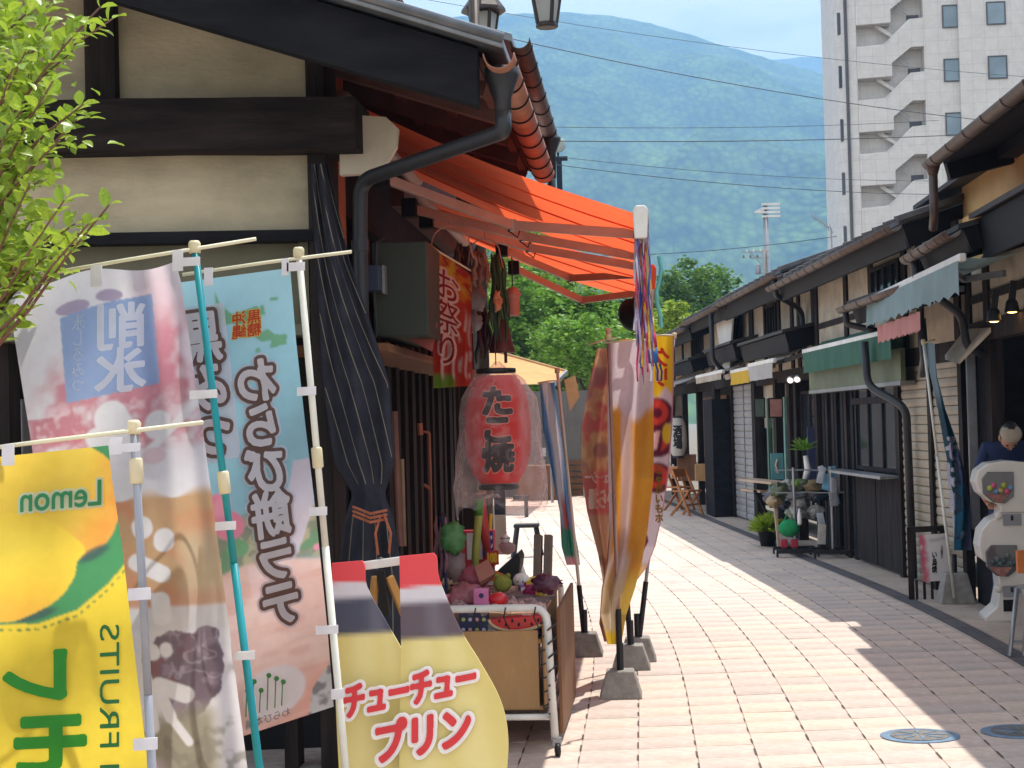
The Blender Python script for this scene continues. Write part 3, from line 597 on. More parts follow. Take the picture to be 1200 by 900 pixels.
def smoothpoly(pts, n=5):
    out = []; k = len(pts)
    for i in range(k):
        p0, p1, p2, p3 = [np.array(pts[(i+j-1) % k], float) for j in range(4)]
        if i in (0, k-1): out.append(tuple(p1)); continue
        for s_ in range(n):
            q = s_/n; out.append(tuple(.5*((2*p1)+(-p0+p2)*q+(2*p0-5*p1+4*p2-p3)*q*q+(-p0+3*p1-3*p2+p3)*q**3)))
    return out
PRINT = mat('printed_cloth', (1, 1, 1), .75, .06, 30, .06, 200, transl=.6, vcol=True, dirt=.08)
PRINTS = mat('printed_board', (1, 1, 1), .5, .03, 30, .02, 200, vcol=True, dirt=.06)
def text_mesh(body, offset=0., line=1.0, res=3):
    c = bpy.data.curves.new('t', 'FONT'); c.body = body; c.offset = offset; c.resolution_u = res; c.align_x = 'CENTER'; c.space_line = line
    o = bpy.data.objects.new('t', c); COL.objects.link(o); dg = bpy.context.evaluated_depsgraph_get(); me = bpy.data.meshes.new_from_object(o.evaluated_get(dg))
    bm = bmesh.new(); bm.from_mesh(me); bpy.data.objects.remove(o); bpy.data.curves.remove(c); bpy.data.meshes.remove(me); return bm
_SDF = {}
def glyph_field(body, line, w, h, margin):
    """signed distance to the lettering, text stretched to w x h cells, on a grid of 2 samples per cell"""
    key = (body, line, round(w), round(h), margin)
    if key in _SDF: return _SDF[key]
    bm = text_mesh(body, 0, line, 4); bmesh.ops.triangulate(bm, faces=bm.faces); xs = [v.co.x for v in bm.verts]; ysv = [v.co.y for v in bm.verts]; x0, x1, y0, y1 = min(xs), max(xs), min(ysv), max(ysv)
    q = 2; mg = margin*q; nx, ny = int(w*q)+2*mg+1, int(h*q)+2*mg+1; im = np.zeros((ny, nx), bool)
    for f in bm.faces:
        p = np.array([((v.co.x-x0)/(x1-x0)*w*q+mg, (y1-v.co.y)/(y1-y0)*h*q+mg) for v in f.verts]); lo = np.floor(p.min(0)).astype(int); hi = np.ceil(p.max(0)).astype(int)+1
        X, Y = np.meshgrid(np.arange(lo[0], min(hi[0]+1, nx)), np.arange(lo[1], min(hi[1]+1, ny))); sg = []
        for k in range(3): a, b_ = p[k], p[(k+1) % 3]; sg.append((b_[0]-a[0])*(Y-a[1])-(b_[1]-a[1])*(X-a[0]))
        sg = np.array(sg); ins = (sg >= -1e-6).all(0) | (sg <= 1e-6).all(0); im[Y[ins], X[ins]] = True
    bm.free(); em = (h*q)/(y1-y0)
    def edt(m_, R_):
        d = np.full(m_.shape, float(R_)); pad = np.pad(m_, R_); offs = sorted((math.hypot(a, b_), a, b_) for a in range(-R_, R_+1) for b_ in range(-R_, R_+1) if math.hypot(a, b_) < R_)
        for r_, a, b_ in offs: np.minimum(d, np.where(pad[R_+b_:R_+b_+m_.shape[0], R_+a:R_+a+m_.shape[1]], r_, 1e9), out=d)
        return d
    sd = edt(im, mg)-np.minimum(edt(~im, 4), 3)+np.where(im, .5, -.5)
    k = (sd[:-1, :-1]+sd[1:, :-1]+sd[:-1, 1:]+sd[1:, 1:])/4; sd = sd.copy(); sd[1:, 1:] = .5*sd[1:, 1:]+.5*k
    _SDF[key] = (sd, q, mg, em); return _SDF[key]
def letters(par, body, box, surf, col, offset=0., lift=.003, mirror=False, line=.93, name='lettering', rot90=False, transl=.5, cell=1., warp=None):
    """lettering filling box (x0,y0,x1,y1) in the flat coordinates that surf(x, y, lift) lays on the object; offset thickens the strokes"""
    x0, y0, x1, y1 = box; w, h = (x1-x0)/cell, (y1-y0)/cell
    if rot90: w, h = h, w
    sd, q, mg, em = glyph_field(body, line, w, h, max(3, int(math.ceil(.15*h*(1 if rot90 else 1)/max(1, body.count(chr(10))+1)))+1)); D = sd-offset*em-.25
    V = []; Fc = []; vid = {}
    def vert(fx, fy):
        k = (round(fx*8), round(fy*8))
        if k in vid: return vid[k]
        a, b_ = (fx-mg)/q/w, (fy-mg)/q/h
        if rot90: a, b_ = 1-b_, 1-a
        if mirror: a = 1-a
        X, Y = x0+a*(x1-x0), y0+b_*(y1-y0)
        if warp: X, Y = warp(X, Y)
        vid[k] = len(V); V.append(tuple(W(surf(X, Y, lift)))); return vid[k]
    ny, nx = D.shape; st = 1 if w*h < 4500 else 2
    D = D[::st, ::st]; ny, nx = D.shape; I = D < 0; anyin = I[:-1, :-1] | I[1:, :-1] | I[:-1, 1:] | I[1:, 1:]
    for j_, i_ in zip(*np.nonzero(anyin)):
        cs = [(i_, j_), (i_+1, j_), (i_+1, j_+1), (i_, j_+1)]; poly = []
        for k in range(4):
            (xa, ya), (xb, yb_) = cs[k], cs[(k+1) % 4]; da, db = D[ya, xa], D[yb_, xb]
            if da < 0: poly.append(vert(xa*st, ya*st))
            if (da < 0) != (db < 0): t_ = da/(da-db); poly.append(vert((xa+(xb-xa)*t_)*st, (ya+(yb_-ya)*t_)*st))
        poly = [p for k, p in enumerate(poly) if p != poly[k-1]]
        if len(poly) > 2: Fc.append(poly)
    me = bpy.data.meshes.new(name); me.from_pydata(V, [], Fc); me.update()
    key = 'print_%02x%02x%02x_%d' % (*col, int(transl*10)); me.materials.append(mat(key, S(*col), .75, .05, 20, 0, transl=transl, dirt=0))
    o = bpy.data.objects.new(name, me); COL.objects.link(o); adopt(o, par); return o
class Banner:
    """a printed cloth whose flat outline is given by left and right edge curves; depth and folds by wave(u, v)"""
    def __init__(s, ys, lx, rx, Y, wave): s.ys, s.lx, s.rx, s.Y, s.wave = ys, lx, rx, Y, wave
    def xy(s, u, v):
        py = s.ys[0]+(s.ys[-1]-s.ys[0])*v; l, r_ = np.interp(py, s.ys, s.lx), np.interp(py, s.ys, s.rx); return l+(r_-l)*u, py
    def uv(s, px, py):
        v = (py-s.ys[0])/(s.ys[-1]-s.ys[0]); l, r_ = np.interp(py, s.ys, s.lx), np.interp(py, s.ys, s.rx); return (px-l)/(r_-l), v
    def skew(s, u, v): return 0
    def surf(s, px, py, lift=0.):
        u, v = s.uv(px, py); return P(px, py+s.skew(u, v), s.Y+s.wave(u, v)-lift)
    def cloth(s, par, nu, nv, paint, name='cloth', m=PRINT, fade=0.):
        u, v = np.meshgrid(np.linspace(0, 1, nu+1), np.linspace(0, 1, nv+1)); px, py = s.xy(u, v); c = paint(px, py, u, v); c = np.pad(c, ((1, 1), (1, 1), (0, 0)), 'edge'); c = (2*c[1:-1, 1:-1]+c[:-2, 1:-1]+c[2:, 1:-1]+c[1:-1, :-2]+c[1:-1, 2:])/6; c = c*(1-fade)+np.array(lin((236, 232, 236)))*fade
        vs_ = [tuple(W(P(float(px[j, i]), float(py[j, i])+s.skew(u[j, i], v[j, i]), s.Y+s.wave(float(u[j, i]), float(v[j, i]))))) for j in range(nv+1) for i in range(nu+1)]
        me = bpy.data.meshes.new(name); me.from_pydata(vs_, [], [(j*(nu+1)+i, j*(nu+1)+i+1, (j+1)*(nu+1)+i+1, (j+1)*(nu+1)+i) for j in range(nv) for i in range(nu)])
        at = me.color_attributes.new('Col', 'FLOAT_COLOR', 'POINT'); at.data.foreach_set('color', np.concatenate([c.reshape(-1, 3), np.ones((c.size//3, 1))], 1).ravel().astype(np.float32))
        me.polygons.foreach_set('use_smooth', [True]*len(me.polygons)); me.materials.append(m); o = bpy.data.objects.new(name, me); COL.objects.link(o); adopt(o, par); return o
TIE = mat('white_ribbon', S(230, 228, 232), .8, .04, 20, .05, 100, transl=.3, dirt=.05)
POLEJ = mat('cream_joint', S(214, 200, 164), .5, .08, 10, 0)
ROD = mat('cream_rod', S(222, 216, 186), .5, .06, 10, 0)
def pole(par, a, b_, Y, col, bar, joints=(), ties=(), r=.0125, bar_r=.006, foot=True, cloth=None):
    """a telescopic banner pole from a (top) through b_ in view, continued to the ground, with its cross bar"""
    A, B = P(*a, Y), P(*b_, Y); d = (B-A); gnd = A+d*((0.06-A.z)/d.z) if foot else B
    m = MB(); m.tube([A, A.lerp(gnd, .45)], r*.92, 12); m.tube([A.lerp(gnd, .45), gnd], r, 12); m.build('pole', col, par, smooth=True)
    m = MB(); m.lathe([(r*1.5, -.03), (r*1.55, .0), (r*1.1, .008), (0, .009)], A+Vector((0, 0, .01)), 12); m.build('pole_cap', POLEJ, par, smooth=True)
    for t in joints:
        c = A+(B-A)*t; m = MB(); m.lathe([(r*1.2, -.035), (r*1.5, -.03), (r*1.5, .03), (r*1.2, .035)], c, 12, B-A); m.build('pole_joint', POLEJ, par, smooth=True)
    m = MB(); m.tube([P(*bar[0], Y-.005), P((bar[0][0]+bar[1][0])/2, (bar[0][1]+bar[1][1])/2-1.0, Y-.005), P(*bar[1], Y-.005)], bar_r, 8); m.build('cross_bar', ROD, par, smooth=True)
    for (x0, y0, x1, y1) in ties:
        m = MB(); p = [P(x0, y0, Y-.018), P(x1, y0-(x1-x0)*.06, Y-.018), P(x1, y1-(x1-x0)*.06, Y-.018), P(x0, y1, Y-.018)]; m.ext(p, (0, .003, 0)); m.build('tie', TIE, par)
    return gnd
def foot_block(par, c, s=.15, h=.17, name='weight'):
    m = MB(); h2 = s/K; b_ = [(c.x-s, c.y-h2, 0), (c.x+s, c.y-h2, 0), (c.x+s, c.y+h2, 0), (c.x-s, c.y+h2, 0)]; k = .62; t = [(c.x+(p[0]-c.x)*k, c.y+(p[1]-c.y)*k, h) for p in b_]
    m.add(b_+t, [(3, 2, 1, 0), (4, 5, 6, 7), (0, 1, 5, 4), (1, 2, 6, 5), (2, 3, 7, 6), (3, 0, 4, 7)]); m.build(name, CONCRETE, par, bevel=.008)
    m = MB(); m.tube([(c.x, c.y, h-.02), (c.x, c.y, h+.16)], .022, 10); m.build('socket', BLACKPLASTIC, par)
TEAL = mat('teal_pole', S(20, 140, 150), .35, .05, 10, 0); GREYPOLE = mat('grey_pole', S(150, 152, 160), .35, .05, 10, 0); WHITEPOLE = mat('white_pole', S(222, 220, 208), .4, .06, 10, 0)

# ---- lemon banner
t = thing('lemon_banner', 'yellow lemon banner on a grey pole, nearest at lower left', 'banner', tuple(P(170, 880, 2.3))[:2]+(0,), 'tall shop banners')
lb = Banner([522, 560, 640, 760, 900, 1262], [-104, -102, -98, -93, -86, -70], [127, 131, 143, 157, 174, 216], 2.3, lambda u, v: .018*math.sin(u*9+v*4)+.012*math.sin(v*23+u*2)+.02*math.sin(v*5))
lb.skew = lambda u, v: (1-u)*24*(1-v)
def paint(x, y, u, v):
    c = np.ones(x.shape+(3,))*np.array(lin((240, 212, 36))); n = fbm(x, y, 30, 5)
    edge = np.interp(x, [-110, -40, 0, 45, 91, 127, 152, 180], [690, 716, 721, 723, 710, 682, 655, 615])
    c = put(c, (y < edge)*1., (52, 146, 84))
    back = pip(x, y, smoothpoly([(-30, 560), (0, 518), (60, 500), (113, 526), (136, 551), (147, 583), (138, 610), (127, 632), (104, 646), (60, 660), (0, 640)])); c = put(c, back, (244, 210, 58)); c = put(c, back*ss(85, 155, x+.35*(y-560)), (246, 164, 50)); c = put(c, back*ss(.45, .7, n)*.25, (246, 216, 90))
    c = put(c, back*ss(95, 130, y-500)*ss(40, 120, x)*.4, (240, 150, 44)); c = put(c, ell(x, y, -70, 560, 62, 70, .2, .05), (240, 214, 60))
    c = put(c, ell(x, y, 110, 646, 19, 6.5, -.42, .35)*.9, (40, 84, 78)); c = put(c, ell(x, y, 42, 713, 24, 6, -.22, .35)*.9, (40, 84, 78))
    fr = pip(x, y, smoothpoly([(-80, 650), (-60, 605), (-20, 592), (20, 590), (45, 596), (72, 612), (95, 632), (100, 643), (91, 653), (86, 673), (68, 696), (36, 712), (0, 719), (-60, 700)])); c = put(c, fr, (248, 214, 50)); c = put(c, fr*ss(655, 712, y)*ss(100, 0, np.abs(x-20))*.6, (242, 168, 48)); c = put(c, fr*ell(x, y, 20, 630, 50, 28, .2, .9)*.7, (250, 228, 70))
    dash = (np.abs(y-edge-7) < 1.3)*(np.sin((x+y*-.5)*.62) > 0); c = put(c, dash, (58, 120, 60)); return c*(.97+.06*n[..., None])
lb.cloth(t, 170, 480, paint, fade=.06)
letters(t, 'Lemon', (24, 561, 118, 590), lb.surf, (206, 220, 208), .075, .004, True, cell=.7); letters(t, 'Lemon', (24, 561, 118, 590), lb.surf, (64, 148, 104), .01, .0065, True, cell=.7)
letters(t, 'レ', (6, 758, 76, 812), lb.surf, (56, 150, 62), .045, .004, True, name='big_letter'); letters(t, 'モ', (20, 836, 98, 898), lb.surf, (56, 150, 62), .045, .004, True, name='big_letter')
letters(t, 'ネ', (24, 922, 102, 990), lb.surf, (56, 150, 62), .045, .004, True, name='big_letter')
letters(t, 'FRESH FRUITS', (117, 730, 140, 1020), lb.surf, (52, 120, 84), .0, .004, False, rot90=True)
g_ = pole(t, (157, 500), (178, 900), 2.27, GREYPOLE, ((-125, 540), (238, 495)), (.13,), [(2, 521, 16, 546), (128, 513, 143, 533), (143, 520, 164, 530), (150, 690, 176, 704), (156, 866, 184, 880)])
foot_block(t, g_)
# ---- shaved ice banner
t = thing('shaved_ice_banner', 'white and pink shaved-ice banner on a teal pole at left', 'banner', tuple(P(290, 880, 2.6))[:2]+(0,), 'tall shop banners')
kb = Banner([306, 330, 520, 700, 900, 975], [8, 11, 40, 62, 82, 90], [206, 212, 240, 264, 290, 300], 2.6, lambda u, v: .022*math.sin(u*7+v*5+.4)+.016*math.sin(v*17+u*6)+.03*math.sin(v*4+u)*u+.012*math.sin(u*25+v*3)*ss(.55, 1, u))
kb.skew = lambda u, v: (1-u)*30*(1-v)+ (5*math.sin(u*9.4))*max(0, 1-v*9)
def paint(x, y, u, v):
    c = np.ones(x.shape+(3,))*np.array(lin((232, 230, 238))); n = fbm(x, y, 44, 11); n2 = fbm(x, y, 15, 14)
    pk = ss(.34, .62, n2*.45+n*.6)*ss(395-60*u, 455-70*u, y)*ss(560, 505, y)*ss(-.02, .25, u+.3*(y > 470)); c = put(c, pk*.9, (196, 84, 108)); c = put(c, ss(.55, .75, n2)*ss(440, 480, y)*ss(545, 515, y), (236, 208, 218))
    c = put(c, ell(x, y, 190, 400, 26, 90, -.1, .9)*.55, (214, 120, 140)); c = put(c, ell(x, y, 150, 498, 70, 9, 0, .6)*.8, (206, 60, 84))
    sq = pip(x, y, [(70, 352), (178, 336), (187, 444), (78, 455)]); c = put(c, ell(x, y, 85, 343, 20, 8)*.9+ell(x, y, 128, 336, 16, 7)*.9, (150, 130, 170)); c = put(c, sq, (124, 156, 208))
    for (a, b_, cc, d, r_) in ((130, 478, 142, 500, 20), (112, 500, 150, 505, 12), (185, 490, 184, 494, 15), (150, 545, 230, 470, 5)): c = put(c, capsule(x, y, a, b_, cc, d, r_, 2), (234, 232, 238))
    c = put(c, ss(510, 525, y)*ss(585, 560, y)*.85, (226, 224, 234)); c = put(c, ell(x, y, 180, 528, 14, 10)*.7, (222, 180, 192))
    am = ss(570+8*np.sin(x*.1), 580, y)*ss(712, 700, y); c = put(c, am, (196, 150, 92)); c = put(c, am*ss(.4, .65, n), (206, 128, 70)); c = put(c, am*ss(195, 225, x)*ss(600, 640, y)*.75, (206, 190, 150)); c = put(c, am*ss(680, 700, y)*.6, (206, 140, 106))
    c = put(c, ss(704, 712, y)*ss(742, 730, y), (222, 220, 224))
    azp = pip(x+6*(n2-.5)*2, y+10*(n-.5)*2, smoothpoly([(181, 742), (200, 736), (225, 746), (240, 737), (256, 743), (261, 790), (254, 810), (236, 832), (221, 848), (205, 838), (195, 815), (180, 802), (168, 770)])); az = azp; c = put(c, az, (92, 62, 86)); c = put(c, az*ss(.5, .68, n2)*.6, (156, 132, 156)); c = put(c, az*ss(.52, .7, fbm(x, y, 20, 33))*ss(240, 190, x), (116, 40, 54)); c = put(c, ss(.03, .0, np.abs(fbm(x, y, 26, 37)-.5))*az*.5, (200, 190, 206))
    ol = ss(820, 850, y+.2*(x-200)); c = put(c, ol*ss(270, 240, x-.1*(y-850)), (146, 138, 112)); c = put(c, ol*ss(.5, .7, n2)*.6, (104, 98, 74)); c = put(c, ss(205, 180, x)*ss(880, 900, y), (214, 190, 204))
    W = (236, 235, 240)
    for (a, b_, cc, d, r_) in ((166, 610, 167, 613, 12), (192, 626, 192, 630, 12), (160, 652, 190, 668, 10), (188, 700, 190, 718, 11), (150, 692, 186, 694, 4), (194, 756, 195, 760, 7), (178, 758, 180, 762, 8), (186, 800, 218, 812, 10), (184, 800, 200, 838, 7), (200, 838, 222, 868, 5), (176, 835, 178, 850, 9)): c = put(c, capsule(x, y, a, b_, cc, d, r_, 1.3), W)
    return c
kb.cloth(t, 190, 540, paint, fade=.16)
letters(t, '削\n氷', (112, 346, 170, 448), kb.surf, (236, 238, 244), .03, .004, True, name='brush_lettering', cell=.8); letters(t, '氷\nし\nろ\nみ\nつ', (84, 352, 99, 442), kb.surf, (224, 228, 240), .0, .004, True, name='small_lettering', cell=.6)
g_ = pole(t, (228, 289), (304, 900), 2.57, TEAL, ((-8, 332), (300, 280)), (.455,), [(12, 323, 24, 345), (106, 311, 119, 336), (202, 293, 214, 318), (214, 302, 234, 312), (222, 458, 254, 468), (252, 612, 276, 622), (276, 764, 298, 774)])
foot_block(t, g_)
# ---- blue warabi-mochi banner
t = thing('blue_drink_banner', 'light blue and pink drink banner on a white pole beside the striped curtain', 'banner', tuple(P(405, 880, 2.84))[:2]+(0,), 'tall shop banners')
bb = Banner([314, 400, 500, 600, 740, 828], [158, 170, 184, 198, 214, 226], [340, 347, 358, 370, 384, 391], 2.84, lambda u, v: .02*math.sin(u*6+v*6)+.012*math.sin(v*15+u*3)+.02*u*math.sin(v*9))
bb.skew = lambda u, v: (1-u)*(24+30*v)
def paint(x, y, u, v):
    c = np.ones(x.shape+(3,))*np.array(lin((122, 188, 208))); n = fbm(x, y, 30, 41); n2 = fbm(x, y, 9, 44)
    c = put(c, ss(420, 330, y)*.3, (150, 204, 222))
    G_ = (48, 148, 100); c = put(c, pip(x, y, [(252, 330), (258, 345), (272, 358), (302, 352), (306, 366), (290, 370), (262, 368), (253, 350)]), G_); c = put(c, pip(x, y, [(298, 386), (314, 380), (322, 388), (336, 390), (336, 401), (316, 403), (318, 394), (306, 394)]), G_); c = put(c, ell(x, y, 321, 347, 5, 2.2)+ell(x, y, 309, 362, 2, 2)+ell(x, y, 302, 403, 3, 2.5)+ell(x, y, 307, 358, 3, 6), G_)
    fol = ss(585, 600, y+10*n)*ss(665, 640, y); c = put(c, fol, (104, 116, 84)); c = put(c, fol*ss(.45, .6, n2), (164, 160, 120)); c = put(c, fol*ss(.62, .7, vnoise(x, y, 12, 3)), (60, 130, 70)); c = put(c, ell(x, y, 372, 640, 5, 4), (220, 130, 160))
    c = put(c, np.maximum(ell(x, y, 268, 592, 20, 15, .6, .1), ell(x, y, 250, 576, 14, 22, .2, .1)), (226, 110, 146)); c = put(c, ell(x, y, 260, 570, 10, 12, .4, .4)*.5, (240, 160, 180)); c = put(c, ell(x, y, 278, 620, 14, 10, .3), (66, 150, 84))
    c = put(c, pip(x, y, [(344, 536), (368, 536), (368, 590), (350, 640), (336, 660), (318, 660)])*.85, (206, 196, 214))
    cup = ss(655, 640, 0*y+650)*0+ss(646, 652, y+8*np.cos((x-300)*.03)); c = put(c, cup, (218, 176, 164)); c = put(c, cup*ss(.4, .7, fbm(x, y*3, 40, 51))*.6, (232, 200, 190)); c = put(c, cup*ss(.55, .7, fbm(x*.6, y*2.2, 30, 56))*.5, (206, 140, 124)); c = put(c, pip(x, y, [(290, 644), (345, 640), (330, 700), (296, 680)])*.3, (224, 206, 214))
    c = put(c, ss(760, 800, y)*ss(330, 385, x+.0*(y))*.8+ss(820, 840, y)*.8, (220, 130, 96)); c = put(c, ell(x, y, 322, 790, 36, 28, .1, .06), (216, 208, 212)); c = put(c, ss(822, 836, y)*ss(.35, .55, n2)*.9, (150, 50, 44))
    c = put(c, pip(x, y, [(366, 800), (400, 760), (400, 860), (360, 840)]), (176, 176, 180)); c = put(c, pip(x, y, [(366, 800), (400, 760), (400, 860), (360, 840)])*ss(.4, .6, n2), (90, 90, 96)); return c
bb.cloth(t, 150, 420, paint, fade=.16)
BR = (118, 92, 84)
def wp(px, py): return px+(py-420)*.115, py
for body, box in (('わ\nら\nび\n餅\nラ\nテ', (276, 414, 320, 716)), ('黒\nみ\nつ', (222, 352, 262, 510))):
    letters(t, body, box, bb.surf, (214, 214, 224), .145, .004, True, warp=wp, name='lettering_halo'); letters(t, body, box, bb.surf, BR, .10, .008, True, warp=wp, name='lettering_edge'); letters(t, body, box, bb.surf, (226, 224, 232), .03, .012, True, warp=wp)
letters(t, '黒沖\n糖縄', (272, 356, 306, 386), bb.surf, (226, 196, 96), .07, .004, True, name='stamp_edge', cell=.6); letters(t, '黒沖\n糖縄', (272, 356, 306, 386), bb.surf, (196, 74, 50), .015, .006, True, name='stamp', cell=.6)
m = MB()
for px, h_ in ((288, 26), (296, 34), (304, 22), (313, 36), (322, 30), (330, 24)):
    m.tube([bb.surf(px, 808, .006), bb.surf(px+1, 808-h_, .006)], .0022, 5); m.ball(bb.surf(px+2, 806-h_, .006), .009, 6, 4)
m.build('plant_emblem', mat('emblem_green', S(86, 150, 84), .8, .1, 9, 0, transl=.4), t)
letters(t, 'わらび本舗', (288, 812, 340, 822), bb.surf, (130, 126, 130), 0, .004, True, name='small_lettering', cell=.6)
g_ = pole(t, (350, 296), (405, 900), 2.815, WHITEPOLE, ((214, 322), (412, 295)), (.40,), [(239, 314, 249, 335), (330, 303, 338, 323), (336, 308, 357, 318), (348, 454, 370, 464), (362, 595, 383, 605), (370, 734, 396, 744), (388, 808, 402, 820)])
foot_block(t, g_)

# ---- blue, white and green banner farther along
def far_pole(t, a, b_, Y, col, bar, s=.13, low=True):
    g_ = pole(t, a, b_, Y, col, bar, (), (), .012, .006); foot_block(t, g_, s, .16)
    if low: m = MB(); A, B = P(*a, Y), g_; m.tube([A.lerp(B, .78), B], .019, 10); m.build('lower_pole', BLACKPLASTIC, t)
    return g_
t = thing('blue_white_banner', 'narrow blue banner with white streak and green foot, by the grey folding boards', 'banner', tuple(G(687, 762))[:2]+(0,), 'tall shop banners')
fb = Banner([448, 500, 550, 600, 640, 662], [632, 636, 646, 656, 658, 664], [650, 656, 663, 668, 677, 680], 6.1, lambda u, v: .35*u+.06*math.sin(u*9+v*5))
def paint(x, y, u, v):
    c = np.ones(x.shape+(3,))*np.array(lin((110, 160, 210))); c = put(c, ss(.36, .2, np.abs(u-.40-.25*np.sin(v*5)))*ss(.85, .6, v), (240, 242, 248)); c = put(c, ss(.58, .70, v)*ss(.3, .1, np.abs(u-.5)), (214, 110, 100)); c = put(c, ss(.79, .81, v), (74, 156, 132)); c = put(c, ss(.95, .96, v), (236, 180, 190)); return c
fb.cloth(t, 20, 80, paint); far_pole(t, (653, 434), (684, 740), 6.1, WHITEPOLE, ((630, 449), (658, 446)))
# ---- fried chicken, beer and yellow banners in a row
t = thing('fried_chicken_banner', 'red fried-chicken banner bulging left of the beer banner', 'banner', (-.14, 5.6, 0), 'tall shop banners')
cb = Banner([408, 450, 500, 550, 600, 650, 690, 730, 752], [700, 690, 682, 681, 688, 701, 708, 702, 708], [722, 722, 722, 722, 722, 722, 724, 724, 724], 5.55, lambda u, v: -.25*(1-u)-.05*math.sin(u*8+v*4))
def paint(x, y, u, v):
    n = fbm(x, y, 16, 61); n2 = fbm(x, y, 6, 64); c = np.ones(x.shape+(3,))*np.array(lin((222, 70, 56))); ck = ss(.36, .46, n)*ss(560, 545, y); c = put(c, ck, (220, 156, 84)); c = put(c, ck*ss(.45, .65, n2), (244, 206, 136)); c = put(c, ss(.6, .68, vnoise(x, y, 22, 6))*ss(560, 540, y)*.8, (150, 56, 60)); c = put(c, ss(600, 606, y), (222, 176, 130)); c = put(c, ss(640, 650, y)*ss(.45, .6, n), (170, 90, 50)); return c
cb.cloth(t, 50, 160, paint, fade=.25); letters(t, 'ジューシー', (686, 552, 722, 566), cb.surf, (238, 232, 226), .03, .006, True, cell=.6); letters(t, 'から揚', (690, 573, 722, 596), cb.surf, (238, 232, 226), .03, .006, True, cell=.6)
far_pole(t, (713, 388), (741, 790), 5.75, GREYPOLE, ((690, 404), (724, 396)))
t = thing('beer_banner', 'tall banner printed with a golden glass of beer, twisted at its foot', 'banner', tuple(G(725, 812))[:2]+(0,), 'tall shop banners')
eb = Banner([400, 440, 500, 560, 620, 660, 690, 720, 755], [711, 712, 712, 713, 714, 711, 705, 703, 712], [766, 766, 766, 766, 759, 752, 744, 734, 728], 5.2, lambda u, v: .12*u+.035*math.sin(u*6.5+v*1.2+.3)+.008*math.sin(u*15+v*7)-.08*math.sin(math.pi*u)*ss(.6, .85, v))
def paint(x, y, u, v):
    c = np.ones(x.shape+(3,))*np.array(lin((226, 216, 224))); n = fbm(x, y, 20, 71)
    c = put(c, ss(478, 492, y+8*np.sin(u*8))*ss(.03, .12, u), (222, 158, 52)); c = put(c, ss(485, 500, y)*ss(.45, .6, u)*ss(.5, .7, n)*.4, (224, 176, 70)); c = put(c, ss(460, 480, y)*ss(.25, .33, u)*ss(.60, .46, u)*.7, (206, 196, 210)); c = put(c, ss(.1, .03, np.abs(u-.85-.04*np.sin(y*.05)))*ss(485, 430, y), (242, 240, 240))
    c = put(c, ss(660, 690, y)*.9, (232, 200, 84)); c = put(c, ss(640, 660, y)*ss(.42, .30, np.abs(u-.3))*.6, (214, 204, 206)); c = put(c, ss(735, 745, y), (236, 206, 60)); c = put(c, ss(.06, .02, u)*ss(600, 640, y), (150, 84, 50)); return c
eb.cloth(t, 60, 180, paint)
m = MB(); m.ext([P(736+18*math.cos(a), 408-9*math.sin(a)-2, 5.3) for a in [math.pi*k/10 for k in range(11)]], (0, .004, 0)); m.build('round_patch', mat('orange_print', S(238, 176, 60), .8, .1, 9, 0, transl=.5), t)
far_pole(t, (713, 395), (727, 790), 5.17, mat('rosy_pole', S(150, 116, 108), .5, .1, 9, 0), ((708, 402), (768, 398)))
t = thing('yellow_pink_banner', 'yellow-topped white banner with big red letters behind the beer banner', 'banner', (-.05, 5.8, 0), 'tall shop banners')
yb = Banner([394, 440, 500, 560, 600, 640, 665, 683], [757, 755, 752, 750, 746, 742, 737, 735], [790, 790, 788, 783, 777, 768, 758, 744], 5.75, lambda u, v: .1*u-.10*math.sin(math.pi*u)*v+.03*math.sin(u*6+v*5))
def paint(x, y, u, v):
    c = np.ones(x.shape+(3,))*np.array(lin((238, 222, 232))); top = ss(462, 458, y+6*np.sin(x*.3)); c = put(c, top, (242, 204, 40)); RD, MA = (222, 74, 58), (110, 34, 60)
    for cy_, k in ((485, 16), (520, 13), (560, 15)):
        c = put(c, ell(x, y, 770, cy_, 19, k+3, 0, .05), MA); c = put(c, ell(x, y, 768, cy_-2, 15, k-1, 0, .05), RD); c = put(c, ell(x, y, 770, cy_-1, 6, 6, 0, .1), MA)
    c = put(c, pip(x, y, [(755, 505), (778, 500), (774, 532), (757, 540)]), MA); c = put(c, pip(x, y, [(757, 508), (774, 505), (770, 526), (757, 532)]), (240, 196, 190))
    c = put(c, ell(x, y, 782, 508, 6, 12), (240, 206, 50)); c = put(c, pip(x, y, [(747, 625), (756, 618), (760, 634), (748, 658), (742, 650)]), MA); c = put(c, pip(x, y, [(750, 628), (756, 623), (757, 634), (751, 644)]), (226, 96, 60)); c = put(c, ss(655, 668, y)*.85, (226, 176, 60)); c = put(c, ss(.93, .98, u)+ss(677, 680, y), (196, 140, 160)); return c
yb.cloth(t, 44, 160, paint); letters(t, 'ク\nリ', (767, 408, 784, 452), yb.surf, (206, 60, 50), .03, .006, True, cell=.6); letters(t, 'じ\nゃ\nが\nい\nも\nホ', (768, 545, 777, 612), yb.surf, (150, 120, 30), .03, .006, False, cell=.6)
far_pole(t, (790, 393), (745, 785), 5.95, GREYPOLE, ((766, 394), (792, 393)), low=True)

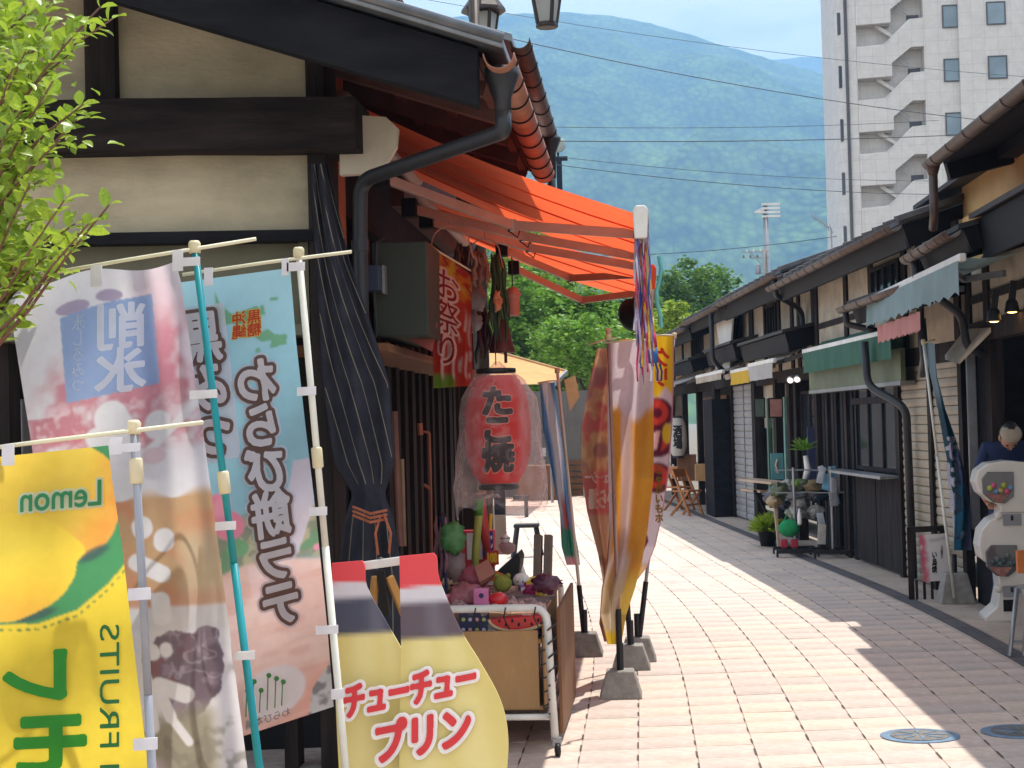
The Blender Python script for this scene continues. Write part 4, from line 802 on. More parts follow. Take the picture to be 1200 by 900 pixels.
# ------------------------------------------------------------------ pudding cut-out board
t = thing('pudding_board', 'cut-out board shaped like two pudding bottles with red caps', 'sign', tuple(P(490, 900, 2.95))[:2]+(0,))
def bsurf(x, y, lift=0., side=1): return P(x, y, 2.95 - lift)
lefto = [(389, 660), (424, 657), (430, 688), (452, 728), (478, 775), (500, 830), (512, 880), (508, 930), (490, 965), (455, 980), (420, 975), (402, 950), (396, 880), (391, 760)]
righto = [(468, 652), (508, 648), (515, 680), (538, 735), (562, 775), (584, 815), (594, 850), (595, 890), (588, 925), (565, 955), (520, 968), (480, 960), (468, 900), (470, 760)]
def bottle(poly, Y, name):
    bm = bmesh.new(); poly = smoothpoly(poly); vs0 = [bm.verts.new((p[0], p[1], 0)) for p in poly]; f = bm.faces.new(vs0)
    for yy in list(range(652, 984, 4)):
        bmesh.ops.bisect_plane(bm, geom=bm.verts[:]+bm.edges[:]+bm.faces[:], plane_co=(0, yy, 0), plane_no=(0, 1, 0))
    for xx in range(390, 600, 8): bmesh.ops.bisect_plane(bm, geom=bm.verts[:]+bm.edges[:]+bm.faces[:], plane_co=(xx, 0, 0), plane_no=(1, 0, 0))
    xy = np.array([v.co[:2] for v in bm.verts]); x, y = xy[:, 0], xy[:, 1]; tilt = y+ (x-470)*.06+( -6 if name == 'r' else 4)
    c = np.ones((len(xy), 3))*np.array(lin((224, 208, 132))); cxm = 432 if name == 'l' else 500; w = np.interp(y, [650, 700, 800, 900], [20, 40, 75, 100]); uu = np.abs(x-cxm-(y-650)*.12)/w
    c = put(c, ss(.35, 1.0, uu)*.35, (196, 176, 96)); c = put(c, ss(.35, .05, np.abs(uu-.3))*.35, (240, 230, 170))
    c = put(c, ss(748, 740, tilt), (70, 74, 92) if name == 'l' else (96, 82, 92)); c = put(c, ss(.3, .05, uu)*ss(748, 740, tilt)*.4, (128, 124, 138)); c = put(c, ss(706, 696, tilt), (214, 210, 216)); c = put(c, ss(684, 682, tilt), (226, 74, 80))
    me = bpy.data.meshes.new('b')
    for v in bm.verts: v.co = W(P(v.co.x, v.co.y, Y))
    bm.to_mesh(me); bm.free(); at = me.color_attributes.new('Col', 'FLOAT_COLOR', 'POINT'); at.data.foreach_set('color', np.concatenate([c, np.ones((len(c), 1))], 1).ravel().astype(np.float32)); me.materials.append(PRINTS)
    o = bpy.data.objects.new('bottle_panel', me); COL.objects.link(o); adopt(o, t); md = o.modifiers.new('s', 'SOLIDIFY'); md.thickness = .012; md.offset = 1 if me.polygons[0].normal.y > 0 else -1
    me.update(); md.offset = 1 if me.polygons[0].normal.y > 0 else -1
    return o
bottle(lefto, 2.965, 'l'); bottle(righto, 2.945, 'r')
def tl(x, y): return x, y-(x-470)*.20
for body, box in (('チューチュー', (404, 792, 556, 828)), ('プリン', (442, 842, 550, 888))):
    letters(t, body, box, lambda x, y, l: P(x, y, 2.938-l), (240, 236, 236), .13, .002, False, warp=tl, transl=0, name='lettering_halo'); letters(t, body, box, lambda x, y, l: P(x, y, 2.938-l), (214, 62, 66), .04, .005, False, warp=tl, transl=0)
m = MB(); m.beam(P(420, 664, 2.98), P(470, 657, 2.98), .012, .03); m.build('handle_bar', WHITEMETAL, t, bevel=.003); m = MB(); m.lathe([(.014, 0), (.014, .014), (0, .02)], P(446, 659, 2.985), 10); m.build('knob', BLACKPLASTIC, t)
for x0, x1 in ((440, 424), (456, 520)):
    m = MB(); a, b_ = P(x0, 676, 3.06), P(x1, 830, 3.12); m.beam(a, b_+(b_-a).normalized()*((b_.z-.0)/((a.z-b_.z)/(a-b_).length)), .022, .03); m.build('leg', mat('varnished_leg', S(196, 144, 74), .5, .15, 8, .05, 60), t, bevel=.003)
m = MB(); m.beam(P(446, 668, 3.05), P(452, 720, 3.07), .03, .012); m.build('hinge_strap', BLACKPLASTIC, t)
for x in (430, 540):
    a = P(x, 940, 2.97); m = MB(); m.beam((a.x, a.y+.02, a.z), (a.x, a.y+.02, 0), .03, .02); m.build('foot', BLACKPLASTIC, t)
# ------------------------------------------------------------------ paper lantern in a plastic bag
lt = thing('paper_lantern', 'red paper lantern in a wrinkled plastic bag hanging over the cart', 'lantern', tuple(P(584, 590, 4.25)))
LY = 4.25; lc = P(583, 503, LY); LR, LH = .166, .268
LRED = mat('lantern_paper', S(216, 34, 26), .6, .05, 8, .05, 60, transl=.35, dirt=.05)
prof = []
for i in range(41):
    z = -LH+2*LH*i/40; k = z/LH; prof.append((LR*(1-.42*abs(k)**3.2)+.0022*math.cos(i*math.pi), z))
m = MB(); m.lathe(prof, lc, 32); m.build('paper_shade', LRED, lt, smooth=True)
for zz, nm in ((LH, 'top_ring'), (-LH-.045, 'bottom_ring')):
    m = MB(); m.lathe([(LR*.56, .012), (LR*.60, .014), (LR*.60, .034), (LR*.56, .036)], lc+Vector((0, 0, zz)), 24); m.build(nm, BLACKPLASTIC, lt, smooth=True)
def lsurf(x, y, lift):
    # x, y: metres across and down from the lantern's middle; wrapped on its barrel
    z = -y; k = max(-1, min(1, z/LH)); r_ = LR*(1-.42*abs(k)**3.2)+.004+lift; th = x/LR; d = W(lc)-EYE; d.z = 0; d.normalize(); sd = Vector((d.y, -d.x, 0)); o_ = sd*(r_*math.sin(th))-d*(r_*math.cos(th))
    return lc+O(o_.x, o_.y, z)
for body, bx in (('た\nこ\n焼', (-.080, -.205, .080, .205)),):
    letters(lt, body, bx, lsurf, (226, 140, 122), .085, .002, transl=.2, name='lettering_halo', cell=.004, line=.9); letters(lt, body, bx, lsurf, (34, 24, 26), .05, .0055, transl=0, cell=.004, line=.9)
BAG = bpy.data.materials.new('clear_plastic_bag'); BAG.use_nodes = True; nt = BAG.node_tree; N = nt.nodes; b = N['Principled BSDF']
b.inputs['Base Color'].default_value = (.95, .78, .76, 1); b.inputs['Roughness'].default_value = .25
tr = N.new('ShaderNodeBsdfTransparent'); tr.inputs[0].default_value = (1, .93, .92, 1); ms = N.new('ShaderNodeMixShader'); lw = N.new('ShaderNodeLayerWeight'); lw.inputs[0].default_value = .35; mr = N.new('ShaderNodeMapRange'); mr.inputs[3].default_value = .03; mr.inputs[4].default_value = .6
tcb = N.new('ShaderNodeTexCoord'); nb = N.new('ShaderNodeTexNoise'); nb.inputs['Scale'].default_value = 14; nb.inputs['Detail'].default_value = 5; nb.inputs['Distortion'].default_value = 1.2; rb = N.new('ShaderNodeMapRange'); rb.inputs[1].default_value = .48; rb.inputs[2].default_value = .66; rb.inputs[3].default_value = 0; rb.inputs[4].default_value = .09; adb = N.new('ShaderNodeMath'); adb.operation = 'ADD'; adb.use_clamp = True
nt.links.new(tcb.outputs['Object'], nb.inputs['Vector']); nt.links.new(nb.outputs['Fac'], rb.inputs[0]); nt.links.new(lw.outputs['Facing'], mr.inputs[0]); nt.links.new(mr.outputs[0], adb.inputs[0]); nt.links.new(rb.outputs[0], adb.inputs[1]); nt.links.new(adb.outputs[0], ms.inputs[0])
bb_ = N.new('ShaderNodeBump'); bb_.inputs['Strength'].default_value = .6; bb_.inputs['Distance'].default_value = .03; nt.links.new(nb.outputs['Fac'], bb_.inputs['Height']); nt.links.new(bb_.outputs[0], b.inputs['Normal']); nt.links.new(tr.outputs[0], ms.inputs[1]); nt.links.new(b.outputs[0], ms.inputs[2]); nt.links.new(ms.outputs[0], N['Material Output'].inputs[0])
m = MB(); vs_, fs = [], []; n, k = 56, 44
for i in range(k+1):
    t_ = i/k; z = .36-.74*t_; r_ = np.interp(t_, [0, .04, .12, .25, .6, .85, 1], [.012, .04, .13, .19, .21, .235, .225])
    for j in range(n):
        a = 2*math.pi*j/n; w = 1+.07*mnoise.noise(Vector((math.cos(a)*2.2, math.sin(a)*2.2, z*5)))+.05*mnoise.noise(Vector((math.cos(a)*5, math.sin(a)*5, z*9)))
        vs_.append((lc.x+.008+r_*w*math.cos(a), lc.y+r_*w*math.sin(a)/K, lc.z+z-.02+(.03*math.sin(a*3+1)+.02*math.sin(a*7) if i > k-4 else 0)))
fs = [(i*n+j, i*n+(j+1) % n, (i+1)*n+(j+1) % n, (i+1)*n+j) for i in range(k) for j in range(n)]
m.add(vs_, fs); m.build('plastic_bag', BAG, lt, smooth=True)
m = MB(); m.tube([lc+Vector((0, 0, .32)), lc+Vector((0, .0, .62))], .003, 5); m.build('hanging_wire', BLACKPLASTIC, lt)
# ------------------------------------------------------------------ hanging banner, bell and strings of trinkets
t = thing('hanging_banner', 'red and orange cloth banner with brush letters hanging from a hanger', 'banner', tuple(P(530, 455, 4.4)))
hb = Banner([285, 330, 455], [503, 506, 508], [553, 553, 554], 4.35, lambda u, v: .3*u+.02*math.sin(u*20)*(.3+v)); hb.skew = lambda u, v: (38*u)*(1-v)+(-3*u)*v
def paint(x, y, u, v):
    n = fbm(x, y, 10, 81); c = np.ones(x.shape+(3,))*np.array(lin((206, 66, 46))); c = put(c, ss(.45, .55, n)*ss(.38, .2, v), (236, 140, 40)); c = put(c, ss(.5, .6, fbm(x, y, 7, 84))*ss(.30, .1, v), (240, 200, 60)); c = put(c, ss(.9, .6, u+.2*n)*ss(.2, .0, np.abs(v-.33))*.3, (226, 110, 40)); c = put(c, ss(.88, .92, v)*ss(.6, .5, u), (130, 170, 60))
    for q, w in ((.25, .05), (.38, .03), (.52, .05), (.7, .06), (.84, .04), (.93, .04)): c = put(c, ss(w, w*.5, np.abs(u-q-.02*np.sin(v*20)))*ss(.3, .45, v)*ss(.96, .9, v)*ss(.35, .5, fbm(x, y, 16, 90+int(q*100))), (232, 208, 200))
    return c
hb.cloth(t, 50, 120, paint); letters(t, 'お\n祭\nり', (510, 305, 538, 425), hb.surf, (236, 214, 206), .06, .004, name='lettering_edge'); letters(t, 'お\n祭\nり', (510, 305, 538, 425), hb.surf, (150, 32, 36), .0, .007)
m = MB(); m.tube([P(503, 288, 4.34), P(553, 318, 4.66)], .005, 6); m.build('top_rod', ROD, t)
BELL = mat('dark_red_bell', S(92, 46, 42), .5, .2, 9, .1, 50)
t = thing('hanging_bell', 'dark red bell-shaped ornament hanging above the lantern', 'ornament', tuple(P(590, 405, 4.9))); c = P(588, 395, 4.9)
MB().lathe([(.075, -.09), (.07, -.06), (.055, -.01), (.045, .06), (.02, .1), (0, .11)], c, 16).build('bell_body', BELL, t, smooth=True); MB().tube([c+Vector((0, 0, .1)), c+Vector((0, 0, .45))], .004, 5).build('cord', BLACKPLASTIC, t); MB().tube([c+Vector((.02, 0, -.08)), c+Vector((.02, 0, -.15))], .01, 6).build('tassel', BELL, t)
def strand(name, label, px, y0, y1, Y, cols, w, n, seed):
    rg = random.Random(seed); t = thing(name, label, 'ornament', tuple(P(px, y1, Y)), 'ornaments hanging under the awning'); ms_ = [mat('strand_%02x%02x%02x' % c_, S(*c_), .6, .2, 20, .1, 80) for c_ in cols]
    for i in range(n):
        x = px+rg.uniform(-w, w); a = P(x, y0+rg.uniform(0, 6), Y+rg.uniform(-.05, .05)); l = (y1-y0)*rg.uniform(.6, 1)*Y/1000; b_ = a+Vector((rg.uniform(-.03, .03), rg.uniform(-.03, .03), -l))
        m = MB(); k = 6; m.tube([a.lerp(b_, j/k)+Vector((.008*math.sin(j*1.7+i), .006*math.cos(j*2.1), 0)) for j in range(k+1)], [.004]+[.011]*(k-2)+[.012, .005], 6); m.build('strand', ms_[i % len(ms_)], t, smooth=True)
    return t
strand('dried_bundle', 'bundle of pinkish dried stalks hanging right of the red banner', 561, 292, 340, 4.7, [(168, 120, 100), (140, 92, 80)], 7, 12, 1)
strand('green_strands', 'bunch of dark green strands hanging between banner and lantern', 580, 296, 400, 4.75, [(46, 66, 40), (62, 84, 44), (38, 46, 34)], 9, 14, 2)
strand('brown_cord_loops', 'tangle of brown cords hanging behind the wire hangers', 545, 285, 330, 4.9, [(110, 74, 60), (80, 56, 50)], 14, 10, 11)
strand('dark_ribbon_bunch', 'bunch of dark ribbons hanging left of the lantern top', 566, 360, 425, 5.0, [(50, 40, 42), (84, 50, 50)], 6, 9, 12)
strand('straw_tuft', 'small straw-coloured tuft hanging beside the dark green strands', 582, 338, 368, 4.66, [(206, 150, 112), (190, 130, 96)], 3, 5, 3)
t = thing('pink_cap_ornament', 'pink ribbed ornament hanging under the awning arms', 'ornament', tuple(P(601, 370, 4.9)), 'ornaments hanging under the awning')
c = P(601, 352, 4.9); MB().lathe([(.035, -.09)]+[(.036+.004*(i % 2), -.09+.012*i) for i in range(10)]+[(.05, .03), (.03, .07), (0, .08)], c, 12).build('ribbed_body', mat('pink_plastic', S(190, 122, 106), .5, .1, 9, 0), t, smooth=True); MB().tube([c+Vector((0, 0, .07)), c+Vector((0, 0, .25))], .004, 5).build('cord', BLACKPLASTIC, t)
for px, py, s_, lb_, sd in ((557, 350, .06, 'larger crumpled white bag hanging behind the red banner', 1), (556, 378, .045, 'smaller crumpled white bag hanging below the larger one', 2)):
    m = MB(); m.ball(P(px, py, 4.85), (s_, s_*.7, s_*1.2), 14, 10, .5, 7, sd); m.tube([P(px, py, 4.85), P(px+2, py-50, 4.85)], .003, 4); tag(m.build('plastic_bag', mat('white_plastic_film', S(196, 190, 192), .3, .1, 9, .3, 40, transl=.4), smooth=True), lb_, 'bag', 'bags hanging behind the banner')
# round dark lamp under the far end of the awning
t = thing('round_hanging_lamp', 'round dark lamp under the far end of the awning', 'lamp', tuple(P(741, 385, 6.6))); c = P(741, 369, 6.6); MB().lathe([(.0, .06), (.08, .05), (.13, .0), (.12, -.04), (0, -.045)], c, 20, Vector((-.5, -.8, -.2))).build('dish', BLACKPAINT, t, smooth=True); MB().tube([c, c+Vector((.02, .1, .18))], .012, 6).build('stem', BLACKPAINT, t)
# tinsel streamers and the toy windsock at the end of the awning bar
t = thing('tinsel_streamers', 'glittering violet and silver tinsel streamers hanging from the awning end', 'streamers', tuple(P(752, 430, 4.0)))
rg = random.Random(4)
for i in range(40):
    cols = [(196, 176, 206), (150, 140, 176), (220, 214, 224), (206, 70, 110), (70, 100, 190), (226, 190, 70)]; c_ = cols[i % 6]
    x0 = rg.uniform(744, 760); l = rg.uniform(110, 170); y0 = 262 if i % 3 else 285; Y = 3.98+rg.uniform(0, .07); x1 = 745+ (x0-744)*1.3+rg.uniform(-2, 2)
    pts = [P(x0+(x1-x0)*j/8+1.5*math.sin(j*1.3+i), y0+l*j/8, Y+.01*math.sin(j+i)) for j in range(9)]; w = .0055
    m = MB(); vs_ = []
    for j, p in enumerate(pts): d = O(math.cos(j*.7+i)*w, math.sin(j*.7+i)*w, 0); vs_ += [p-d, p+d]
    m.add(vs_, [(2*j, 2*j+1, 2*j+3, 2*j+2) for j in range(8)]); m.build('streamer', mat('tinsel_%02x%02x%02x' % c_, S(*c_), .25, .15, 40, .2, 90, metal=.5, transl=.2), t)
t = thing('toy_windsock', 'yellow, magenta and blue toy windsock dangling beside the tinsel', 'toy', tuple(P(775, 430, 4.4)))
a, b_ = P(754, 318, 4.35), P(766, 426, 4.35)
for k, (c_, r0_, r1_) in enumerate((((232, 190, 40), .008, .016), ((206, 60, 140), .017, .020), ((236, 206, 50), .020, .026), ((240, 210, 50), .026, .028), ((206, 60, 120), .028, .028), ((60, 120, 190), .028, .026))):
    MB().tube([a.lerp(b_, k/6), a.lerp(b_, (k+.98)/6)], [r0_, r1_], 12).build('sock_band', mat('sock_%d' % k, S(*c_), .6, .08, 20, .05, 60, transl=.3), t, smooth=True)
for k in range(5):
    p = b_+Vector((.03*math.cos(k*1.26), .03*math.sin(k*1.26), 0)); MB().tube([p, p+Vector((.01, 0, -.04)), p+Vector((.006, .005, -.09))], .006, 5).build('tail', mat('sock_tail_%d' % (k % 2), S(230, 230, 234) if k % 2 else S(50, 70, 120), .6, .1, 9, 0), t)
MB().tube([a, P(754, 285, 4.25)], .003, 4).build('string', WHITEMETAL, t)
m = MB(); pts = [P(772+3*math.sin(j*1.4), 300+j*14, 4.9) for j in range(7)]; m.tube(pts, [.012]*7, 8); tag(m.build('turquoise_garland', mat('turquoise_film', S(110, 190, 186), .4, .1, 9, .2, 50)), 'twisted turquoise garland at the far awning end', 'garland')
# pole with copper coloured hooks leaning at the shop front
t = thing('hook_pole', 'thin reddish pole with bent hooks leaning on the dark boards', 'pole', tuple(P(505, 690, 5.0)))
RUST = mat('rust_rod', S(176, 108, 80), .6, .15, 10, 0)
MB().tube(bend([P(492, 505, 5.0), P(503, 507, 5.0), P(505, 575, 5.0), P(506, 690, 5.0)], 4, .2), .008, 6).build('rod', RUST, t, smooth=True); MB().tube([P(492, 496, 5.0), P(493, 510, 5.0)], .016, 8).build('hook_end', RUST, t); MB().tube([P(497, 568, 5.0), P(505, 574, 5.0)], .010, 6).build('lower_hook', RUST, t)
m = MB(); m.tube([P(462, 482, 4.6), P(469, 640, 4.6)], .018, 8); tag(m.build('reddish_post', mat('reddish_paint', S(134, 96, 86), .7, .15, 10, .1, 50)), 'slim reddish post just right of the striped curtain', 'post')
m = MB(); m.tube([P(471, 538, 4.7), P(474, 640, 4.7)], .012, 8); tag(m.build('bamboo_stick', mat('pale_bamboo', S(156, 134, 104), .6, .15, 10, .05, 50)), 'thin pale stick standing beside the slim reddish post', 'stick')

# ------------------------------------------------------------------ cart of toys
ct = thing('display_cart', 'white pipe-framed display cart with tan panels on casters', 'cart', (-.9, 4.6, 0))
x0, x1, y0, y1 = -1.28, -.50, 4.28, 5.05; zt = P(640, 712, y0).z; zb = P(645, 840, y0).z
m = MB()
m.tube(bend([(x0, y0, .08), (x0, y0, zt), (x1, y0, zt), (x1+.03, y0-.02, .08)], 6, .12), .02, 10)
m.build('front_frame', WHITEMETAL, ct, smooth=True)
m = MB(); m.tube(bend([(x0, y1, .08), (x0, y1, zt), (x1, y1, zt), (x1, y1, .08)], 6, .1), .018, 10); m.build('rear_frame', WHITEMETAL, ct, smooth=True)
for x in (x0, x1): MB().tube([(x, y0, zb), (x, y1, zb)], .015, 8).build('side_rail', WHITEMETAL, ct, smooth=True)
MB().tube([(x0, y0, zb), (x1+.02, y0, zb)], .016, 8).build('lower_rail', WHITEMETAL, ct, smooth=True)
MB().span((x0+.02, y0+.025, zb+.03), (x1-.05, y0+.04, zt-.12)).build('front_panel', WOODTAN, ct, bevel=.003)
MB().span((x1-.03, y0+.05, zb+.03), (x1-.018, y1-.03, zt-.05)).build('side_panel', WOODTAN, ct, bevel=.003)
MB().span((x0+.02, y0+.045, zb+.02), (x1-.035, y1-.02, zb+.04)).build('bottom_shelf', WOODTAN, ct)
MB().span((x0+.02, y0+.045, zt-.19), (x1-.035, y1-.02, zt-.17)).build('top_shelf', WOODTAN, ct)
for x, y in ((x0, y0), (x1+.03, y0-.02), (x0, y1), (x1, y1)):
    m = MB(); m.lathe([(.032, -.012), (.034, 0), (.032, .012)], (x+.012, y-.01, .034), 14, (1, .2, 0)); co = m.build('caster', BLACKPLASTIC, ct, smooth=True); MB().span((x-.012, y-.012, .05), (x+.03, y+.012, .09)).build('fork', GREYMETAL, co)
m = MB()
for k in range(7):
    z = zb+.02+k*(zt-zb-.06)/7; m.tube([(x1+.005+.0*k, y0-.022, z), (x1+.045, y0-.01, z+.03), (x1+.02, y0+.03, z+.045), (x1-.03, y0+.0, z+.03)], .005, 5)
m.build('lashing_wire', BLACKPLASTIC, ct)
for k in range(4): x = x0+.28+k*.15; MB().tube([(x, y0-.024, zt+.01), (x-.01, y0-.028, zt-.04), (x+.01, y0+.02, zt-.11)], .004, 5).build('cable_tie', BLACKPLASTIC, ct)
# leaning board and frame at the cart's side
m = MB(); a, b_ = P(655, 695, 4.6), P(663, 830, 4.75); m.ext([(x1+.04, 4.40, .06), (x1+.06, 5.0, .06), (x1+.06, 5.0, .72), (x1+.04, 4.40, .70)], (.018, 0, 0)); tag(m.build('leaning_board', WOODBROWN, bevel=.003), 'brown wooden board leaning on the right side of the cart', 'board')
def film(name, col, tl_=.4): return mat(name, S(*col), .25, .2, 14, .5, 30, transl=tl_, spec=.6)
PINKF = film('pink_film', (206, 130, 140)); CLEARF = film('clear_film', (196, 176, 176), .6); REDP = mat('red_toy_plastic', S(214, 50, 58), .35, .08, 9, .03, 40, coat=.3); NAVY = mat('navy_print', S(40, 46, 84), .5, .1, 9, .03, 60); GREENF = film('green_film', (110, 176, 110), .4)
def bag(px, py, Y, r_, mt, label, sd, amp=.45, cat='bag', name='toy_bag'):
    m = MB(); m.ball(P(px, py, Y), r_, 16, 12, amp, 9, sd); return tag(m.build(name, mt, smooth=True), label, cat, 'bagged toys on the cart')
zs = zt-.17
def onshelf(px, py, Y, r_, mt, label, sd, amp=.4): return bag(px, py, Y, r_, mt, label, sd, amp)
onshelf(545, 700, 4.42, (.09, .07, .07), PINKF, 'pink film bag of toys at the left of the cart', 11)
onshelf(556, 678, 4.62, (.08, .07, .07), film('rose_film', (200, 110, 128)), 'rose film bag of toys behind the pink box', 12)
onshelf(575, 690, 4.75, (.07, .06, .06), CLEARF, 'clear film bag behind the pink box', 13)
m = MB(); m.box(P(564, 699, 4.36), (.075, .05, .085)); t_ = tag(m.build('pink_box', mat('pink_carton', S(206, 120, 168), .5, .06, 9, .02, 60), bevel=.003), 'small pink box with a dark spot on the cart', 'box'); MB().lathe([(.013, 0), (.013, .002), (0, .003)], P(564, 698, 4.334), 12, (0, -1, 0)).build('printed_spot', NAVY, t_)
onshelf(584, 702, 4.38, (.05, .05, .035), REDP, 'red round toy beside the pink box', 14, .1)
# navy dotted pack, watermelon fan, blue fruit pack between frame and panel
pk = thing('dotted_pack', 'navy pack with rows of pale dots behind the cart rail', 'package', tuple(P(555, 745, 4.36))); MB().span(tuple(P(538, 745, 4.34)), tuple(P(573, 706, 4.40))).build('carton', NAVY, pk, bevel=.003)
for r_ in range(3):
    for k in range(4): MB().lathe([(.010, 0), (.010, .0015), (0, .002)], P(543+k*8, 714+r_*12, 4.336), 10, (0, -1, 0)).build('dot', mat('dot_%d' % ((r_+k) % 3), S(*[(206, 160, 170), (176, 186, 120), (190, 190, 210)][(r_+k) % 3]), .6, .05, 9, 0), pk)
wm = thing('watermelon_toy', 'red watermelon-slice beach toy wrapped in film on the cart', 'toy', tuple(P(605, 740, 4.34))); cc = P(608, 722, 4.34)
pts = [cc+Vector((.155*math.cos(a)*1.0, 0, -.075*math.sin(a)+.01*math.cos(a))) for a in [math.pi*(.02+.96*k/16) for k in range(17)]]
MB().ext(pts, (0, .05, 0)).build('flesh', REDP, wm, bevel=.012); MB().tube(pts, .009, 6).build('rind', mat('rind_cream', S(214, 196, 160), .5, .1, 9, 0), wm, smooth=True)
for k in range(7): MB().ball(cc+Vector((-.10+.033*k, -.002, -.022-.02*(k % 2))), (.006, .004, .01), 6, 5).build('seed', BLACKPLASTIC, wm)
onshelf(612, 742, 4.36, (.10, .05, .035), mat('berry_print', S(74, 66, 130), .4, .4, 60, .2, 60), 'blue-violet berry-patterned bag under the watermelon toy', 15, .3)
onshelf(618, 700, 4.5, (.14, .12, .035), CLEARF, 'flat clear film sheet over the toys at the cart front', 16, .3)
extra = [('candy pink', (222, 120, 150)), ('teal', (60, 140, 140)), ('cobalt blue', (60, 80, 160)), ('lemon yellow', (226, 206, 80)), ('mint', (150, 200, 170)), ('orange', (226, 130, 60)), ('violet', (130, 90, 160)), ('cherry red', (190, 40, 60)), ('sky blue', (130, 180, 214)), ('cream', (226, 212, 184)), ('plum', (110, 60, 84)), ('coral', (226, 120, 100)), ('silver', (176, 176, 182)), ('magenta', (196, 60, 130)), ('lime', (160, 190, 70)), ('peach', (230, 176, 150))]
rg = random.Random(77)
for i, (nm, c_) in enumerate(extra):
    px = 520+(i*37 % 125); py = 700-(i*13 % 22); Y = 4.42+(i*7 % 10)*.05; c = P(px, py+4, Y)
    if i % 3 == 0:
        m = MB(); m.box(c, (rg.uniform(.07, .12), rg.uniform(.06, .1), rg.uniform(.05, .09)), Matrix.Rotation(rg.uniform(-.4, .4), 3, 'Z') @ Matrix.Rotation(rg.uniform(-.3, .3), 3, 'X')); o = m.build('toy_packet', mat('packet_'+nm, S(*c_), .4, .35, 40, .05, 60), bevel=.006); MB().box(c+O(0, -.056, .005), (.05, .006, .035)).build('paper_label', WHITEMETAL, o); MB().box(c+O(.004, -.061, -.002), (.035, .004, .008)).build('label_stripe', REDP, o); tag(o, nm+' printed toy packet among the goods heaped on the cart', 'package', 'goods heaped on the cart')
    else:
        m = MB(); m.ball(c, (rg.uniform(.05, .08), .05, rg.uniform(.035, .055)), 16, 12, .55, 11, i+60); tag(m.build('toy_bag', film('bagfilm_'+nm, c_, .35), smooth=True), nm+' crinkled toy bag among the goods heaped on the cart', 'bag', 'goods heaped on the cart')
for i, (nm, c_) in enumerate((('white spotted', (226, 222, 224)), ('dark blue', (50, 56, 120)), ('rosy', (206, 110, 130)))):
    m = MB(); m.ball(P(580+i*22, 735, 4.37+.03*i), (.07, .05, .045), 16, 12, .5, 11, i+90); tag(m.build('toy_bag', film('lowfilm_%d' % i, c_, .35), smooth=True), nm+' film bag behind the front rail of the cart', 'bag', 'goods heaped on the cart')
# clear film draped over the goods
m = MB(); n, k = 40, 24; m.add([(x0+.25+(x1-x0-.26)*i/n, y0+.02+.25*j/k, zt-.02+.05*mnoise.noise(Vector((i*.22, j*.3, 2)))+.035*mnoise.noise(Vector((i*.7, j*.8, 5)))+.05*j/k) for i in range(n+1) for j in range(k+1)], [(i*(k+1)+j, (i+1)*(k+1)+j, (i+1)*(k+1)+j+1, i*(k+1)+j+1) for i in range(n) for j in range(k)]); tag(m.build('plastic_sheet', BAG, smooth=True), 'crinkled clear plastic sheet draped over the cart goods', 'sheet')
# tall inflatables and packed toys behind
t = thing('inflatable_bat', 'yellow-green inflatable bat standing in the cart', 'toy', tuple(P(555, 690, 4.7))); MB().tube([P(555, 690, 4.7), P(558, 640, 4.7), P(561, 604, 4.7)], [.02, .022, .024], 10).build('shaft', mat('lime_plastic', S(186, 190, 96), .35, .1, 9, 0, transl=.3), t, smooth=True); MB().tube([P(561, 604, 4.7), P(561, 584, 4.7)], [.024, .028], 10).build('tip', mat('leaf_plastic', S(78, 140, 50), .35, .1, 9, 0), t, smooth=True)
m = MB(); m.tube([P(562, 585, 4.9), P(566, 612, 4.9), P(571, 645, 4.9)], [.034, .03, .022], 12); tag(m.build('inflatable_bat', mat('coral_plastic', S(222, 84, 84), .35, .08, 9, 0, transl=.3), smooth=True), 'coral red inflatable bat beside the yellow-green one', 'toy')
t = thing('pinwheel_pack', 'green toy in clear film hanging on a dark rod left of the bats', 'toy', tuple(P(528, 690, 4.6))); MB().ball(P(530, 630, 4.6), (.065, .05, .085), 16, 12, .5, 8, 21).build('film', GREENF, t, smooth=True); MB().ball(P(534, 662, 4.62), (.06, .05, .09), 14, 10, .5, 8, 22).build('film', CLEARF, t, smooth=True); MB().tube([P(518, 604, 4.62), P(524, 700, 4.6)], .009, 6).build('rod', NAVY, t)
strand('ribbon_bundle', 'bundle of dark and pink ribbons left of the green filmed toy', 517, 600, 690, 4.66, [(70, 52, 62), (150, 110, 120), (52, 46, 56)], 6, 9, 6)
pc = thing('toy_carton', 'red, white and blue printed carton standing at the back of the cart', 'box', tuple(P(565, 665, 4.95))); a, b_ = P(540, 666, 4.95), P(578, 622, 4.95)
MB().span((a.x, 4.95, a.z), (b_.x, 5.02, b_.z)).build('carton', mat('carton_red', S(196, 52, 66), .5, .1, 9, .02, 60), pc, bevel=.003); MB().span((a.x+.04, 4.945, a.z+.05), (a.x+.13, 4.953, b_.z-.01)).build('white_panel', WHITEMETAL, pc); MB().span((b_.x-.06, 4.943, a.z+.07), (b_.x-.002, 4.951, b_.z-.005)).build('blue_panel', mat('carton_blue', S(54, 60, 140), .5, .1, 9, 0), pc)
letters(pc, 'くじ', (0, 0, 1, 1), lambda x, y, l: Vector((b_.x-.055+.05*x, 4.94-l, b_.z-.02-.08*y)), (226, 226, 236), .02, .001, transl=0, cell=.06)
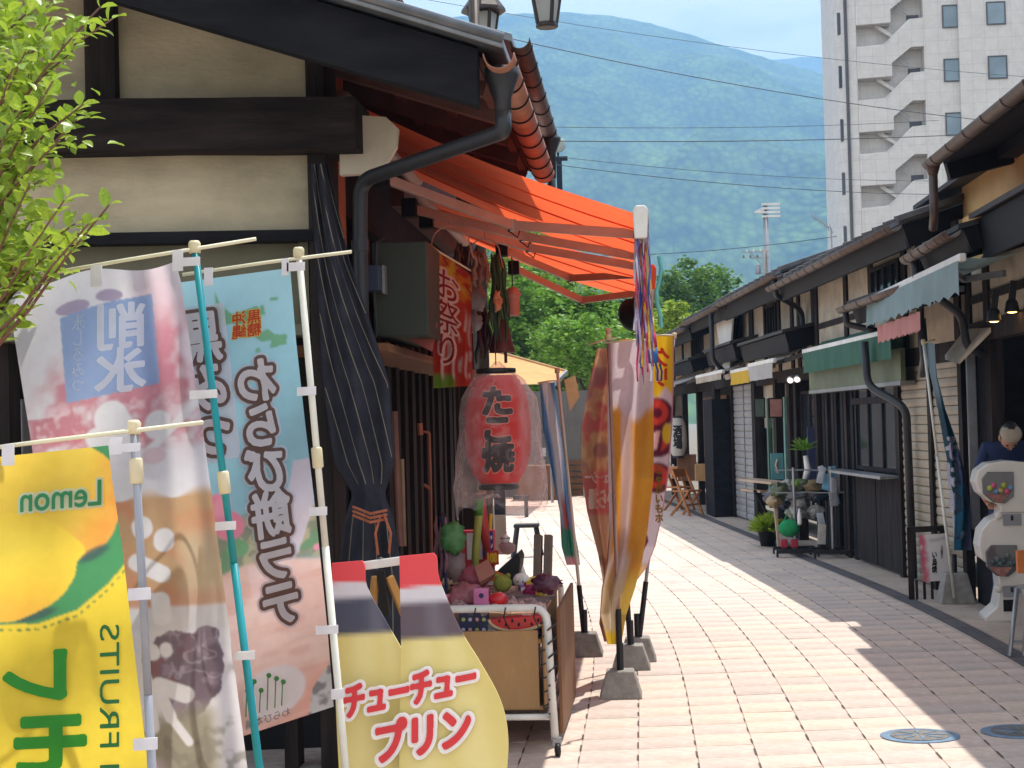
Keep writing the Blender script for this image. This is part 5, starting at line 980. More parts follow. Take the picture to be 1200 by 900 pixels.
tk = thing('price_card', 'small red card with yellow number 108 in front of the carton', 'sign', tuple(P(576, 660, 4.9))); a, b_ = P(570, 662, 4.9), P(584, 645, 4.9); MB().span((a.x, 4.9, a.z), (b_.x, 4.91, b_.z)).build('card', REDP, tk); letters(tk, '108', (0, 0, 1, 1), lambda x, y, l: Vector((a.x+.01+(b_.x-a.x-.02)*x, 4.898-l, b_.z-.015-(b_.z-a.z-.03)*y)), (240, 190, 50), .04, .001, transl=0, cell=.06)
m = MB(); m.ext([P(556, 664, 4.6), P(572, 655, 4.6), P(580, 672, 4.5), P(562, 682, 4.5)], (0, .02, -.02)); tag(m.build('folded_card', mat('peach_card', S(206, 150, 132), .7, .06, 9, 0)), 'peach folded card lying on the cart goods', 'card')
t = thing('black_bucket', 'black tray tilted on the cart behind the green plush', 'tray', tuple(P(598, 680, 4.75))); MB().ext([P(580, 672, 4.75), P(607, 648, 4.75), P(610, 655, 4.75), P(606, 690, 4.75), P(590, 690, 4.75)], (0, .16, 0)).build('tray_body', BLACKPLASTIC, t, bevel=.004)
WPL = mat('white_plush', S(232, 228, 224), .95, .06, 30, .4, 200); 
t = thing('plush_ball', 'olive green plush ball with small ears on the cart', 'toy', tuple(P(589, 695, 4.5))); c = P(589, 684, 4.5); MB().ball(c, (.05, .05, .046), 16, 12, .06, 9, 3).build('body', mat('olive_plush', S(140, 146, 62), .95, .15, 30, .4, 200), t, smooth=True)
for s_ in (-1, 1): MB().ball(c+Vector((.03*s_, 0, .042)), .014, 8, 6).build('ear', mat('olive_plush', S(140, 146, 62)), t, smooth=True)
t = thing('plush_seal', 'white plush toy with a pointed tuft beside the green plush ball', 'toy', tuple(P(611, 695, 4.55))); c = P(611, 680, 4.55); MB().ball(c, (.046, .045, .04), 16, 12).build('head', WPL, t, smooth=True); MB().ball(c+Vector((.012, 0, -.06)), (.045, .05, .04), 14, 10).build('body', WPL, t, smooth=True); MB().lathe([(.016, 0), (.008, .03), (0, .05)], c+Vector((.01, 0, .033)), 8).build('tuft', WPL, t, smooth=True)
for s_ in (-.4, .4): MB().ball(c+Vector((.035*s_, -.044, .0)), .005, 6, 4).build('eye', BLACKPLASTIC, t)
t = thing('wrapped_doll', 'small white doll in clear wrap at the back of the cart', 'toy', tuple(P(594, 650, 5.0))); c = P(592, 632, 5.0); MB().ball(c, .028, 12, 8).build('head', WPL, t, smooth=True); MB().ball(c+Vector((.01, 0, -.05)), (.05, .04, .035), 14, 10, .3, 8, 5).build('wrap', CLEARF, t, smooth=True); MB().lathe([(.03, -.004), (.03, .004)], c+Vector((0, 0, .008)), 12).build('hat_brim', GREYMETAL, t)
# white plank and yellow stick behind the cart, grey folding boards
m = MB(); a, b_ = P(580, 650, 5.3), P(592, 604, 5.3); m.span((a.x, 5.3, a.z), (b_.x, 5.33, b_.z)); tag(m.build('white_plank', CREAM), 'narrow cream plank standing behind the cart goods', 'plank')
m = MB(); m.tube([P(573, 640, 5.2), P(575, 602, 5.2)], .012, 8); tag(m.build('yellow_stick', mat('yellow_plastic', S(226, 176, 44), .5, .05, 9, 0)), 'short yellow stick beside the cream plank', 'stick')
GB = mat('grey_board', S(112, 104, 98), .7, .1, 9, .1, 60)
for k, (px, lb_) in enumerate(((626, 'left one of two grey boards leaning behind the cart'), (636, 'right one of two grey boards leaning behind the cart'))):
    m = MB(); a, b_ = P(px-2+k, 690, 5.2+.03*k), P(px+5+k*2, 627, 5.25+.03*k); m.beam((a.x, a.y, .02), b_, .045, .2, up=(0, 1, 0)); o = m.build('grey_board', GB, bevel=.004); tag(o, lb_, 'board', 'grey boards behind the cart')
# black step stool out in the sun
def stool(c, s_, label):
    t = thing('step_stool', label, 'stool', (c.x, c.y, 0)); MB().box((c.x, c.y, .42*s_), (.34*s_, .26*s_, .05*s_)).build('seat', BLACKPLASTIC, t, bevel=.012)
    for sx in (-1, 1):
        for sy in (-1, 1): MB().beam((c.x+.13*sx*s_, c.y+.045*sy*s_, .4*s_), (c.x+.19*sx*s_, c.y+.07*sy*s_, 0), .06*s_, .035*s_).build('leg', BLACKPLASTIC, t, bevel=.006)
        MB().beam((c.x+.165*sx*s_, c.y-.06*s_, .16*s_), (c.x+.165*sx*s_, c.y+.06*s_, .16*s_), .03, .03).build('stretcher', BLACKPLASTIC, t)
    return t
stool(G(618, 652), .92, 'black plastic step stool on the bright paving behind the cart')
# ------------------------------------------------------------------ right-hand row of shops; each in its own frame: s along the street, o out over it, z up
def frame(y0, y1):
    a, b_ = Vector((front_x(y0), y0, 0)), Vector((front_x(y1), y1, 0)); t_ = (b_-a).normalized(); n = Vector((-t_.y, t_.x, 0))
    return Matrix(((t_.x, n.x, 0, a.x), (t_.y, n.y, 0, a.y), (0, 0, 1, 0), (0, 0, 0, 1))), (b_-a).length
def loc(M, px, py, o=0.):
    """(s, z) where a sight line meets the plane o of a frame"""
    n = M.col[1].xyz; q = M.col[3].xyz+n*o; d = ray(px, py); p = EYE+d*((q-EYE).dot(n)/d.dot(n)); l = M.inverted() @ p; return l.x, l.z
DKROOF = mat('dark_roof_sheet', S(52, 50, 50), .7, .2, 9, .08, 30)
CREAM = mat('aged_cream_plaster', S(176, 165, 146), .9, .14, 5, .15, 90, dirt=.4)
EAVE = mat('dark_eave_board', S(22, 22, 26), .6, .25, 8, .12, 60, stretch=(.3, 1, 1), spec=.15)
def eave(par, M, s0, s1, o, z, depth=1.2, fascia=.22, sl=.32, gut=None, tile=True, brk=6):
    """sloping roof whose lower edge lies at (o, z) and rises towards the wall"""
    m = MB(M); m.ext([(s0, o, z), (s0, o, z+.04), (s0, o-depth, z+.04+depth*sl), (s0, o-depth, z+depth*sl)], (s1-s0, 0, 0)); r_ = m.build('roof', ROOFTILE if tile else DKROOF, par)
    if tile:
        m = MB(M); n = max(2, int((s1-s0)/.22))
        for i in range(n+1): s = s0+(s1-s0)*i/n; m.beam((s, o+.02, z+.05), (s, o-depth, z+.05+depth*sl), .07, .05)
        m.build('tile_rib', ROOFTILE, r_)['kind'] = 'stuff'
    if fascia:
        m = MB(M); m.ext([(s0+.03, o-.05, z-.002), (s0+.03, o-.09, z-fascia), (s0+.03, o-.13, z-fascia), (s0+.03, o-.09, z+.01)], (s1-s0-.06, 0, 0)); m.build('fascia', EAVE, par, bevel=.004)
        m = MB(M); m.ext([(s0+.01, o-.04, z-.004), (s0+.01, o-.10, z-fascia), (s0+.01, o-depth, z+depth*sl-fascia), (s0+.01, o-depth, z+depth*sl-.004)], (.03, 0, 0)); m.build('barge_board', EAVE, par)
        m = MB(M); m.ext([(s1-.04, o-.04, z-.004), (s1-.04, o-.10, z-fascia), (s1-.04, o-depth, z+depth*sl-fascia), (s1-.04, o-depth, z+depth*sl-.004)], (.03, 0, 0)); m.build('barge_board', EAVE, par)
    if gut:
        p, q = M @ Vector((s0-.03, o+.05, z-.01)), M @ Vector((s1+.03, o+.05, z-.025)); gutter(par, p, q, .055, gut, brk)
    return r_
def upper_wall(par, M, s0, s1, z0, z1, posts, mt=CREAM, o=0., rails=()):
    MB(M).span((s0, o-.12, z0), (s1, o, z1)).build('plaster_panel', mt, par)
    for p in posts: MB(M).span((p-.045, o-.02, z0), (p+.045, o+.025, z1)).build('post', TIMBER, par)
    for z in rails: MB(M).span((s0, o-.02, z-.035), (s1, o+.015, z+.035)).build('rail', TIMBER, par)
def lattice(par, M, s0, s1, z0, z1, o=.02, n=3):
    w = MB(M); w.span((s0, o, z0), (s1, o+.03, z0+.04)); w.span((s0, o, z1-.04), (s1, o+.03, z1)); w.span((s0, o, z0+.04), (s0+.04, o+.03, z1-.04)); w.span((s1-.04, o, z0+.04), (s1, o+.03, z1-.04)); f_ = w.build('window', TIMBER, par)
    MB(M).span((s0+.04, o+.002, z0+.04), (s1-.04, o+.008, z1-.04)).build('pane', GLASSDK, f_)
    for k in range(n): s = s0+(s1-s0)*(k+1)/(n+1); MB(M).span((s-.012, o+.01, z0+.04), (s+.012, o+.028, z1-.04)).build('mullion', TIMBER, f_)
def shutter(par, M, s0, s1, z0, z1, mt, o=.0, pitch=.085):
    t_ = MB(M).span((s0, o-.05, z0), (s1, o-.03, z1)).build('shutter', mt, par); z = z0
    while z < z1-.02:
        MB(M).ext([(s0, o-.03, z), (s0, o-.014, z+.008), (s0, o-.008, z+pitch*.55), (s0, o-.016, z+pitch*.95), (s0, o-.03, z+pitch*.97)], (s1-s0, 0, 0)).build('slat', mt, t_); z += pitch
def spoutpipe(par, M, pts, r_=.04, mt=DRAIN): MB().tube(bend([M @ Vector(p) for p in pts], 5, .25), r_, 10).build('drainpipe', mt, par, smooth=True)
SHUT = mat('beige_shutter', S(160, 147, 126), .6, .1, 5, .05, 60, dirt=.3); SHUTG = mat('grey_shutter', S(150, 148, 146), .55, .08, 5, .05, 60, dirt=.3)
def canopy(label, M, s0, s1, ob, zb, zw, mt, vh, scal, group='cloth awnings over the right-hand shops', arms=2, ow=0., edge=WHITEMETAL):
    c0 = M @ Vector(((s0+s1)/2, 0, zw)); t = thing('cloth_awning', label, 'awning', tuple(c0), group)
    m = MB(M); n, k = 10, 8; m.add([(s0+(s1-s0)*j/n, ow+(ob-ow)*i/k, zw+(zb-zw)*i/k-.03*math.sin(math.pi*i/k)) for i in range(k+1) for j in range(n+1)], [(i*(n+1)+j, i*(n+1)+j+1, (i+1)*(n+1)+j+1, (i+1)*(n+1)+j) for i in range(k) for j in range(n)]); m.build('canopy', mt, t, smooth=True)
    MB(M).span((s0-.02, ob-.02, zb-.03), (s1+.02, ob+.035, zb+.03)).build('front_bar', edge, t, bevel=.01)
    m = MB(M); n = max(24, int((s1-s0)/.03)); vs_ = []
    for j in range(n+1):
        s = s0+(s1-s0)*j/n; sc = vh-(.035*abs(math.sin(j*math.pi/4)) if scal else 0)
        for i in range(5): q = i/4; vs_.append((s, ob+.036+.018*q*math.sin(s*21)+.01*q*math.sin(s*47), zb-.02-sc*q))
    m.add(vs_, [(j*5+i, (j+1)*5+i, (j+1)*5+i+1, j*5+i+1) for j in range(n) for i in range(4)]); m.build('valance', mt, t, smooth=True)
    for k in range(arms):
        s = s0+(s1-s0)*(.15+.7*k/max(1, arms-1)); E_ = (s+.25, ow+(ob-ow)*.5, (zb+zw)/2-.1); m = MB(M); m.beam((s+.05, ow+.02, zw-.12), E_, .035, .05); m.build('upper_arm', GREYMETAL, t); m = MB(M); m.beam(E_, (s, ob-.02, zb-.02), .03, .045); m.build('forearm', GREYMETAL, t)
    return t
# ---- shop one, nearest: mustard upper wall, dark open front
M1, L1 = frame(3.4, 7.6)
s1 = thing('mustard_shop', 'nearest right-hand shop with mustard upper wall and dark open front', 'building', tuple(M1 @ Vector((L1/2, 0, 0))))
MB(M1).span((0, -1.5, 2.95), (L1+.15, -.10, 3.95)).build('upper_wall', YELLOWWALL, s1)
MB(M1).span((0, -.10, 3.30), (L1+.2, -.03, 3.36)).build('moulding', YELLOWWALL, s1, bevel=.01); MB(M1).span((L1+.15, -1.5, 2.9), (L1+.2, -.06, 3.30)).build('end_board', YELLOWWALL, s1)
sa, za = loc(M1, 1095, 186, .5); sb, zb_ = loc(M1, 1200, 96, .5)
eave(s1, M1, -1.2, sa, .48, za, 1.5, .0, .30, DKCOPPER, False, 16)
MB(M1).ext([(-1.2, .45, za-.02), (-1.2, -.1, za+.12), (-1.2, -.1, za+.08), (-1.2, .45, za-.06)], (sa+1.15, 0, 0)).build('soffit', BLACKPAINT, s1)
MB(M1).span((0, -.3, 3.62), (sa-.1, .05, 3.80)).build('eave_beam', EAVE, s1)
MB(M1).ext([(sa-.06, .44, za-.02), (sa-.06, -.9, za+.38), (sa-.06, -.9, za+.12), (sa-.06, .40, za-.18)], (.05, 0, 0)).build('barge_board', EAVE, s1)
ya, yz = loc(M1, 1070, 246, .15); eave(s1, M1, sa+.0, ya, .15, yz, .4, .0, .25, None, False)
pa, pz = loc(M1, 1063, 298, .55); pb, pz2 = loc(M1, 1115, 264, .55)
eave(s1, M1, -.5, pb+.05, .40, pz+.08, .6, .30, .25, None, False); eave(s1, M1, pb, pa, .50, pz, .6, .16, .25, DKCOPPER, False, 6)
spoutpipe(s1, M1, [(sa-.04, .53, za-.05), (sa-.04, .53, za-.45), (sa+.02, .52, pz+.10)], .035, DKCOPPER); MB(M1).lathe([(.03, -.1), (.06, 0), (.065, .03)], (sa-.04, .53, za-.06), 10).build('hopper', DKCOPPER, s1, smooth=True)
spoutpipe(s1, M1, [(pa-.08, .52, pz-.03), (pa-.08, .5, pz-.25), (pa-.12, .15, pz-.55), (pa-.12, .12, 2.2), (pa-.12, -.1, 2.1)], .035, DRAIN)
upper_wall(s1, M1, 0, L1, 2.42, 2.95, [.4, 1.3, 2.2, 3.0, 3.8, L1-.05], CREAM, -.05, (2.62,))
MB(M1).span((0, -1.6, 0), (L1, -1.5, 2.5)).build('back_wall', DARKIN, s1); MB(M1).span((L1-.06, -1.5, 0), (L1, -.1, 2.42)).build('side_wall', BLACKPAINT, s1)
MB(M1).span((L1-.38, -.12, 0), (L1-.02, -.05, 2.30)).build('opening_shade_panel', BLACKPAINT, s1); MB(M1).span((0, -.15, 2.25), (L1, -.02, 2.42)).build('lintel', TIMBER, s1)  # dark sheet across the open front, standing in for the shade inside
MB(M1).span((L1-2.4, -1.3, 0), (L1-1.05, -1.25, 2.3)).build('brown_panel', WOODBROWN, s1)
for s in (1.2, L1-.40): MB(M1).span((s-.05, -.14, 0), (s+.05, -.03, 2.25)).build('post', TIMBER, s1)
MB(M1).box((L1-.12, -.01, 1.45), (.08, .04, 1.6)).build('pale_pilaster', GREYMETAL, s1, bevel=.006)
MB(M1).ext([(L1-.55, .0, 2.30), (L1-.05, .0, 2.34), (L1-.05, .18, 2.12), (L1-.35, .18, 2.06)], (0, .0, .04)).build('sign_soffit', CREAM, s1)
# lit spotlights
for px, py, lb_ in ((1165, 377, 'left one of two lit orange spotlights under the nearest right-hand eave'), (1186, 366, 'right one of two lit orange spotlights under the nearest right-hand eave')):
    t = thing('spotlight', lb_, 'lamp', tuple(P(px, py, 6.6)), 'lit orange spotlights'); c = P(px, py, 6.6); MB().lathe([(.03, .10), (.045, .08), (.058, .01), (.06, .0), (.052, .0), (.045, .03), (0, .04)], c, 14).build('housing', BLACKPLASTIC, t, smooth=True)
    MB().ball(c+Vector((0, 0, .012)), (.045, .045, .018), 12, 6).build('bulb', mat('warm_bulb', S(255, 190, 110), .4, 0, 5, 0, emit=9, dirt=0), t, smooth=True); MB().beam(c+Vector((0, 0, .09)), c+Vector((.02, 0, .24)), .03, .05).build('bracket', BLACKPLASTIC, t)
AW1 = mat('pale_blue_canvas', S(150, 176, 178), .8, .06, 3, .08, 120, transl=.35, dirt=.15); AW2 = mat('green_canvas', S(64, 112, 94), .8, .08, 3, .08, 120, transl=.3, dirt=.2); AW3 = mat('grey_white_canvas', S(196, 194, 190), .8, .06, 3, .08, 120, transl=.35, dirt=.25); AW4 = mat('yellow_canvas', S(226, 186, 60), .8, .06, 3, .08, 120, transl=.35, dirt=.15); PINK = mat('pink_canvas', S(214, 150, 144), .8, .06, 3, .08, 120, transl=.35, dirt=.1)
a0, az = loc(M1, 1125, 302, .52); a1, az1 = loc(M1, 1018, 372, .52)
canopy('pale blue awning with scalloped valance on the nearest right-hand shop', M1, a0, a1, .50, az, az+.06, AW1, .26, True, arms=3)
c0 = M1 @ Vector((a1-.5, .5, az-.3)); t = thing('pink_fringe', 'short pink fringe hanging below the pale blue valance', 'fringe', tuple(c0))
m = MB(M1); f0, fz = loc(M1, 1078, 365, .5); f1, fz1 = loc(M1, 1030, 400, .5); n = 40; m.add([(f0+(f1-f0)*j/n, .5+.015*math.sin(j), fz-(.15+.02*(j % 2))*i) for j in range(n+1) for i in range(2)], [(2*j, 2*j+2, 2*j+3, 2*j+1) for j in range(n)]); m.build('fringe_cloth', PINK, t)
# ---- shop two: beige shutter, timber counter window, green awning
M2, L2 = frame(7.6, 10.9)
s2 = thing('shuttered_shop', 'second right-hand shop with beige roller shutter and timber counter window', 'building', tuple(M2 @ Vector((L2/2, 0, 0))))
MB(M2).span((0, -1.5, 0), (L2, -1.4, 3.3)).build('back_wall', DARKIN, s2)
d0 = loc(M2, 1055, 600)[0]; d1 = loc(M2, 1004, 600)[0]
shutter(s2, M2, .10, d0*.45, .02, 2.1, SHUT); shutter(s2, M2, d0*.45+.05, d0-.08, .02, 2.1, SHUT)
for s in (.05, d0*.45+.025, d0-.03): MB(M2).span((s-.03, -.06, 0), (s+.03, .02, 2.15)).build('post', TIMBER, s2)
for k in range(2): MB(M2).span((d0+(d1-d0)*k/2+.01, -.03, .03), (d0+(d1-d0)*(k+1)/2-.01, .01, .98)).build('door_board', TIMBER, s2)
MB(M2).span((d0-.03, .0, 1.0), (d1+.25, .22, 1.03)).build('counter', GREYMETAL, s2)
lattice(s2, M2, d0+.02, d1-.02, 1.05, 2.1, -.03, 2); MB(M2).span((d0, -.02, 1.78), (d1, .03, 1.85)).build('transom', TIMBER, s2)
k = 0; s = d1+.05
while s < L2-.05: MB(M2).span((s, -.05+.02*(k % 2), 0), (s+.07, -.01+.02*(k % 2), 2.15)).build('front_board', TIMBER if k % 3 else BLACKPAINT, s2); s += .14; k += 1
MB(M2).span((d1, -.10, 0), (L2, -.08, 2.15)).build('door_glass', GLASSDK, s2); MB(M2).span((0, -.12, 2.12), (L2, .0, 2.3)).build('lintel', TIMBER, s2)
OLB = mat('olive_sign_board', S(98, 106, 82), .7, .12, 5, .08, 60, dirt=.35)
MB(M2).span((d0-.4, .10, 1.98), (L2-.1, .15, 2.30)).build('sign_board', OLB, s2); MB(M2).span((d0-.4, -.0, 1.94), (L2-.1, .16, 1.98)).build('sign_soffit', GREYMETAL, s2)
upper_wall(s2, M2, 0, L2, 2.3, 3.35, [.05, .7, 1.0, 1.75, 2.4, L2-.05], CREAM, 0, (2.78,)); lattice(s2, M2, 1.05, 1.7, 2.82, 3.22); lattice(s2, M2, .1, .65, 2.82, 3.22)
eave(s2, M2, .12, L2+.1, .50, 3.33, 1.6, .20, .33, DKCOPPER, True, 14)
eave(s2, M2, -.05, 1.45, .42, 2.80, .5, .20, .22, DKCOPPER, False, 5)
spoutpipe(s2, M2, [(1.40, .46, 2.76), (1.40, .45, 2.6), (1.3, .1, 2.5), (1.3, .08, 2.35)], .033); spoutpipe(s2, M2, [(d0-.05, .35, 2.4), (d0-.05, .33, 1.95), (d0-.35, .08, 1.72), (d0-.35, .06, .05)], .04); spoutpipe(s2, M2, [(.15, .30, 2.5), (.15, .28, 2.15), (.35, .2, 2.02)], .04)
g0, gz = loc(M2, 1047, 388, .22); g1, gz1 = loc(M2, 944, 425, .22)
canopy('dark green awning with white edge on the second right-hand shop', M2, g0, g1, .22, gz, gz+.12, AW2, .25, False, arms=2)
# ---- shop three: posts, counter and goods, white and yellow awnings
M3, L3 = frame(10.9, 13.4)
s3 = thing('open_fronted_shop', 'third right-hand shop with posts, wall signs and a side counter', 'building', tuple(M3 @ Vector((L3/2, 0, 0))))
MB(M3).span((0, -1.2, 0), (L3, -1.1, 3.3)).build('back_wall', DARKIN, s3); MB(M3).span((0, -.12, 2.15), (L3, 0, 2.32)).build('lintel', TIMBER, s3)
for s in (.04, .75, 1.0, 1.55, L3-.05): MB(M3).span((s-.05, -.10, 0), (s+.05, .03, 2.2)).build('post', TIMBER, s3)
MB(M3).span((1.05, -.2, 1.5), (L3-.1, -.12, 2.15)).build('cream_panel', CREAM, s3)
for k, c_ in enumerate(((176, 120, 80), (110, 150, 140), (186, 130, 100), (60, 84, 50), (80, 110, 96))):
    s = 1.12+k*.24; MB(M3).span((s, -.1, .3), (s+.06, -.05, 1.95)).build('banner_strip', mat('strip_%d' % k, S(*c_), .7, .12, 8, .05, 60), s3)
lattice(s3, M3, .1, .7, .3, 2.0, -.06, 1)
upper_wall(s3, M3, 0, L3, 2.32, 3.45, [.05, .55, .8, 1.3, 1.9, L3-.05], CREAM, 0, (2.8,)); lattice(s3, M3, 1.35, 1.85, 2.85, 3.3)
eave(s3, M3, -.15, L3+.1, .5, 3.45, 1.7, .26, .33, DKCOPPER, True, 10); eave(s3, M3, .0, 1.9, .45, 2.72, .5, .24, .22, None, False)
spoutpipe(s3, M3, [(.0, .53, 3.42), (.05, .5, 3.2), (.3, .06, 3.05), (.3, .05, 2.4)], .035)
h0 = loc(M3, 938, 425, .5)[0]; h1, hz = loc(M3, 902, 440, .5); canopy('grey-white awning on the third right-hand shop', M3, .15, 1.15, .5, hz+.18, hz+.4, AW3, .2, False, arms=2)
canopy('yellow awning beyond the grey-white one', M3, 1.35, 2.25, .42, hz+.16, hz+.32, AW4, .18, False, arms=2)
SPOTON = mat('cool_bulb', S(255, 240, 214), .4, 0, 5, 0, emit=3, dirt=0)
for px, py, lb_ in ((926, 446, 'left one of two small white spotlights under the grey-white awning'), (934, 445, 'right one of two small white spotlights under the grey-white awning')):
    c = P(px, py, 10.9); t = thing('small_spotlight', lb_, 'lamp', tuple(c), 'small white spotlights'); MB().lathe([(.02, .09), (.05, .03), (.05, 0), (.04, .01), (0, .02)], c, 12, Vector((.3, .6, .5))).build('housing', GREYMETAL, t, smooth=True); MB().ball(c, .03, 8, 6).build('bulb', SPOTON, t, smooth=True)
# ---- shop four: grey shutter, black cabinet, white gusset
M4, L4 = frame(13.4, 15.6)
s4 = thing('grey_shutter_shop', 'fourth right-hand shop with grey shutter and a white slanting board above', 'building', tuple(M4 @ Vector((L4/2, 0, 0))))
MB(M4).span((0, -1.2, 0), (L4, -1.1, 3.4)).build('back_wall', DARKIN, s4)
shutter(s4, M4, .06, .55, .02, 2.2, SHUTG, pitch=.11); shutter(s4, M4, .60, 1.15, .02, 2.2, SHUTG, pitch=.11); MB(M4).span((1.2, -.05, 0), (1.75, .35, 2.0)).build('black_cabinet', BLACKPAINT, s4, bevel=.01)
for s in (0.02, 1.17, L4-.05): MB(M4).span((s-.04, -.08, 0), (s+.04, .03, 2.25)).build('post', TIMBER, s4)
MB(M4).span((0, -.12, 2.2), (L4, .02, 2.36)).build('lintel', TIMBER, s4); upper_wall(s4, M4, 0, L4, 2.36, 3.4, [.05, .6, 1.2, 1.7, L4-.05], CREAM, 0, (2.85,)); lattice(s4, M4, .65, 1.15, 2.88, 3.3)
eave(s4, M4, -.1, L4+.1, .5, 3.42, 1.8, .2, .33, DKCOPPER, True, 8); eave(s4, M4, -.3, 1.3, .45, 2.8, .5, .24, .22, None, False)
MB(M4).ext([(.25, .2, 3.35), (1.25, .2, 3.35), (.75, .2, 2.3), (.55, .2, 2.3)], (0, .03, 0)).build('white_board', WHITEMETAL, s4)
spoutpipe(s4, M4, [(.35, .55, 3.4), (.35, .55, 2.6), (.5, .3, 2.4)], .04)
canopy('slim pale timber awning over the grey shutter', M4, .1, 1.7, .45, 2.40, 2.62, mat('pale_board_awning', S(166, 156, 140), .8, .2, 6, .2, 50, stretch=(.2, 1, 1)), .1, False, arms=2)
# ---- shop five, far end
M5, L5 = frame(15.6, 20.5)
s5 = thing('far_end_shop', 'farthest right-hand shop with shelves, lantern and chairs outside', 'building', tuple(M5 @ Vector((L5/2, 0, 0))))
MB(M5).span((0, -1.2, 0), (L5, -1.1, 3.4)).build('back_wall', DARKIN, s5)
for s in (.05, 1.2, 2.4, 3.6, L5-.05): MB(M5).span((s-.05, -.08, 0), (s+.05, .03, 2.3)).build('post', TIMBER, s5)
MB(M5).span((0, -.12, 2.2), (L5, .02, 2.4)).build('lintel', TIMBER, s5); upper_wall(s5, M5, 0, L5, 2.4, 3.35, [.05, .7, 1.5, 2.3, 3.1, 4.0, L5-.05], CREAM, 0, (2.85,)); lattice(s5, M5, .75, 1.45, 2.88, 3.28)
eave(s5, M5, -.05, L5+.3, .5, 3.32, 2.2, .22, .36, DKCOPPER, True, 10); eave(s5, M5, .1, 3.0, .45, 2.75, .5, .22, .22, None, False)
MB(M5).span((.1, -.3, .9), (2.3, -.25, 2.1)).build('shelf_board', WOODBROWN, s5); MB(M5).span((.1, -.25, .5), (2.3, .1, .54)).build('low_shelf', WOODBROWN, s5)
canopy('narrow white awning at the far end of the right-hand row', M5, .2, 2.2, .7, 2.3, 2.6, AW3, .12, False, arms=2)

# ------------------------------------------------------------------ capsule toy machine
WP = mat('white_machine_plastic', S(226, 222, 214), .3, .03, 6, .02, 60, coat=.3, dirt=.08)
gm = thing('capsule_toy_machine', 'white two-tier capsule toy machine with clear domes at the right edge', 'vending machine', tuple(G(1178, 735))[:2]+(0,))
GYY = 6.9; bs = P(1146, 730, GYY)
def gpt(px, py, dy=0): return P(px, py, GYY+dy)
sil = [(1156, 733), (1154, 724), (1168, 712), (1172, 690), (1170, 672), (1162, 664), (1150, 655), (1147, 640), (1150, 622), (1160, 610), (1172, 604), (1173, 592), (1160, 588), (1148, 578), (1143, 565), (1146, 552), (1158, 543), (1180, 540), (1215, 543), (1248, 548), (1248, 733)]
MB().ext([gpt(x, y) for x, y in sil], (.03, .2, 0)).build('body', WP, gm, bevel=.01)
for (x0_, y0_, x1_, y1_, k) in ((1154, 553, 1188, 590, 0), (1158, 639, 1192, 676, 1)):
    pts = [(x0_+3, y0_), (x1_, y0_), (x1_, y1_-8), (x1_-10, y1_), (x0_+10, y1_-1), (x0_-2, y1_-12), (x0_-3, y0_+8)]
    dm = MB().ext([gpt(x, y, -.012) for x, y in pts], (0, .014, 0)).build('dome', mat('smoky_clear_dome', S(96, 96, 100), .05, .1, 5, 0, spec=.9, dirt=0), gm, bevel=.006)
    rg = random.Random(k+5)
    for q in range(7):
        cx_ = x0_+6+q*4.1; cy_ = y0_+18-4*math.sin(q*2)+rg.uniform(-2, 3); c_ = [(176, 190, 80), (214, 90, 130), (110, 150, 190), (206, 176, 90)][(q+k) % 4] if k == 0 else [(70, 84, 92), (110, 120, 120), (84, 110, 110)][q % 3]
        MB().ball(gpt(cx_, cy_, -.012), .024, 10, 7).build('capsule', mat('capsule_%02x%02x%02x' % c_, S(*c_), .25, .05, 5, 0), dm, smooth=True)
    MB().ext([gpt(x0_+2, y1_-11, -.02), gpt(x1_-6, y1_-11, -.02), gpt(x1_-14, y1_-1, -.02), gpt(x0_+14, y1_-1, -.02)], (0, .012, 0)).build('print_card', mat('card_print_%d' % k, S(160, 110, 100), .5, .4, 40, 0), gm)
    MB().lathe([(.03, 0), (.03, .02), (.012, .024), (0, .025)], gpt(1170, y1_+14, -.0), 14, (0, -1, 0)).build('coin_knob', WP, gm, smooth=True)
for yy in (606, 690): MB().span(tuple(gpt(1176, yy+10, -.006)), tuple(gpt(1196, yy-4, .004))).build('coin_plate', GREYMETAL, gm); MB().span(tuple(gpt(1185, yy+4, -.012)), tuple(gpt(1187, yy-2, -.004))).build('coin_slot', BLACKPLASTIC, gm)
MB().span(tuple(gpt(1174, 601, -.004)), tuple(gpt(1240, 599, .003))).build('seam', GREYMETAL, gm); MB().span(tuple(gpt(1176, 703, -.006)), tuple(gpt(1196, 716, .004))).build('capsule_chute', DARKIN, gm)
MB().span(tuple(gpt(1156, 735, .02)), tuple(gpt(1240, 731, .18))).build('plinth', BLACKPLASTIC, gm)
# ------------------------------------------------------------------ A-board with menu, teal banner
ab = thing('menu_board', 'black wooden A-board holding a white menu sheet with pink blossom', 'sign', tuple(G(1085, 714))[:2]+(0,)); AY = 7.75
def ap_(x, y, d=0): return P(x, y, AY+d)
for x0_, x1_ in ((1066, 1069), (1104, 1110)): MB().beam(ap_(x0_, 618), ap_(x1_, 716), .03, .05).build('front_stile', TIMBER, ab); MB().beam(ap_(x0_+1, 620, .05), ap_(x1_-1, 700, .55), .03, .04).build('rear_leg', TIMBER, ab)
MB().beam(ap_(1065, 621), ap_(1106, 619), .04, .05).build('top_rail', TIMBER, ab); MB().beam(ap_(1068, 708), ap_(1110, 706), .03, .05).build('bottom_rail', TIMBER, ab)
for k in range(4): x = 1074+k*9; MB().beam(ap_(x, 680), ap_(x+1, 708), .035, .02).build('slat', TIMBER, ab)
ms_ = Banner([627, 682], [1077, 1082], [1108, 1113], AY-.02, lambda u, v: 0); ms_.skew = lambda u, v: -2*u
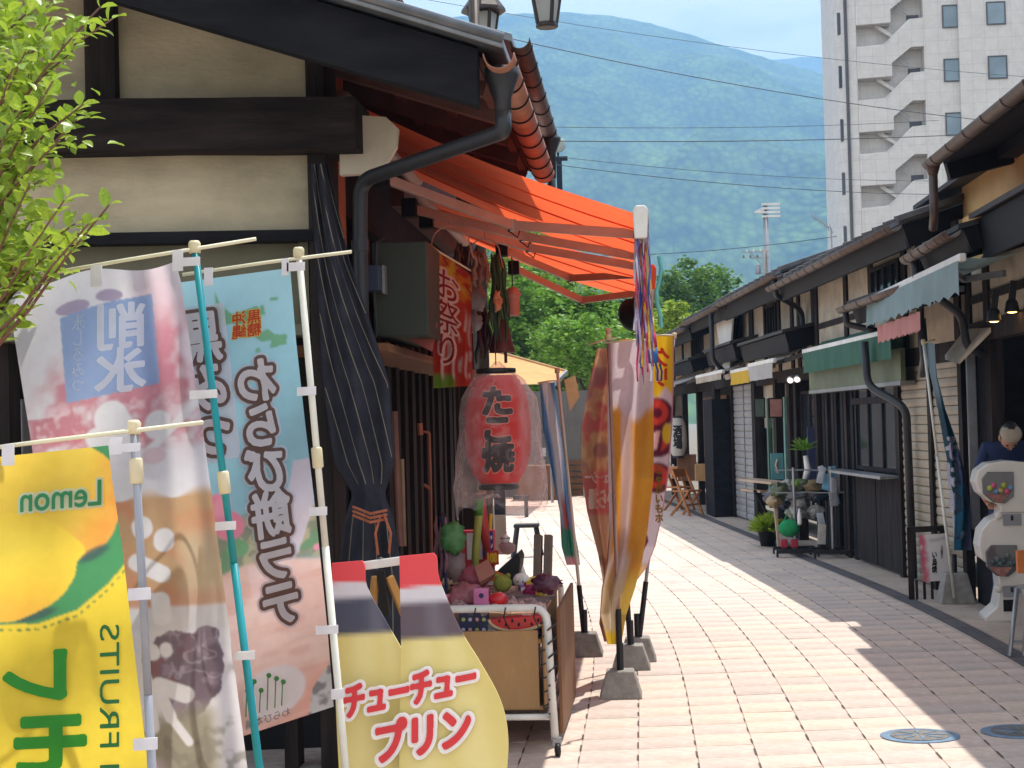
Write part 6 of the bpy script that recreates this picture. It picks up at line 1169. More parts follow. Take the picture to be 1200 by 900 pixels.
def paint(x, y, u, v):
    c = np.ones(x.shape+(3,))*np.array(lin((226, 222, 220))); n = fbm(x, y, 5, 91); c = put(c, ss(.34, .12, u+.25*(n-.5))*ss(.3, .55, n+.15), (206, 96, 120)); c = put(c, ss(.05, .02, np.abs(v-.08-.05*np.sin(u*3)))*ss(.3, .4, u)*.5, (150, 146, 146)); return c
ms_.cloth(ab, 30, 50, paint, 'menu_sheet', PRINTS); letters(ab, 'い\n烏\n焼', (1092, 648, 1098, 672), ms_.surf, (40, 38, 40), .02, .004, transl=0, cell=.6); letters(ab, 'お\n品\n書\nき', (1102, 640, 1105, 656), ms_.surf, (90, 86, 86), 0, .004, transl=0, cell=.6)
t = thing('teal_banner', 'twisted teal banner with white letters beside the menu board', 'banner', tuple(G(1122, 712))[:2]+(0,), 'tall shop banners')
tb = Banner([402, 440, 480, 520, 560, 600, 645], [1082, 1090, 1099, 1106, 1114, 1118, 1118], [1095, 1098, 1108, 1122, 1132, 1137, 1139], 7.5, lambda u, v: -.25*u*(1-v)+.08*math.sin(u*5+v*6))
def paint(x, y, u, v):
    c = np.ones(x.shape+(3,))*np.array(lin((46, 92, 112))); c = put(c, ss(.34, .2, v), (150, 176, 190)); c = put(c, ss(.62, .8, u+.15*np.sin(v*14))*ss(.4, .6, v)*.6, (110, 100, 140)); return c
tb.cloth(t, 24, 90, paint); letters(t, 'そ\nば\nめ\nし', (1116, 512, 1131, 632), tb.surf, (206, 206, 222), .03, .006, False, warp=lambda x, y: (x-(632-y)*.07, y))
pole(t, (1082, 400), (1117, 690), 7.5, WHITEPOLE, ((1080, 404), (1096, 398)), (), (), .013, .006); foot_block(t, G(1120, 706), .15, .26)
# ------------------------------------------------------------------ wheeled racks of goods by shop three
def rack(c, label, w=.5):
    t = thing('goods_rack', label, 'rack', (c.x, c.y, 0), 'wheeled racks of goods outside the right-hand shops')
    for dy in (-.14, .14):
        MB().span((c.x-.25, c.y+dy-.02, .05), (c.x+.25, c.y+dy+.02, .09)).build('base_bar', BLACKPLASTIC, t)
        for dx in (-.24, .24): MB().lathe([(.03, -.012), (.032, 0), (.03, .012)], (c.x+dx, c.y+dy, .032), 10, (1, 0, 0)).build('caster', BLACKPLASTIC, t)
    MB().span((c.x-.02, c.y-.14, .05), (c.x+.02, c.y+.14, .09)).build('base_bar', BLACKPLASTIC, t)
    MB().tube([(c.x, c.y, .09), (c.x, c.y, 1.05)], .018, 8).build('upright', GREYMETAL, t)
    for z in (.75, 1.02): MB().tube([(c.x-.22, c.y, z), (c.x+.22, c.y, z)], .01, 6).build('cross_arm', GREYMETAL, t)
    return t
rc1, rc2 = G(922, 655), G(976, 655)
rack(rc1+Vector((.15, .25, 0)), 'wheeled rack heaped with bagged toys beside the small green bush'); rack(rc2+Vector((.05, .2, 0)), 'wheeled rack hung with packets in front of the dark glass doors')
rg = random.Random(9)
descr = ['crumpled', 'puffy', 'flat', 'small', 'wide', 'shiny', 'knotted', 'folded']
gp_ = 'bagged goods heaped on the wheeled racks'
def place_words(lst, form):
    """tell alike pieces of one colour apart by their place, left to right"""
    by = {}
    for o, cn, px in lst: by.setdefault(cn, []).append((px, o))
    for cn, l in by.items():
        l.sort(key=lambda a: a[0]); w = {1: [''], 2: ['left ', 'right '], 3: ['left ', 'middle ', 'right '], 4: ['leftmost ', 'left middle ', 'right middle ', 'rightmost ']}[len(l)]
        for k, (_, o) in enumerate(l): o['label'] = form % (w[k]+cn)
BC = [('grey', (150, 146, 152)), ('pale', (200, 196, 190)), ('slate', (110, 106, 120)), ('olive', (110, 120, 90)), ('tan', (180, 156, 120)), ('dark blue', (80, 88, 110))]; lst = []
for i in range(20):
    px = 903+rg.uniform(0, 60); py = 568+rg.uniform(0, 36); cn, c_ = BC[i % 6]; c = P(px, py, 10.42+rg.uniform(0, .2))
    m = MB(); m.ball(c, (rg.uniform(.08, .15), .1, rg.uniform(.05, .10)), 14, 10, .7, 11, i+30); o = tag(m.build('goods_bag', film('bag_%d' % (i % 6), c_, .3), smooth=True), 'x', 'bag', gp_); lst.append((o, cn, px))
place_words(lst, '%s film bag in the heap on the left wheeled rack')
m = MB(); m.ball(P(932, 566, 10.36), .05, 12, 9); tag(m.build('green_ball', mat('lime_ball', S(120, 160, 60), .6, .1, 9, 0), smooth=True), 'small green ball on top of the heaped rack', 'toy')
PC = [('pale blue', (190, 196, 206)), ('grey', (150, 150, 156)), ('sky blue', (120, 176, 206)), ('cream', (206, 200, 190))]; lst = []
for i in range(12):
    px = 962+rg.uniform(0, 20); py = 552+rg.uniform(0, 76); cn, c_ = PC[i % 4]; c = P(px, py, 10.2+rg.uniform(0, .1)); m = MB(); m.box(c, (rg.uniform(.06, .1), .025, rg.uniform(.14, .24)), Matrix.Rotation(rg.uniform(-.3, .3), 3, 'Y'))
    o = tag(m.build('hanging_packet', film('packet_%d' % (i % 4), c_, .2), bevel=.006), 'x', 'packet', 'packets hung on the right rack'); lst.append((o, cn, px))
place_words(lst, '%s packet hanging on the right wheeled rack')
# plain green plush standing in for a frog toy, red bags below it
t = thing('green_plush_toy', 'bright green round plush standing in for a frog toy, low on the heaped rack', 'bag', tuple(P(925, 625, 10.2))); c = P(925, 619, 10.25); MB().ball(c, (.13, .09, .105), 18, 12, .08, 6, 2).build('body', mat('green_plush', S(30, 140, 84), .9, .12, 20, .3, 150), t, smooth=True); MB().tube([c+Vector((-.06, 0, .09)), c+Vector((0, 0, .22)), c+Vector((.06, 0, .09))], .008, 6).build('strap', mat('green_plush', S(30, 140, 84)), t)
for px, lb_ in ((919, 'left one of two red pouches under the green plush toy'), (931, 'right one of two red pouches under the green plush toy')):
    m = MB(); m.box(P(px, 637, 10.25), (.085, .06, .10)); tag(m.build('red_pouch', mat('red_pouch_cloth', S(180, 44, 66), .7, .1, 9, .1, 80), bevel=.015), lb_, 'pouch', 'red pouches')
t = thing('white_bottle', 'white slim bottle-shaped toy hung on the heaped rack', 'toy', tuple(P(937, 620, 10.2))); MB().lathe([(.022, -.09), (.026, -.06), (.024, .03), (.01, .08), (.008, .1), (0, .1)], P(937, 606, 10.15), 10).build('body', WPL, t, smooth=True)
m = MB(); m.beam(P(908, 590, 10.6), P(913, 645, 10.6), .03, .16, up=(0, 1, 0)); tag(m.build('pale_chair_back', mat('pale_wood', S(176, 152, 128), .7, .1, 8, .05, 60)), 'pale wooden slab behind the heaped rack', 'board')
# wall counter, teal sign, plants, hanging pictures
t = thing('wall_counter', 'narrow pale counter shelf on brackets at the third shop', 'counter', tuple(P(905, 568, 11.6))); MB().beam(P(876, 562, 11.9), P(915, 566, 10.9), .25, .03).build('top', mat('pale_wood', S(176, 152, 128)), t); MB().beam(P(884, 575, 11.7), P(898, 600, 11.6), .03, .03).build('bracket', BLACKPAINT, t); MB().beam(P(872, 574, 12.2), P(895, 576, 11.6), .1, .03).build('lower_rail', mat('pale_wood', S(176, 152, 128)), t)
t = thing('teal_sign', 'small teal sign board with pale figure standing on the wall counter', 'sign', tuple(P(911, 560, 11.5))); a, b_ = P(904, 562, 11.5), P(918, 531, 11.5); MB().span((a.x, 11.5, a.z), (b_.x, 11.53, b_.z)).build('board', mat('teal_board', S(84, 140, 146), .6, .08, 8, 0), t, bevel=.004); MB().tube([P(911, 538, 11.49), P(909, 545, 11.49), P(912, 555, 11.49)], .012, 6).build('mark', mat('peach_mark', S(214, 176, 150), .6, .1, 9, 0), t)
for px, py, w, h_, c_, lb_ in ((890, 478, .16, .28, (76, 92, 84), 'grey-green lantern-shaped plaque on the cream wall'), (909, 478, .2, .28, (166, 120, 112), 'pinkish framed plaque on the cream wall')):
    c = P(px, py, 11.9); t = thing('wall_plaque', lb_, 'plaque', tuple(c), 'plaques on the third shop'); MB().box(c, (w, .04, h_)).build('frame', TIMBER, t, bevel=.004); MB().box(c-Vector((.0, .024, 0)), (w-.04, .01, h_-.04)).build('face', mat('plaque_%02x' % c_[0], S(*c_), .7, .2, 12, .05, 60), t)
def bush(label, c, n, r_, lm, pot=None, sd=1, name='potted_plant', up=1.0):
    rg = np.random.default_rng(sd); t = thing(name, label, 'plant', (c.x, c.y, c.z), None); zo = 0
    if pot: MB().lathe([(pot*.7, 0), (pot, pot*1.5), (pot*1.05, pot*1.5), (pot*.9, pot*1.45), (0, pot*1.4)], c, 14).build('pot', BLACKPLASTIC, t, smooth=True); zo = pot*1.45
    m = MB(); m2 = MB()
    for i in range(n):
        a = rg.uniform(0, 6.28); e = rg.uniform(.2, 1.3); l = r_*rg.uniform(.6, 1.2); d = Vector((math.cos(a)*math.cos(e), math.sin(a)*math.cos(e), math.sin(e)*up)); p0 = c+Vector((0, 0, zo)); sd_ = d.cross(Vector((0, 0, 1))).normalized()*l*.07; p1 = p0+d*l*.55; p2 = p0+d*l+Vector((0, 0, -l*.18))
        (m if i % 2 else m2).add([p0, p1-sd_, p2, p1+sd_], [(0, 1, 2, 3)])
    m.v += []; m2_ = m2.build('fronds', lm, t); m.build('leaves', lm, t)['kind'] = 'stuff'; m2_['kind'] = 'stuff'; return t
bush('bright green bushy potted plant left of the heaped rack', G(900, 640), 220, .30, LEAFL, .13, 3)
bush('spiky green plant on the rack post above the heaped goods', P(942, 528, 10.6), 60, .2, LEAFM, None, 4); 
m = MB(); m.tube([P(944, 534, 10.6), P(947, 550, 10.6), P(940, 572, 10.6)], [.03, .045, .02], 8); tag(m.build('paper_wrap', WPL, smooth=True), 'white paper wrap below the spiky plant', 'wrap')
# navy cloth hanging behind the plant
m = MB(); a, b_ = P(948, 570, 11.0), P(964, 500, 11.0); m.span((a.x, 11.0, a.z), (b_.x+.08, 11.02, b_.z)); tag(m.build('navy_cloth', NAVY), 'dark navy cloth hanging in the doorway behind the racks', 'cloth')
# folding chairs and small table at the far end, white lantern
CHW = mat('chair_wood', S(168, 108, 58), .55, .2, 8, .1, 60)
def chair(c, label, rz, sc=1.0):
    global K; k0, K = K, 1.0
    t = thing('wooden_chair', label, 'chair', (0, 0, 0), 'wooden chairs at the far end of the right-hand row')
    for sx in (-1, 1):
        MB().beam((.2*sx, -.2, 0), (.2*sx, .18, .85), .03, .04).build('leg', CHW, t); MB().beam((.18*sx, .25, 0), (.18*sx, -.18, .46), .03, .04).build('leg', CHW, t)
    MB().box((0, 0, .45), (.42, .38, .03)).build('seat', CHW, t, bevel=.008); MB().box((0, .18, .78), (.42, .03, .16)).build('backrest', CHW, t, bevel=.008); MB().beam((-.2, -.1, .2), (.2, -.1, .2), .025, .03).build('stretcher', CHW, t)
    K = k0; t.matrix_basis = Matrix.Translation(W(c)) @ Matrix.Rotation(rz, 4, 'Z') @ Matrix.Scale(sc, 4); return t
chair(G(806, 604), 'right wooden folding chair near the black cabinet', .9, .95); chair(G(797, 598), 'left wooden folding chair beside the white lantern', 2.2, .95)
t = thing('white_lantern', 'tall white paper lantern with black letters at the far end shop', 'lantern', tuple(P(793, 530, 16.3))); c = P(794, 512, 16.3); MB().lathe([(.17*(1-.4*abs(k/10-1)**3)+.003*(k % 2), -.36+.036*k) for k in range(21)], c, 20).build('paper_shade', mat('white_lantern_paper', S(214, 212, 206), .7, .05, 8, .05, 60, transl=.3), t, smooth=True)
for z in (-.40, .36): MB().lathe([(.10, 0), (.10, .04)], c+Vector((0, 0, z)), 16).build('ring', BLACKPLASTIC, t)
def ls2(x, y, l): th = x/.17; d = W(c)-EYE; d.z = 0; d.normalize(); sd_ = Vector((d.y, -d.x, 0)); o_ = sd_*((.175+l)*math.sin(th))-d*((.175+l)*math.cos(th)); return c+O(o_.x, o_.y, -y)
letters(t, '酒\n場', (-.08, -.22, .08, .22), ls2, (40, 40, 44), .03, .004, transl=0, cell=.012)
m = MB(); a, b_ = P(816, 560, 15.3), P(833, 547, 15.3); m.box((a+b_)/2, (.3, .25, .3)); tag(m.build('cardboard_box', WOODTAN, bevel=.006), 'light brown box on the shelf by the black cabinet', 'box')
m = MB(); m.box(P(805, 548, 16.4), (.36, .25, .5)); tag(m.build('brown_crate', WOODBROWN, bevel=.006), 'brown crate below the white lantern', 'crate')
m = MB(); m.lathe([(.05, -.12), (.055, .04), (.02, .1), (.018, .14), (0, .14)], P(789, 553, 15.9), 12); tag(m.build('spray_bottle', WPL, smooth=True), 'white spray bottle beside the brown crate', 'bottle')
# folding frame at the right edge
t = thing('folding_stand', 'grey folding sign stand cut off at the right edge', 'stand', tuple(G(1190, 772))[:2]+(0,)); 
for x0_, x1_ in ((1192, 1183), (1206, 1200)): MB().tube([P(x0_, 690, 6.1), G(x1_, 770)], .016, 8).build('leg', GREYMETAL, t, smooth=True)
MB().beam(P(1192, 688, 6.1), P(1215, 686, 6.1), .03, .03).build('top_rail', GREYMETAL, t); MB().beam(P(1186, 752, 6.2), P(1204, 752, 6.2), .02, .02).build('lower_rail', GREYMETAL, t); a, b_ = P(1190, 732, 6.12), P(1215, 696, 6.12); MB().span((a.x, 6.11, a.z), (b_.x, 6.13, b_.z)).build('panel', mat('stand_panel', S(196, 190, 186), .6, .1, 8, 0), t)
m = MB(); a, b_ = P(1193, 672, 6.5), P(1215, 645, 6.5); m.span((a.x, 6.5, a.z), (b_.x, 6.53, b_.z)); tag(m.build('orange_card', mat('orange_card_print', S(206, 120, 60), .6, .15, 12, 0)), 'orange card at the right edge beside the capsule machine', 'card')
# person behind the machine
def person():
    t = thing('person', 'person in dark navy top with pale head cloth bending behind the capsule machine', 'person', tuple(G(1178, 716))[:2]+(0,)); b0_ = Vector((P(1178, 505, 7.2).x, 7.2, 0)); sc = 1.03
    J = [(0, 0, .92), (0, -.02, 1.1), (.0, -.06, 1.27), (0, -.13, 1.34), (-.01, -.2, 1.38), (-.17, -.05, 1.33), (-.25, -.06, 1.08), (-.20, -.22, .90), (.17, -.05, 1.33), (.25, -.08, 1.08), (.2, -.25, .92), (-.09, .0, .88), (-.10, -.02, .48), (-.10, .02, .06), (-.10, -.12, .03), (.09, .0, .88), (.10, -.02, .48), (.10, .02, .06), (.10, -.12, .03)]
    E_ = [(0, 1), (1, 2), (2, 3), (3, 4), (2, 5), (5, 6), (6, 7), (2, 8), (8, 9), (9, 10), (0, 11), (11, 12), (12, 13), (13, 14), (0, 15), (15, 16), (16, 17), (17, 18)]
    R_ = [.14, .13, .14, .055, .05, .065, .048, .034, .065, .048, .034, .09, .062, .045, .035, .09, .062, .045, .035]
    me = bpy.data.meshes.new('body'); me.from_pydata([tuple(W(b0_+O(*j)*sc)) for j in J], E_, []); o = bpy.data.objects.new('body', me); COL.objects.link(o); md = o.modifiers.new('skin', 'SKIN')
    me.skin_vertices[0].data[0].use_root = True
    for i, r_ in enumerate(R_): me.skin_vertices[0].data[i].radius = (r_, r_*.85)
    sb_ = o.modifiers.new('sub', 'SUBSURF'); sb_.levels = sb_.render_levels = 2; me.materials.append(mat('navy_shirt', S(34, 48, 84), .9, .15, 12, .15, 150)); adopt(o, t)
    SK = mat('skin', S(186, 138, 112), .6, .06, 8, .02, 60); hd = b0_+O(-.02, -.25, 1.405)*sc; RH = Matrix.Rotation(1.0, 3, 'X')     # head bowed
    def hp(x, y, z): return hd+O(*(RH @ Vector((x, y, z))))
    h_ = MB().ball(hd, (.074, .092, .108), 18, 14, rot=RH).build('head', SK, t, smooth=True); MB().ball(hp(0, .022, .02), (.083, .092, .108), 18, 12, .08, 8, 2, rot=RH).build('hair', BLACKPLASTIC, h_, smooth=True)
    MB().lathe([(.084, .02), (.088, .035), (.076, .06), (.05, .08), (0, .09)], hp(0, -.01, .035), 18, RH @ Vector((0, 0, 1))).build('head_cloth', CREAM, h_, smooth=True); MB().ball(hp(0, -.094, -.018), (.011, .017, .02), 8, 6).build('nose', SK, h_, smooth=True)
    MB().ball(hp(0, -.086, -.058), (.022, .008, .006), 8, 6).build('mouth', mat('lip', S(150, 84, 78), .5, .05, 9, 0), h_, smooth=True)
    for s_ in (-1, 1): MB().ball(hp(.03*s_, -.084, .004), (.011, .007, .007), 8, 6).build('eye', BLACKPLASTIC, h_, smooth=True); MB().ball(hp(.076*s_, .0, -.01), (.012, .02, .03), 8, 6).build('ear', SK, h_, smooth=True)
    for s_ in (-1, 1):
        w = b0_+O(.20*s_, -.24, .90)*sc; MB().tube([b0_+O(.235*s_, -.13, 1.0)*sc, w], [.038, .03], 10).build('forearm', SK, t, smooth=True); MB().ball(w+O(0, -.03, -.02), (.026, .042, .018), 10, 8).build('palm', SK, t, smooth=True)
        for k in range(4): f0 = w+O(.018*s_-.012*k*s_, -.065, -.02); MB().tube([f0, f0+O(0, -.035, -.012), f0+O(0, -.05-.004*(k % 3), -.035)], .0075, 6).build('finger', SK, t, smooth=True)
        f0 = w+O(-.022*s_, -.02, -.02); MB().tube([f0, f0+O(-.022*s_, -.025, -.01), f0+O(-.026*s_, -.045, -.02)], .009, 6).build('thumb', SK, t, smooth=True)
person()
# ------------------------------------------------------------------ far-left stall with the brown awning, planter and goods
st = thing('brown_awning_stall', 'stall with a sloping straw-brown awning below the leafy trees', 'stall', (-3.5, 18, 0)); SYY = 17.5
STRAW = mat('straw_canvas', S(214, 170, 112), .85, .1, 6, .15, 60, transl=.35, stretch=(1, 1, 8))
c1, c2, c3, c4 = P(545, 403, SYY), P(662, 437, SYY), P(652, 446, SYY+2.2), P(545, 440, SYY+2.2)
m = MB(); m.add([c1, c2, P(664, 442, SYY), P(545, 450, SYY)], [(0, 1, 2, 3)]); 
m = MB(); n = 10; vs_ = []
A0, A1 = P(500, 390, SYY+1.5), P(664, 436, SYY+.2); B0, B1 = P(500, 452, SYY-1.2), P(650, 450, SYY-1.6)
for i in range(n+1):
    for j in range(5): q = j/4; p = A0.lerp(A1, i/n).lerp(B0.lerp(B1, i/n), q); vs_.append(p+Vector((0, 0, -.05*math.sin(q*math.pi))))
m.add(vs_, [(i*5+j, (i+1)*5+j, (i+1)*5+j+1, i*5+j+1) for i in range(n) for j in range(4)]); m.build('awning', STRAW, st, smooth=True)
m = MB(); m.beam(A0, A1, .06, .08); m.build('awning_bar', WOODTAN, st); m = MB(); m.beam(A1, B1, .05, .08); m.build('awning_end_bar', GREYMETAL, st)
m = MB(); a, b_ = P(664, 478, SYY), P(676, 442, SYY); m.ext([P(661, 445, SYY), P(674, 440, SYY), P(679, 465, SYY), P(668, 482, SYY)], (0, .03, 0)); m.build('hanging_flap', mat('brown_flap', S(170, 128, 86), .8, .1, 8, .1, 60), st)
for px in (512, 560, 605, 655): p = G(px, 582+ (0)); MB().tube([(p.x, SYY+.4, 0), (p.x, SYY+.4, 2.5)], .03, 8).build('post', GREYMETAL, st)
a = P(500, 500, SYY+2); b_ = P(690, 500, SYY+2); MB().span((a.x, SYY+2, 0), (b_.x, SYY+2.1, 2.4)).build('back_wall', mat('grey_plank_wall', S(110, 108, 106), .8, .2, 6, .2, 50, stretch=(8, 1, .3)), st)
MB().span((P(598, 560, SYY).x, SYY+1.0, 0), (P(650, 560, SYY).x, SYY+1.5, .75)).build('counter', WOODBROWN, st)
rg = random.Random(21)
lst = []
for i in range(12):
    px = 634+rg.uniform(0, 16); py = 492+rg.uniform(0, 55); cn, c_ = [('pale', (190, 196, 206)), ('dark', (70, 76, 86)), ('grey', (150, 150, 156)), ('brown', (110, 90, 80))][i % 4]; p = P(px, py, SYY+1.0); m = MB(); m.box(p, (.12, .05, rg.uniform(.12, .22))); o = tag(m.build('hung_package', film('hung_%d' % (i % 4), c_, .1), bevel=.01), 'x', 'package', 'packages hung under the brown awning'); lst.append((o, cn, px))
place_words(lst, '%s small package hung up under the brown awning')
t = thing('planter_box', 'dark planter box with yellow-green plants at the far stall', 'planter', tuple(G(640, 584))[:2]+(0,)); p = G(640, 584); MB().span((p.x-.32, p.y-.1, 0), (p.x+.4, p.y+.3, .36)).build('box', mat('dark_planter', S(76, 72, 68), .8, .15, 8, .1, 60), t, bevel=.01)
m = MB(); rg = np.random.default_rng(5)
for i in range(220):
    q = Vector((p.x+rg.uniform(-.3, .38), p.y+rg.uniform(-.08, .28), .34)); d = Vector((rg.normal()*.5, rg.normal()*.5, 1)).normalized(); l = rg.uniform(.12, .34); sd_ = d.cross(Vector((rg.normal(), rg.normal(), 0))).normalized()*l*.16; m.add([q, q+d*l*.6-sd_, q+d*l, q+d*l*.6+sd_], [(0, 1, 2, 3)])
o = m.build('foliage', LEAFL, t); o['kind'] = 'stuff'
for px, py, w, h_, lb_ in ((676, 580, .5, .42, 'brown wooden crate stack by the far stall'), (676, 556, .46, .4, 'upper brown crate on the crate by the far stall')):
    p = G(676, 580); z = 0 if py == 580 else .43; t = thing('wooden_crate', lb_, 'crate', (p.x, p.y, z), 'crates by the far stall')
    for k in range(3): MB().span((p.x-w/2, p.y-.2, z+.01+k*h_/3), (p.x+w/2, p.y-.18, z+h_/3-.02+k*h_/3)).build('slat', WOODBROWN, t)
    MB().span((p.x-w/2, p.y-.18, z), (p.x+w/2, p.y+.2, z+h_-.01)).build('box', mat('dark_crate', S(80, 56, 40), .8, .2, 8, .1, 60), t)
m = MB(); p = G(692, 582); m.box((p.x, p.y, .2), (.3, .3, .4)); tag(m.build('pale_sign_block', mat('pale_blue_paint', S(190, 200, 206), .6, .06, 8, 0), bevel=.01), 'small pale sign block beside the crates', 'sign')
t = thing('slim_bollard', 'thin dark bollard on the bright paving behind the lantern', 'bollard', tuple(G(617, 606))[:2]+(0,)); p = G(617, 606); MB().tube([p, p+Vector((0, 0, .32))], .035, 8).build('post', DRAIN, t); MB().box(p+Vector((-.08, 0, .35)), (.3, .1, .08)).build('crosspiece', DRAIN, t, bevel=.01)
m = MB(); p = G(586, 603); m.box((p.x, p.y, .55), (.2, .2, 1.1)); tag(m.build('dark_post', BLACKPAINT, bevel=.01), 'square dark post on the bright paving left of the bollard', 'post')
# ------------------------------------------------------------------ street lamps with lanterns
LGL = mat('lamp_glass', S(206, 208, 200), .3, .05, 5, 0, transl=.5, dirt=.1); LMT = mat('lamp_bronze', S(62, 54, 48), .5, .2, 10, .05, 60, metal=.4)
def lantern_head(par, c, s_):
    """c: centre of the bottom plate"""
    b_, tp, h_ = .075*s_, .125*s_, .30*s_; f_ = MB()
    for k in range(4):
        a0_, a1_ = k*math.pi/2+.5, (k+1)*math.pi/2+.5; p = [c+O(b_*math.cos(a0_), b_*math.sin(a0_), .02), c+O(b_*math.cos(a1_), b_*math.sin(a1_), .02), c+O(tp*math.cos(a1_), tp*math.sin(a1_), h_), c+O(tp*math.cos(a0_), tp*math.sin(a0_), h_)]
        MB().add(p, [(0, 1, 2, 3)]).build('pane', LGL, par); f_.beam(p[0], p[3], .022*s_, .022*s_); f_.beam(p[3], p[2], .022*s_, .022*s_)
    f_.lathe([(b_*1.05, -.012), (b_*1.1, 0), (b_*1.05, .03)], c, 8); f_.build('lantern_frame', LMT, par)
    MB().lathe([(tp*1.45, h_), (tp*1.4, h_+.03), (tp*.8, h_+.13*s_), (tp*.4, h_+.16*s_), (tp*.3, h_+.22*s_), (0, h_+.24*s_)], c, 8).build('lantern_roof', LMT, par)
t = thing('street_lamp', 'bronze street lamp with twin lanterns rising behind the left roofs', 'street lamp', (P(562, 300, 7.4).x, 7.4, 0)); c1 = P(641, 31, 7.0); c2 = P(567, 32, 7.6); bx_ = P(563, 300, 7.4).x
MB().tube([(bx_, 7.4, 0), (bx_, 7.4, c1.z+.9)], [.06, .045], 12).build('post', LMT, t, smooth=True); MB().lathe([(.11, 0), (.11, .25), (.07, .35), (.06, .4)], (bx_, 7.4, 0), 12).build('post_base', LMT, t, smooth=True)
lantern_head(t, c1, 1.12); lantern_head(t, c2+Vector((0, 0, -.2)), 1.12)
MB().tube(bend([(bx_, 7.4, c1.z+.85), (bx_+.2, 7.3, c1.z+1.1), (c1.x, 7.0, c1.z+1.0), (c1.x, 7.0, c1.z+.58)], 6, .4), .02, 8).build('arm', LMT, t, smooth=True); MB().tube(bend([(bx_, 7.4, c2.z+.6), (bx_+.05, 7.5, c2.z+.7), (c2.x, 7.6, c2.z+.65), (c2.x, 7.6, c2.z+.42)], 6, .4), .02, 8).build('arm', LMT, t, smooth=True)
# post with small sign behind the awning
t = thing('post_lamp', 'dark post head with a round pale lamp above the red awning', 'lamp', (P(655, 190, 42).x, 42, 0)); c = P(655, 186, 42); MB().tube([(c.x, 42, 0), (c.x, 42, c.z)], .14, 8).build('post', BLACKPAINT, t); MB().box(c, (.85, .2, .2)).build('crossbar', BLACKPAINT, t); MB().lathe([(.36, -.05), (.4, 0), (.36, .05)], c+Vector((-.04, 0, .68)), 16, (0, -1, .2)).build('disc', mat('grey_disc', S(150, 156, 150), .5, .1, 8, 0), t, smooth=True); MB().box(c+Vector((-.04, .02, .25)), (.1, .1, .6)).build('stem', BLACKPAINT, t)
# ------------------------------------------------------------------ floodlight mast, utility pole, wires
t = thing('floodlight_mast', 'tall mast with a bank of white floodlights before the mountain', 'mast', (P(899, 300, 90).x, 90, 0)); FYY = 90; c = P(899, 320, FYY); tp = P(897, 252, FYY)
MB().tube([(tp.x, FYY, 0), (tp.x, FYY, tp.z+1.2)], [.5, .28], 10).build('mast_pole', GREYMETAL, t, smooth=True)
for k in range(4): MB().box((tp.x+.55, FYY-.2, tp.z-.2+k*.42), (1.9, .5, .22)).build('lamp_row', WHITEMETAL, t)
MB().ext([(tp.x-1.3, FYY-.3, tp.z+.25), (tp.x-.2, FYY-.3, tp.z+.1), (tp.x-.1, FYY-.3, tp.z+.75), (tp.x-.5, FYY-.3, tp.z+.7)], (0, .3, 0)).build('side_lamp', WHITEMETAL, t)
t = thing('utility_pole', 'concrete utility pole with cross arms and insulators below the mast', 'utility pole', (P(896, 330, 55).x, 55, 0)); UYY = 55; tp = P(896, 292, UYY); MB().tube([(tp.x, UYY, 0), (tp.x, UYY, tp.z)], [.2, .15], 10).build('pole', CONCRETE, t, smooth=True)
for dz, l in ((-.15, 1.4), (-.55, .9)): MB().beam((tp.x-l, UYY, tp.z+dz), (tp.x+.25, UYY, tp.z+dz), .07, .07).build('cross_arm', GREYMETAL, t)
MB().beam((tp.x-.1, UYY, tp.z-1.1), (tp.x-.9, UYY, tp.z-.2), .05, .05).build('brace', GREYMETAL, t)
INS = mat('brown_insulator', S(150, 120, 104), .5, .1, 9, 0)
for k in range(6): MB().lathe([(.07, -.12), (.09, -.08), (.05, 0), (.07, .04), (0, .08)], (tp.x-.25-.22*k, UYY, tp.z-.05-.35*(k % 2)), 8).build('insulator', INS if k % 2 else WHITEMETAL, t, smooth=True)
MB().lathe([(.16, -.35), (.18, -.3), (.18, .2), (.1, .28)], (tp.x-.45, UYY, tp.z-1.25), 10).build('transformer', GREYMETAL, t, smooth=True)
t = thing('roof_aerial', 'spindly aerial on the roofs beside the tower', 'aerial', tuple(P(975, 290, 30))); a = P(975, 292, 30); MB().tube([a+Vector((0, 0, -.8)), P(974, 268, 30)], .03, 6).build('stem', GREYMETAL, t); MB().tube([P(974, 268, 30), P(950, 252, 30)], .018, 5).build('boom', GREYMETAL, t)
for k in range(6): p = P(974-k*4.2, 268-k*2.8, 30); MB().tube([p+Vector((-.05, 0, .16)), p+Vector((.05, 0, -.16))], .012, 4).build('element', GREYMETAL, t)
WIRE = mat('black_wire', S(40, 48, 58), .6, 0, 5, 0, dirt=0)
def wire(label, p0, p1, sag, r_):
    m = MB(); p0, p1 = Vector(p0), Vector(p1); m.tube([p0.lerp(p1, k/24)-Vector((0, 0, sag*4*(k/24)*(1-k/24))) for k in range(25)], r_, 5); tag(m.build('overhead_wire', WIRE), label, 'wire', 'overhead wires')
wire('uppermost overhead wire crossing sky and tower', P(480, -4, 34), P(1300, 96, 42), .5, 0.012); wire('second overhead wire sloping down across the mountain to the tower', P(500, 22, 30), P(1280, 152, 40), .6, 0.017)
wire('level overhead wire at mid mountain height', P(560, 147, 30), P(1100, 141, 40), .2, 0.011); wire('darker level wire just under the mid-height one', P(560, 164, 28), P(1320, 146, 38), .3, 0.017); wire('thin wire sloping down behind the red awning', P(560, 172, 28), P(1100, 212, 38), .3, 0.010); wire('lower wire sloping past the floodlight mast', P(560, 180, 28), P(1100, 228, 36), .3, 0.013); wire('lowest wire over the dark treetop', P(700, 300, 60), P(1000, 274, 56), .3, 0.022)

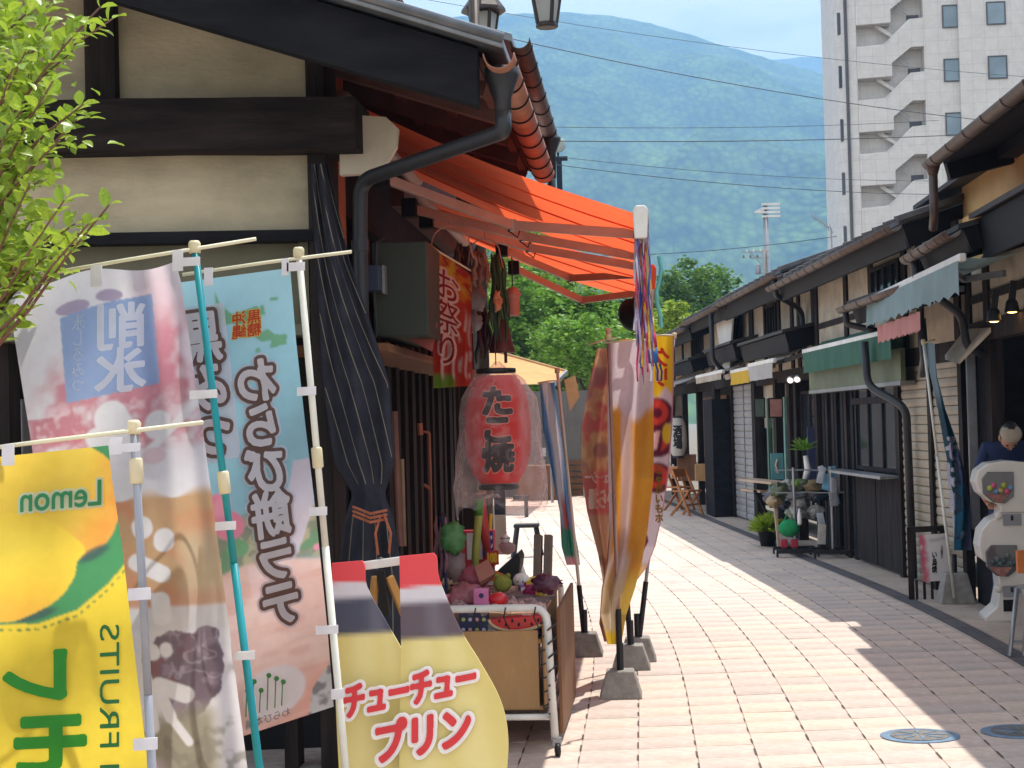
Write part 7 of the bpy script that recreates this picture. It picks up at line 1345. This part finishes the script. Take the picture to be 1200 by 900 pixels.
# ------------------------------------------------------------------ leafy shrub reaching in at top left
LEAFS = mat('fresh_leaf', S(150, 182, 60), .38, .25, 9, .03, 40, transl=.38, dirt=.0, island=.35, spec=.5)
sh = thing('leafy_shrub', 'sunlit bright green shrub reaching in at the upper left corner', 'shrub', (P(-60, 500, 2.5).x, 2.5, 0))
rg = random.Random(12); sbx = P(-80, 500, 2.5).x; m = MB(); lv = []
m.tube([(sbx, 2.6, 0), (sbx+.03, 2.55, 1.2), (sbx+.02, 2.5, 2.0), (sbx+.1, 2.5, 3.2)], [.04, .035, .028, .012], 8)
tips = [(118, 8), (96, 30), (132, 22), (85, 60), (60, 20), (90, 140), (98, 122), (70, 165), (50, 120), (60, 200), (128, 240), (112, 268), (85, 285), (104, 262), (60, 275), (40, 250), (20, 300), (30, 60), (10, 110), (20, 190), (40, 320), (-5, 340), (12, 345), (62, 95), (8, 30), (45, 160), (75, 235), (20, 235), (-20, 270), (-30, 150), (-30, 60), (40, 8), (-20, 200), (5, 160), (55, 300), (2, 290), (-40, 320), (25, 130), (70, 60), (35, 215), (88, 262), (15, 80), (50, 48)]
for (tx, ty) in tips:
    T = P(tx, ty, 2.35+rg.uniform(-.2, .25)); bp0 = Vector((sbx+.03, 2.5, T.z-rg.uniform(.15, .5))); mid = bp0.lerp(T, .55)+Vector((0, 0, -.04)); pts = [bp0, bp0.lerp(mid, .5)+Vector((0, 0, -.01)), mid, mid.lerp(T, .5)+Vector((0, 0, .01)), T]; m.tube(pts, [.007, .006, .005, .0035, .0025], 6)
    for k in range(26):
        q = .2+.8*k/25+rg.uniform(-.03, .03); q = min(max(q, 0), 1); idx = min(3, int(q*4)); p = pts[idx].lerp(pts[idx+1], q*4-idx); d = (T-mid).normalized(); a = k*2.4+rg.uniform(-.4, .4); sd_ = d.cross(Vector((0, 0, 1))).normalized(); u_ = sd_.cross(d); dr = (d*rg.uniform(.3, .9)+sd_*math.cos(a)+u_*math.sin(a)*.7).normalized(); lv.append((W(p), dr, rg.uniform(.034, .068)))
for k in range(1500):   # the crown's body, left of the frame and at its edge
    p = P(rg.gauss(-12, 42), rg.uniform(-40, 330), 2.5+rg.gauss(0, .16)); dr = Vector((rg.gauss(0, 1), rg.gauss(-.4, 1), rg.gauss(.1, .6))).normalized(); lv.append((W(p), dr, rg.uniform(.034, .066)))
m.build('branches', mat('red_brown_twig', S(120, 84, 70), .7, .2, 10, .1, 60), sh, smooth=True)
lmesh = bpy.data.meshes.new('leaf'); vv = []; ff = []
for i, (x, w) in enumerate(((0, .0), (.2, .19), (.45, .29), (.7, .24), (.9, .1), (1, 0))): vv += [(x, -w, .10*math.sin(x*2.4)+w*.35), (x, 0, .10*math.sin(x*2.4)), (x, w, .10*math.sin(x*2.4)+w*.35)]
for i in range(5): ff += [(3*i, 3*i+3, 3*i+4, 3*i+1), (3*i+1, 3*i+4, 3*i+5, 3*i+2)]
lmesh.from_pydata(vv, [], ff); lmesh.materials.append(LEAFS); lmesh.polygons.foreach_set('use_smooth', [True]*len(ff))
def leafM(p, d, l):
    x = d.normalized(); z = Vector((0, 0, 1))+Vector((rg.gauss(0, .35), rg.gauss(-.2, .35), 0)); y = z.cross(x).normalized(); z = x.cross(y); return Matrix(((x.x*l, y.x*l, z.x*l, p.x), (x.y*l, y.y*l, z.y*l, p.y), (x.z*l, y.z*l, z.z*l, p.z), (0, 0, 0, 1)))
def visx(p): a = view_xy((p[0], p[1]/K, p[2])); return a[0] > -5 and a[1] > -10
vis_l = sorted([l for l in lv if visx(l[0])], key=lambda l: -l[2]/l[0].y); front = set(id(l) for l in vis_l[:300]); mm = MB()
for l in lv:
    Mx = leafM(*l)
    if id(l) in front:
        o = bpy.data.objects.new('leaf', lmesh); COL.objects.link(o); o.parent = sh; o.matrix_parent_inverse = wmat(sh).inverted(); o.matrix_basis = Mx
    else: mm.raw([Mx @ Vector(v) for v in vv], ff)
o = mm.build('foliage', LEAFS, sh, smooth=True); o['kind'] = 'stuff'
# dim things inside the doorway at far left
t = thing('doorway_fridge', 'pale narrow cabinet in the dark doorway behind the shaved-ice banner', 'cabinet', (P(20, 500, 4.1).x, 4.1, 0)); a, b_ = P(8, 620, 4.1), P(34, 468, 4.1); MB().span((a.x, 4.05, 0), (b_.x, 4.3, b_.z)).build('case', mat('grey_white_panel', S(170, 172, 180), .5, .06, 8, 0), t, bevel=.01); MB().span((b_.x-.05, 4.04, 1.2), (b_.x-.02, 4.052, b_.z-.05)).build('door_edge', DRAIN, t)

# ------------------------------------------------------------------ hazy air
HZ = bpy.data.materials.new('haze_air'); HZ.use_nodes = True; nt = HZ.node_tree; nt.nodes.remove(nt.nodes['Principled BSDF']); pv = nt.nodes.new('ShaderNodeVolumePrincipled'); pv.inputs['Density'].default_value = HAZE_D; pv.inputs['Color'].default_value = HAZE_C; pv.inputs['Anisotropy'].default_value = 0.0
nt.links.new(pv.outputs[0], nt.nodes['Material Output'].inputs['Volume'])
m = MB(); m.span((-4300, -200, -8), (4300, 2760, 900)); o = m.build('haze', HZ); tag(o, 'thin blue summer haze filling the valley', kind='stuff')
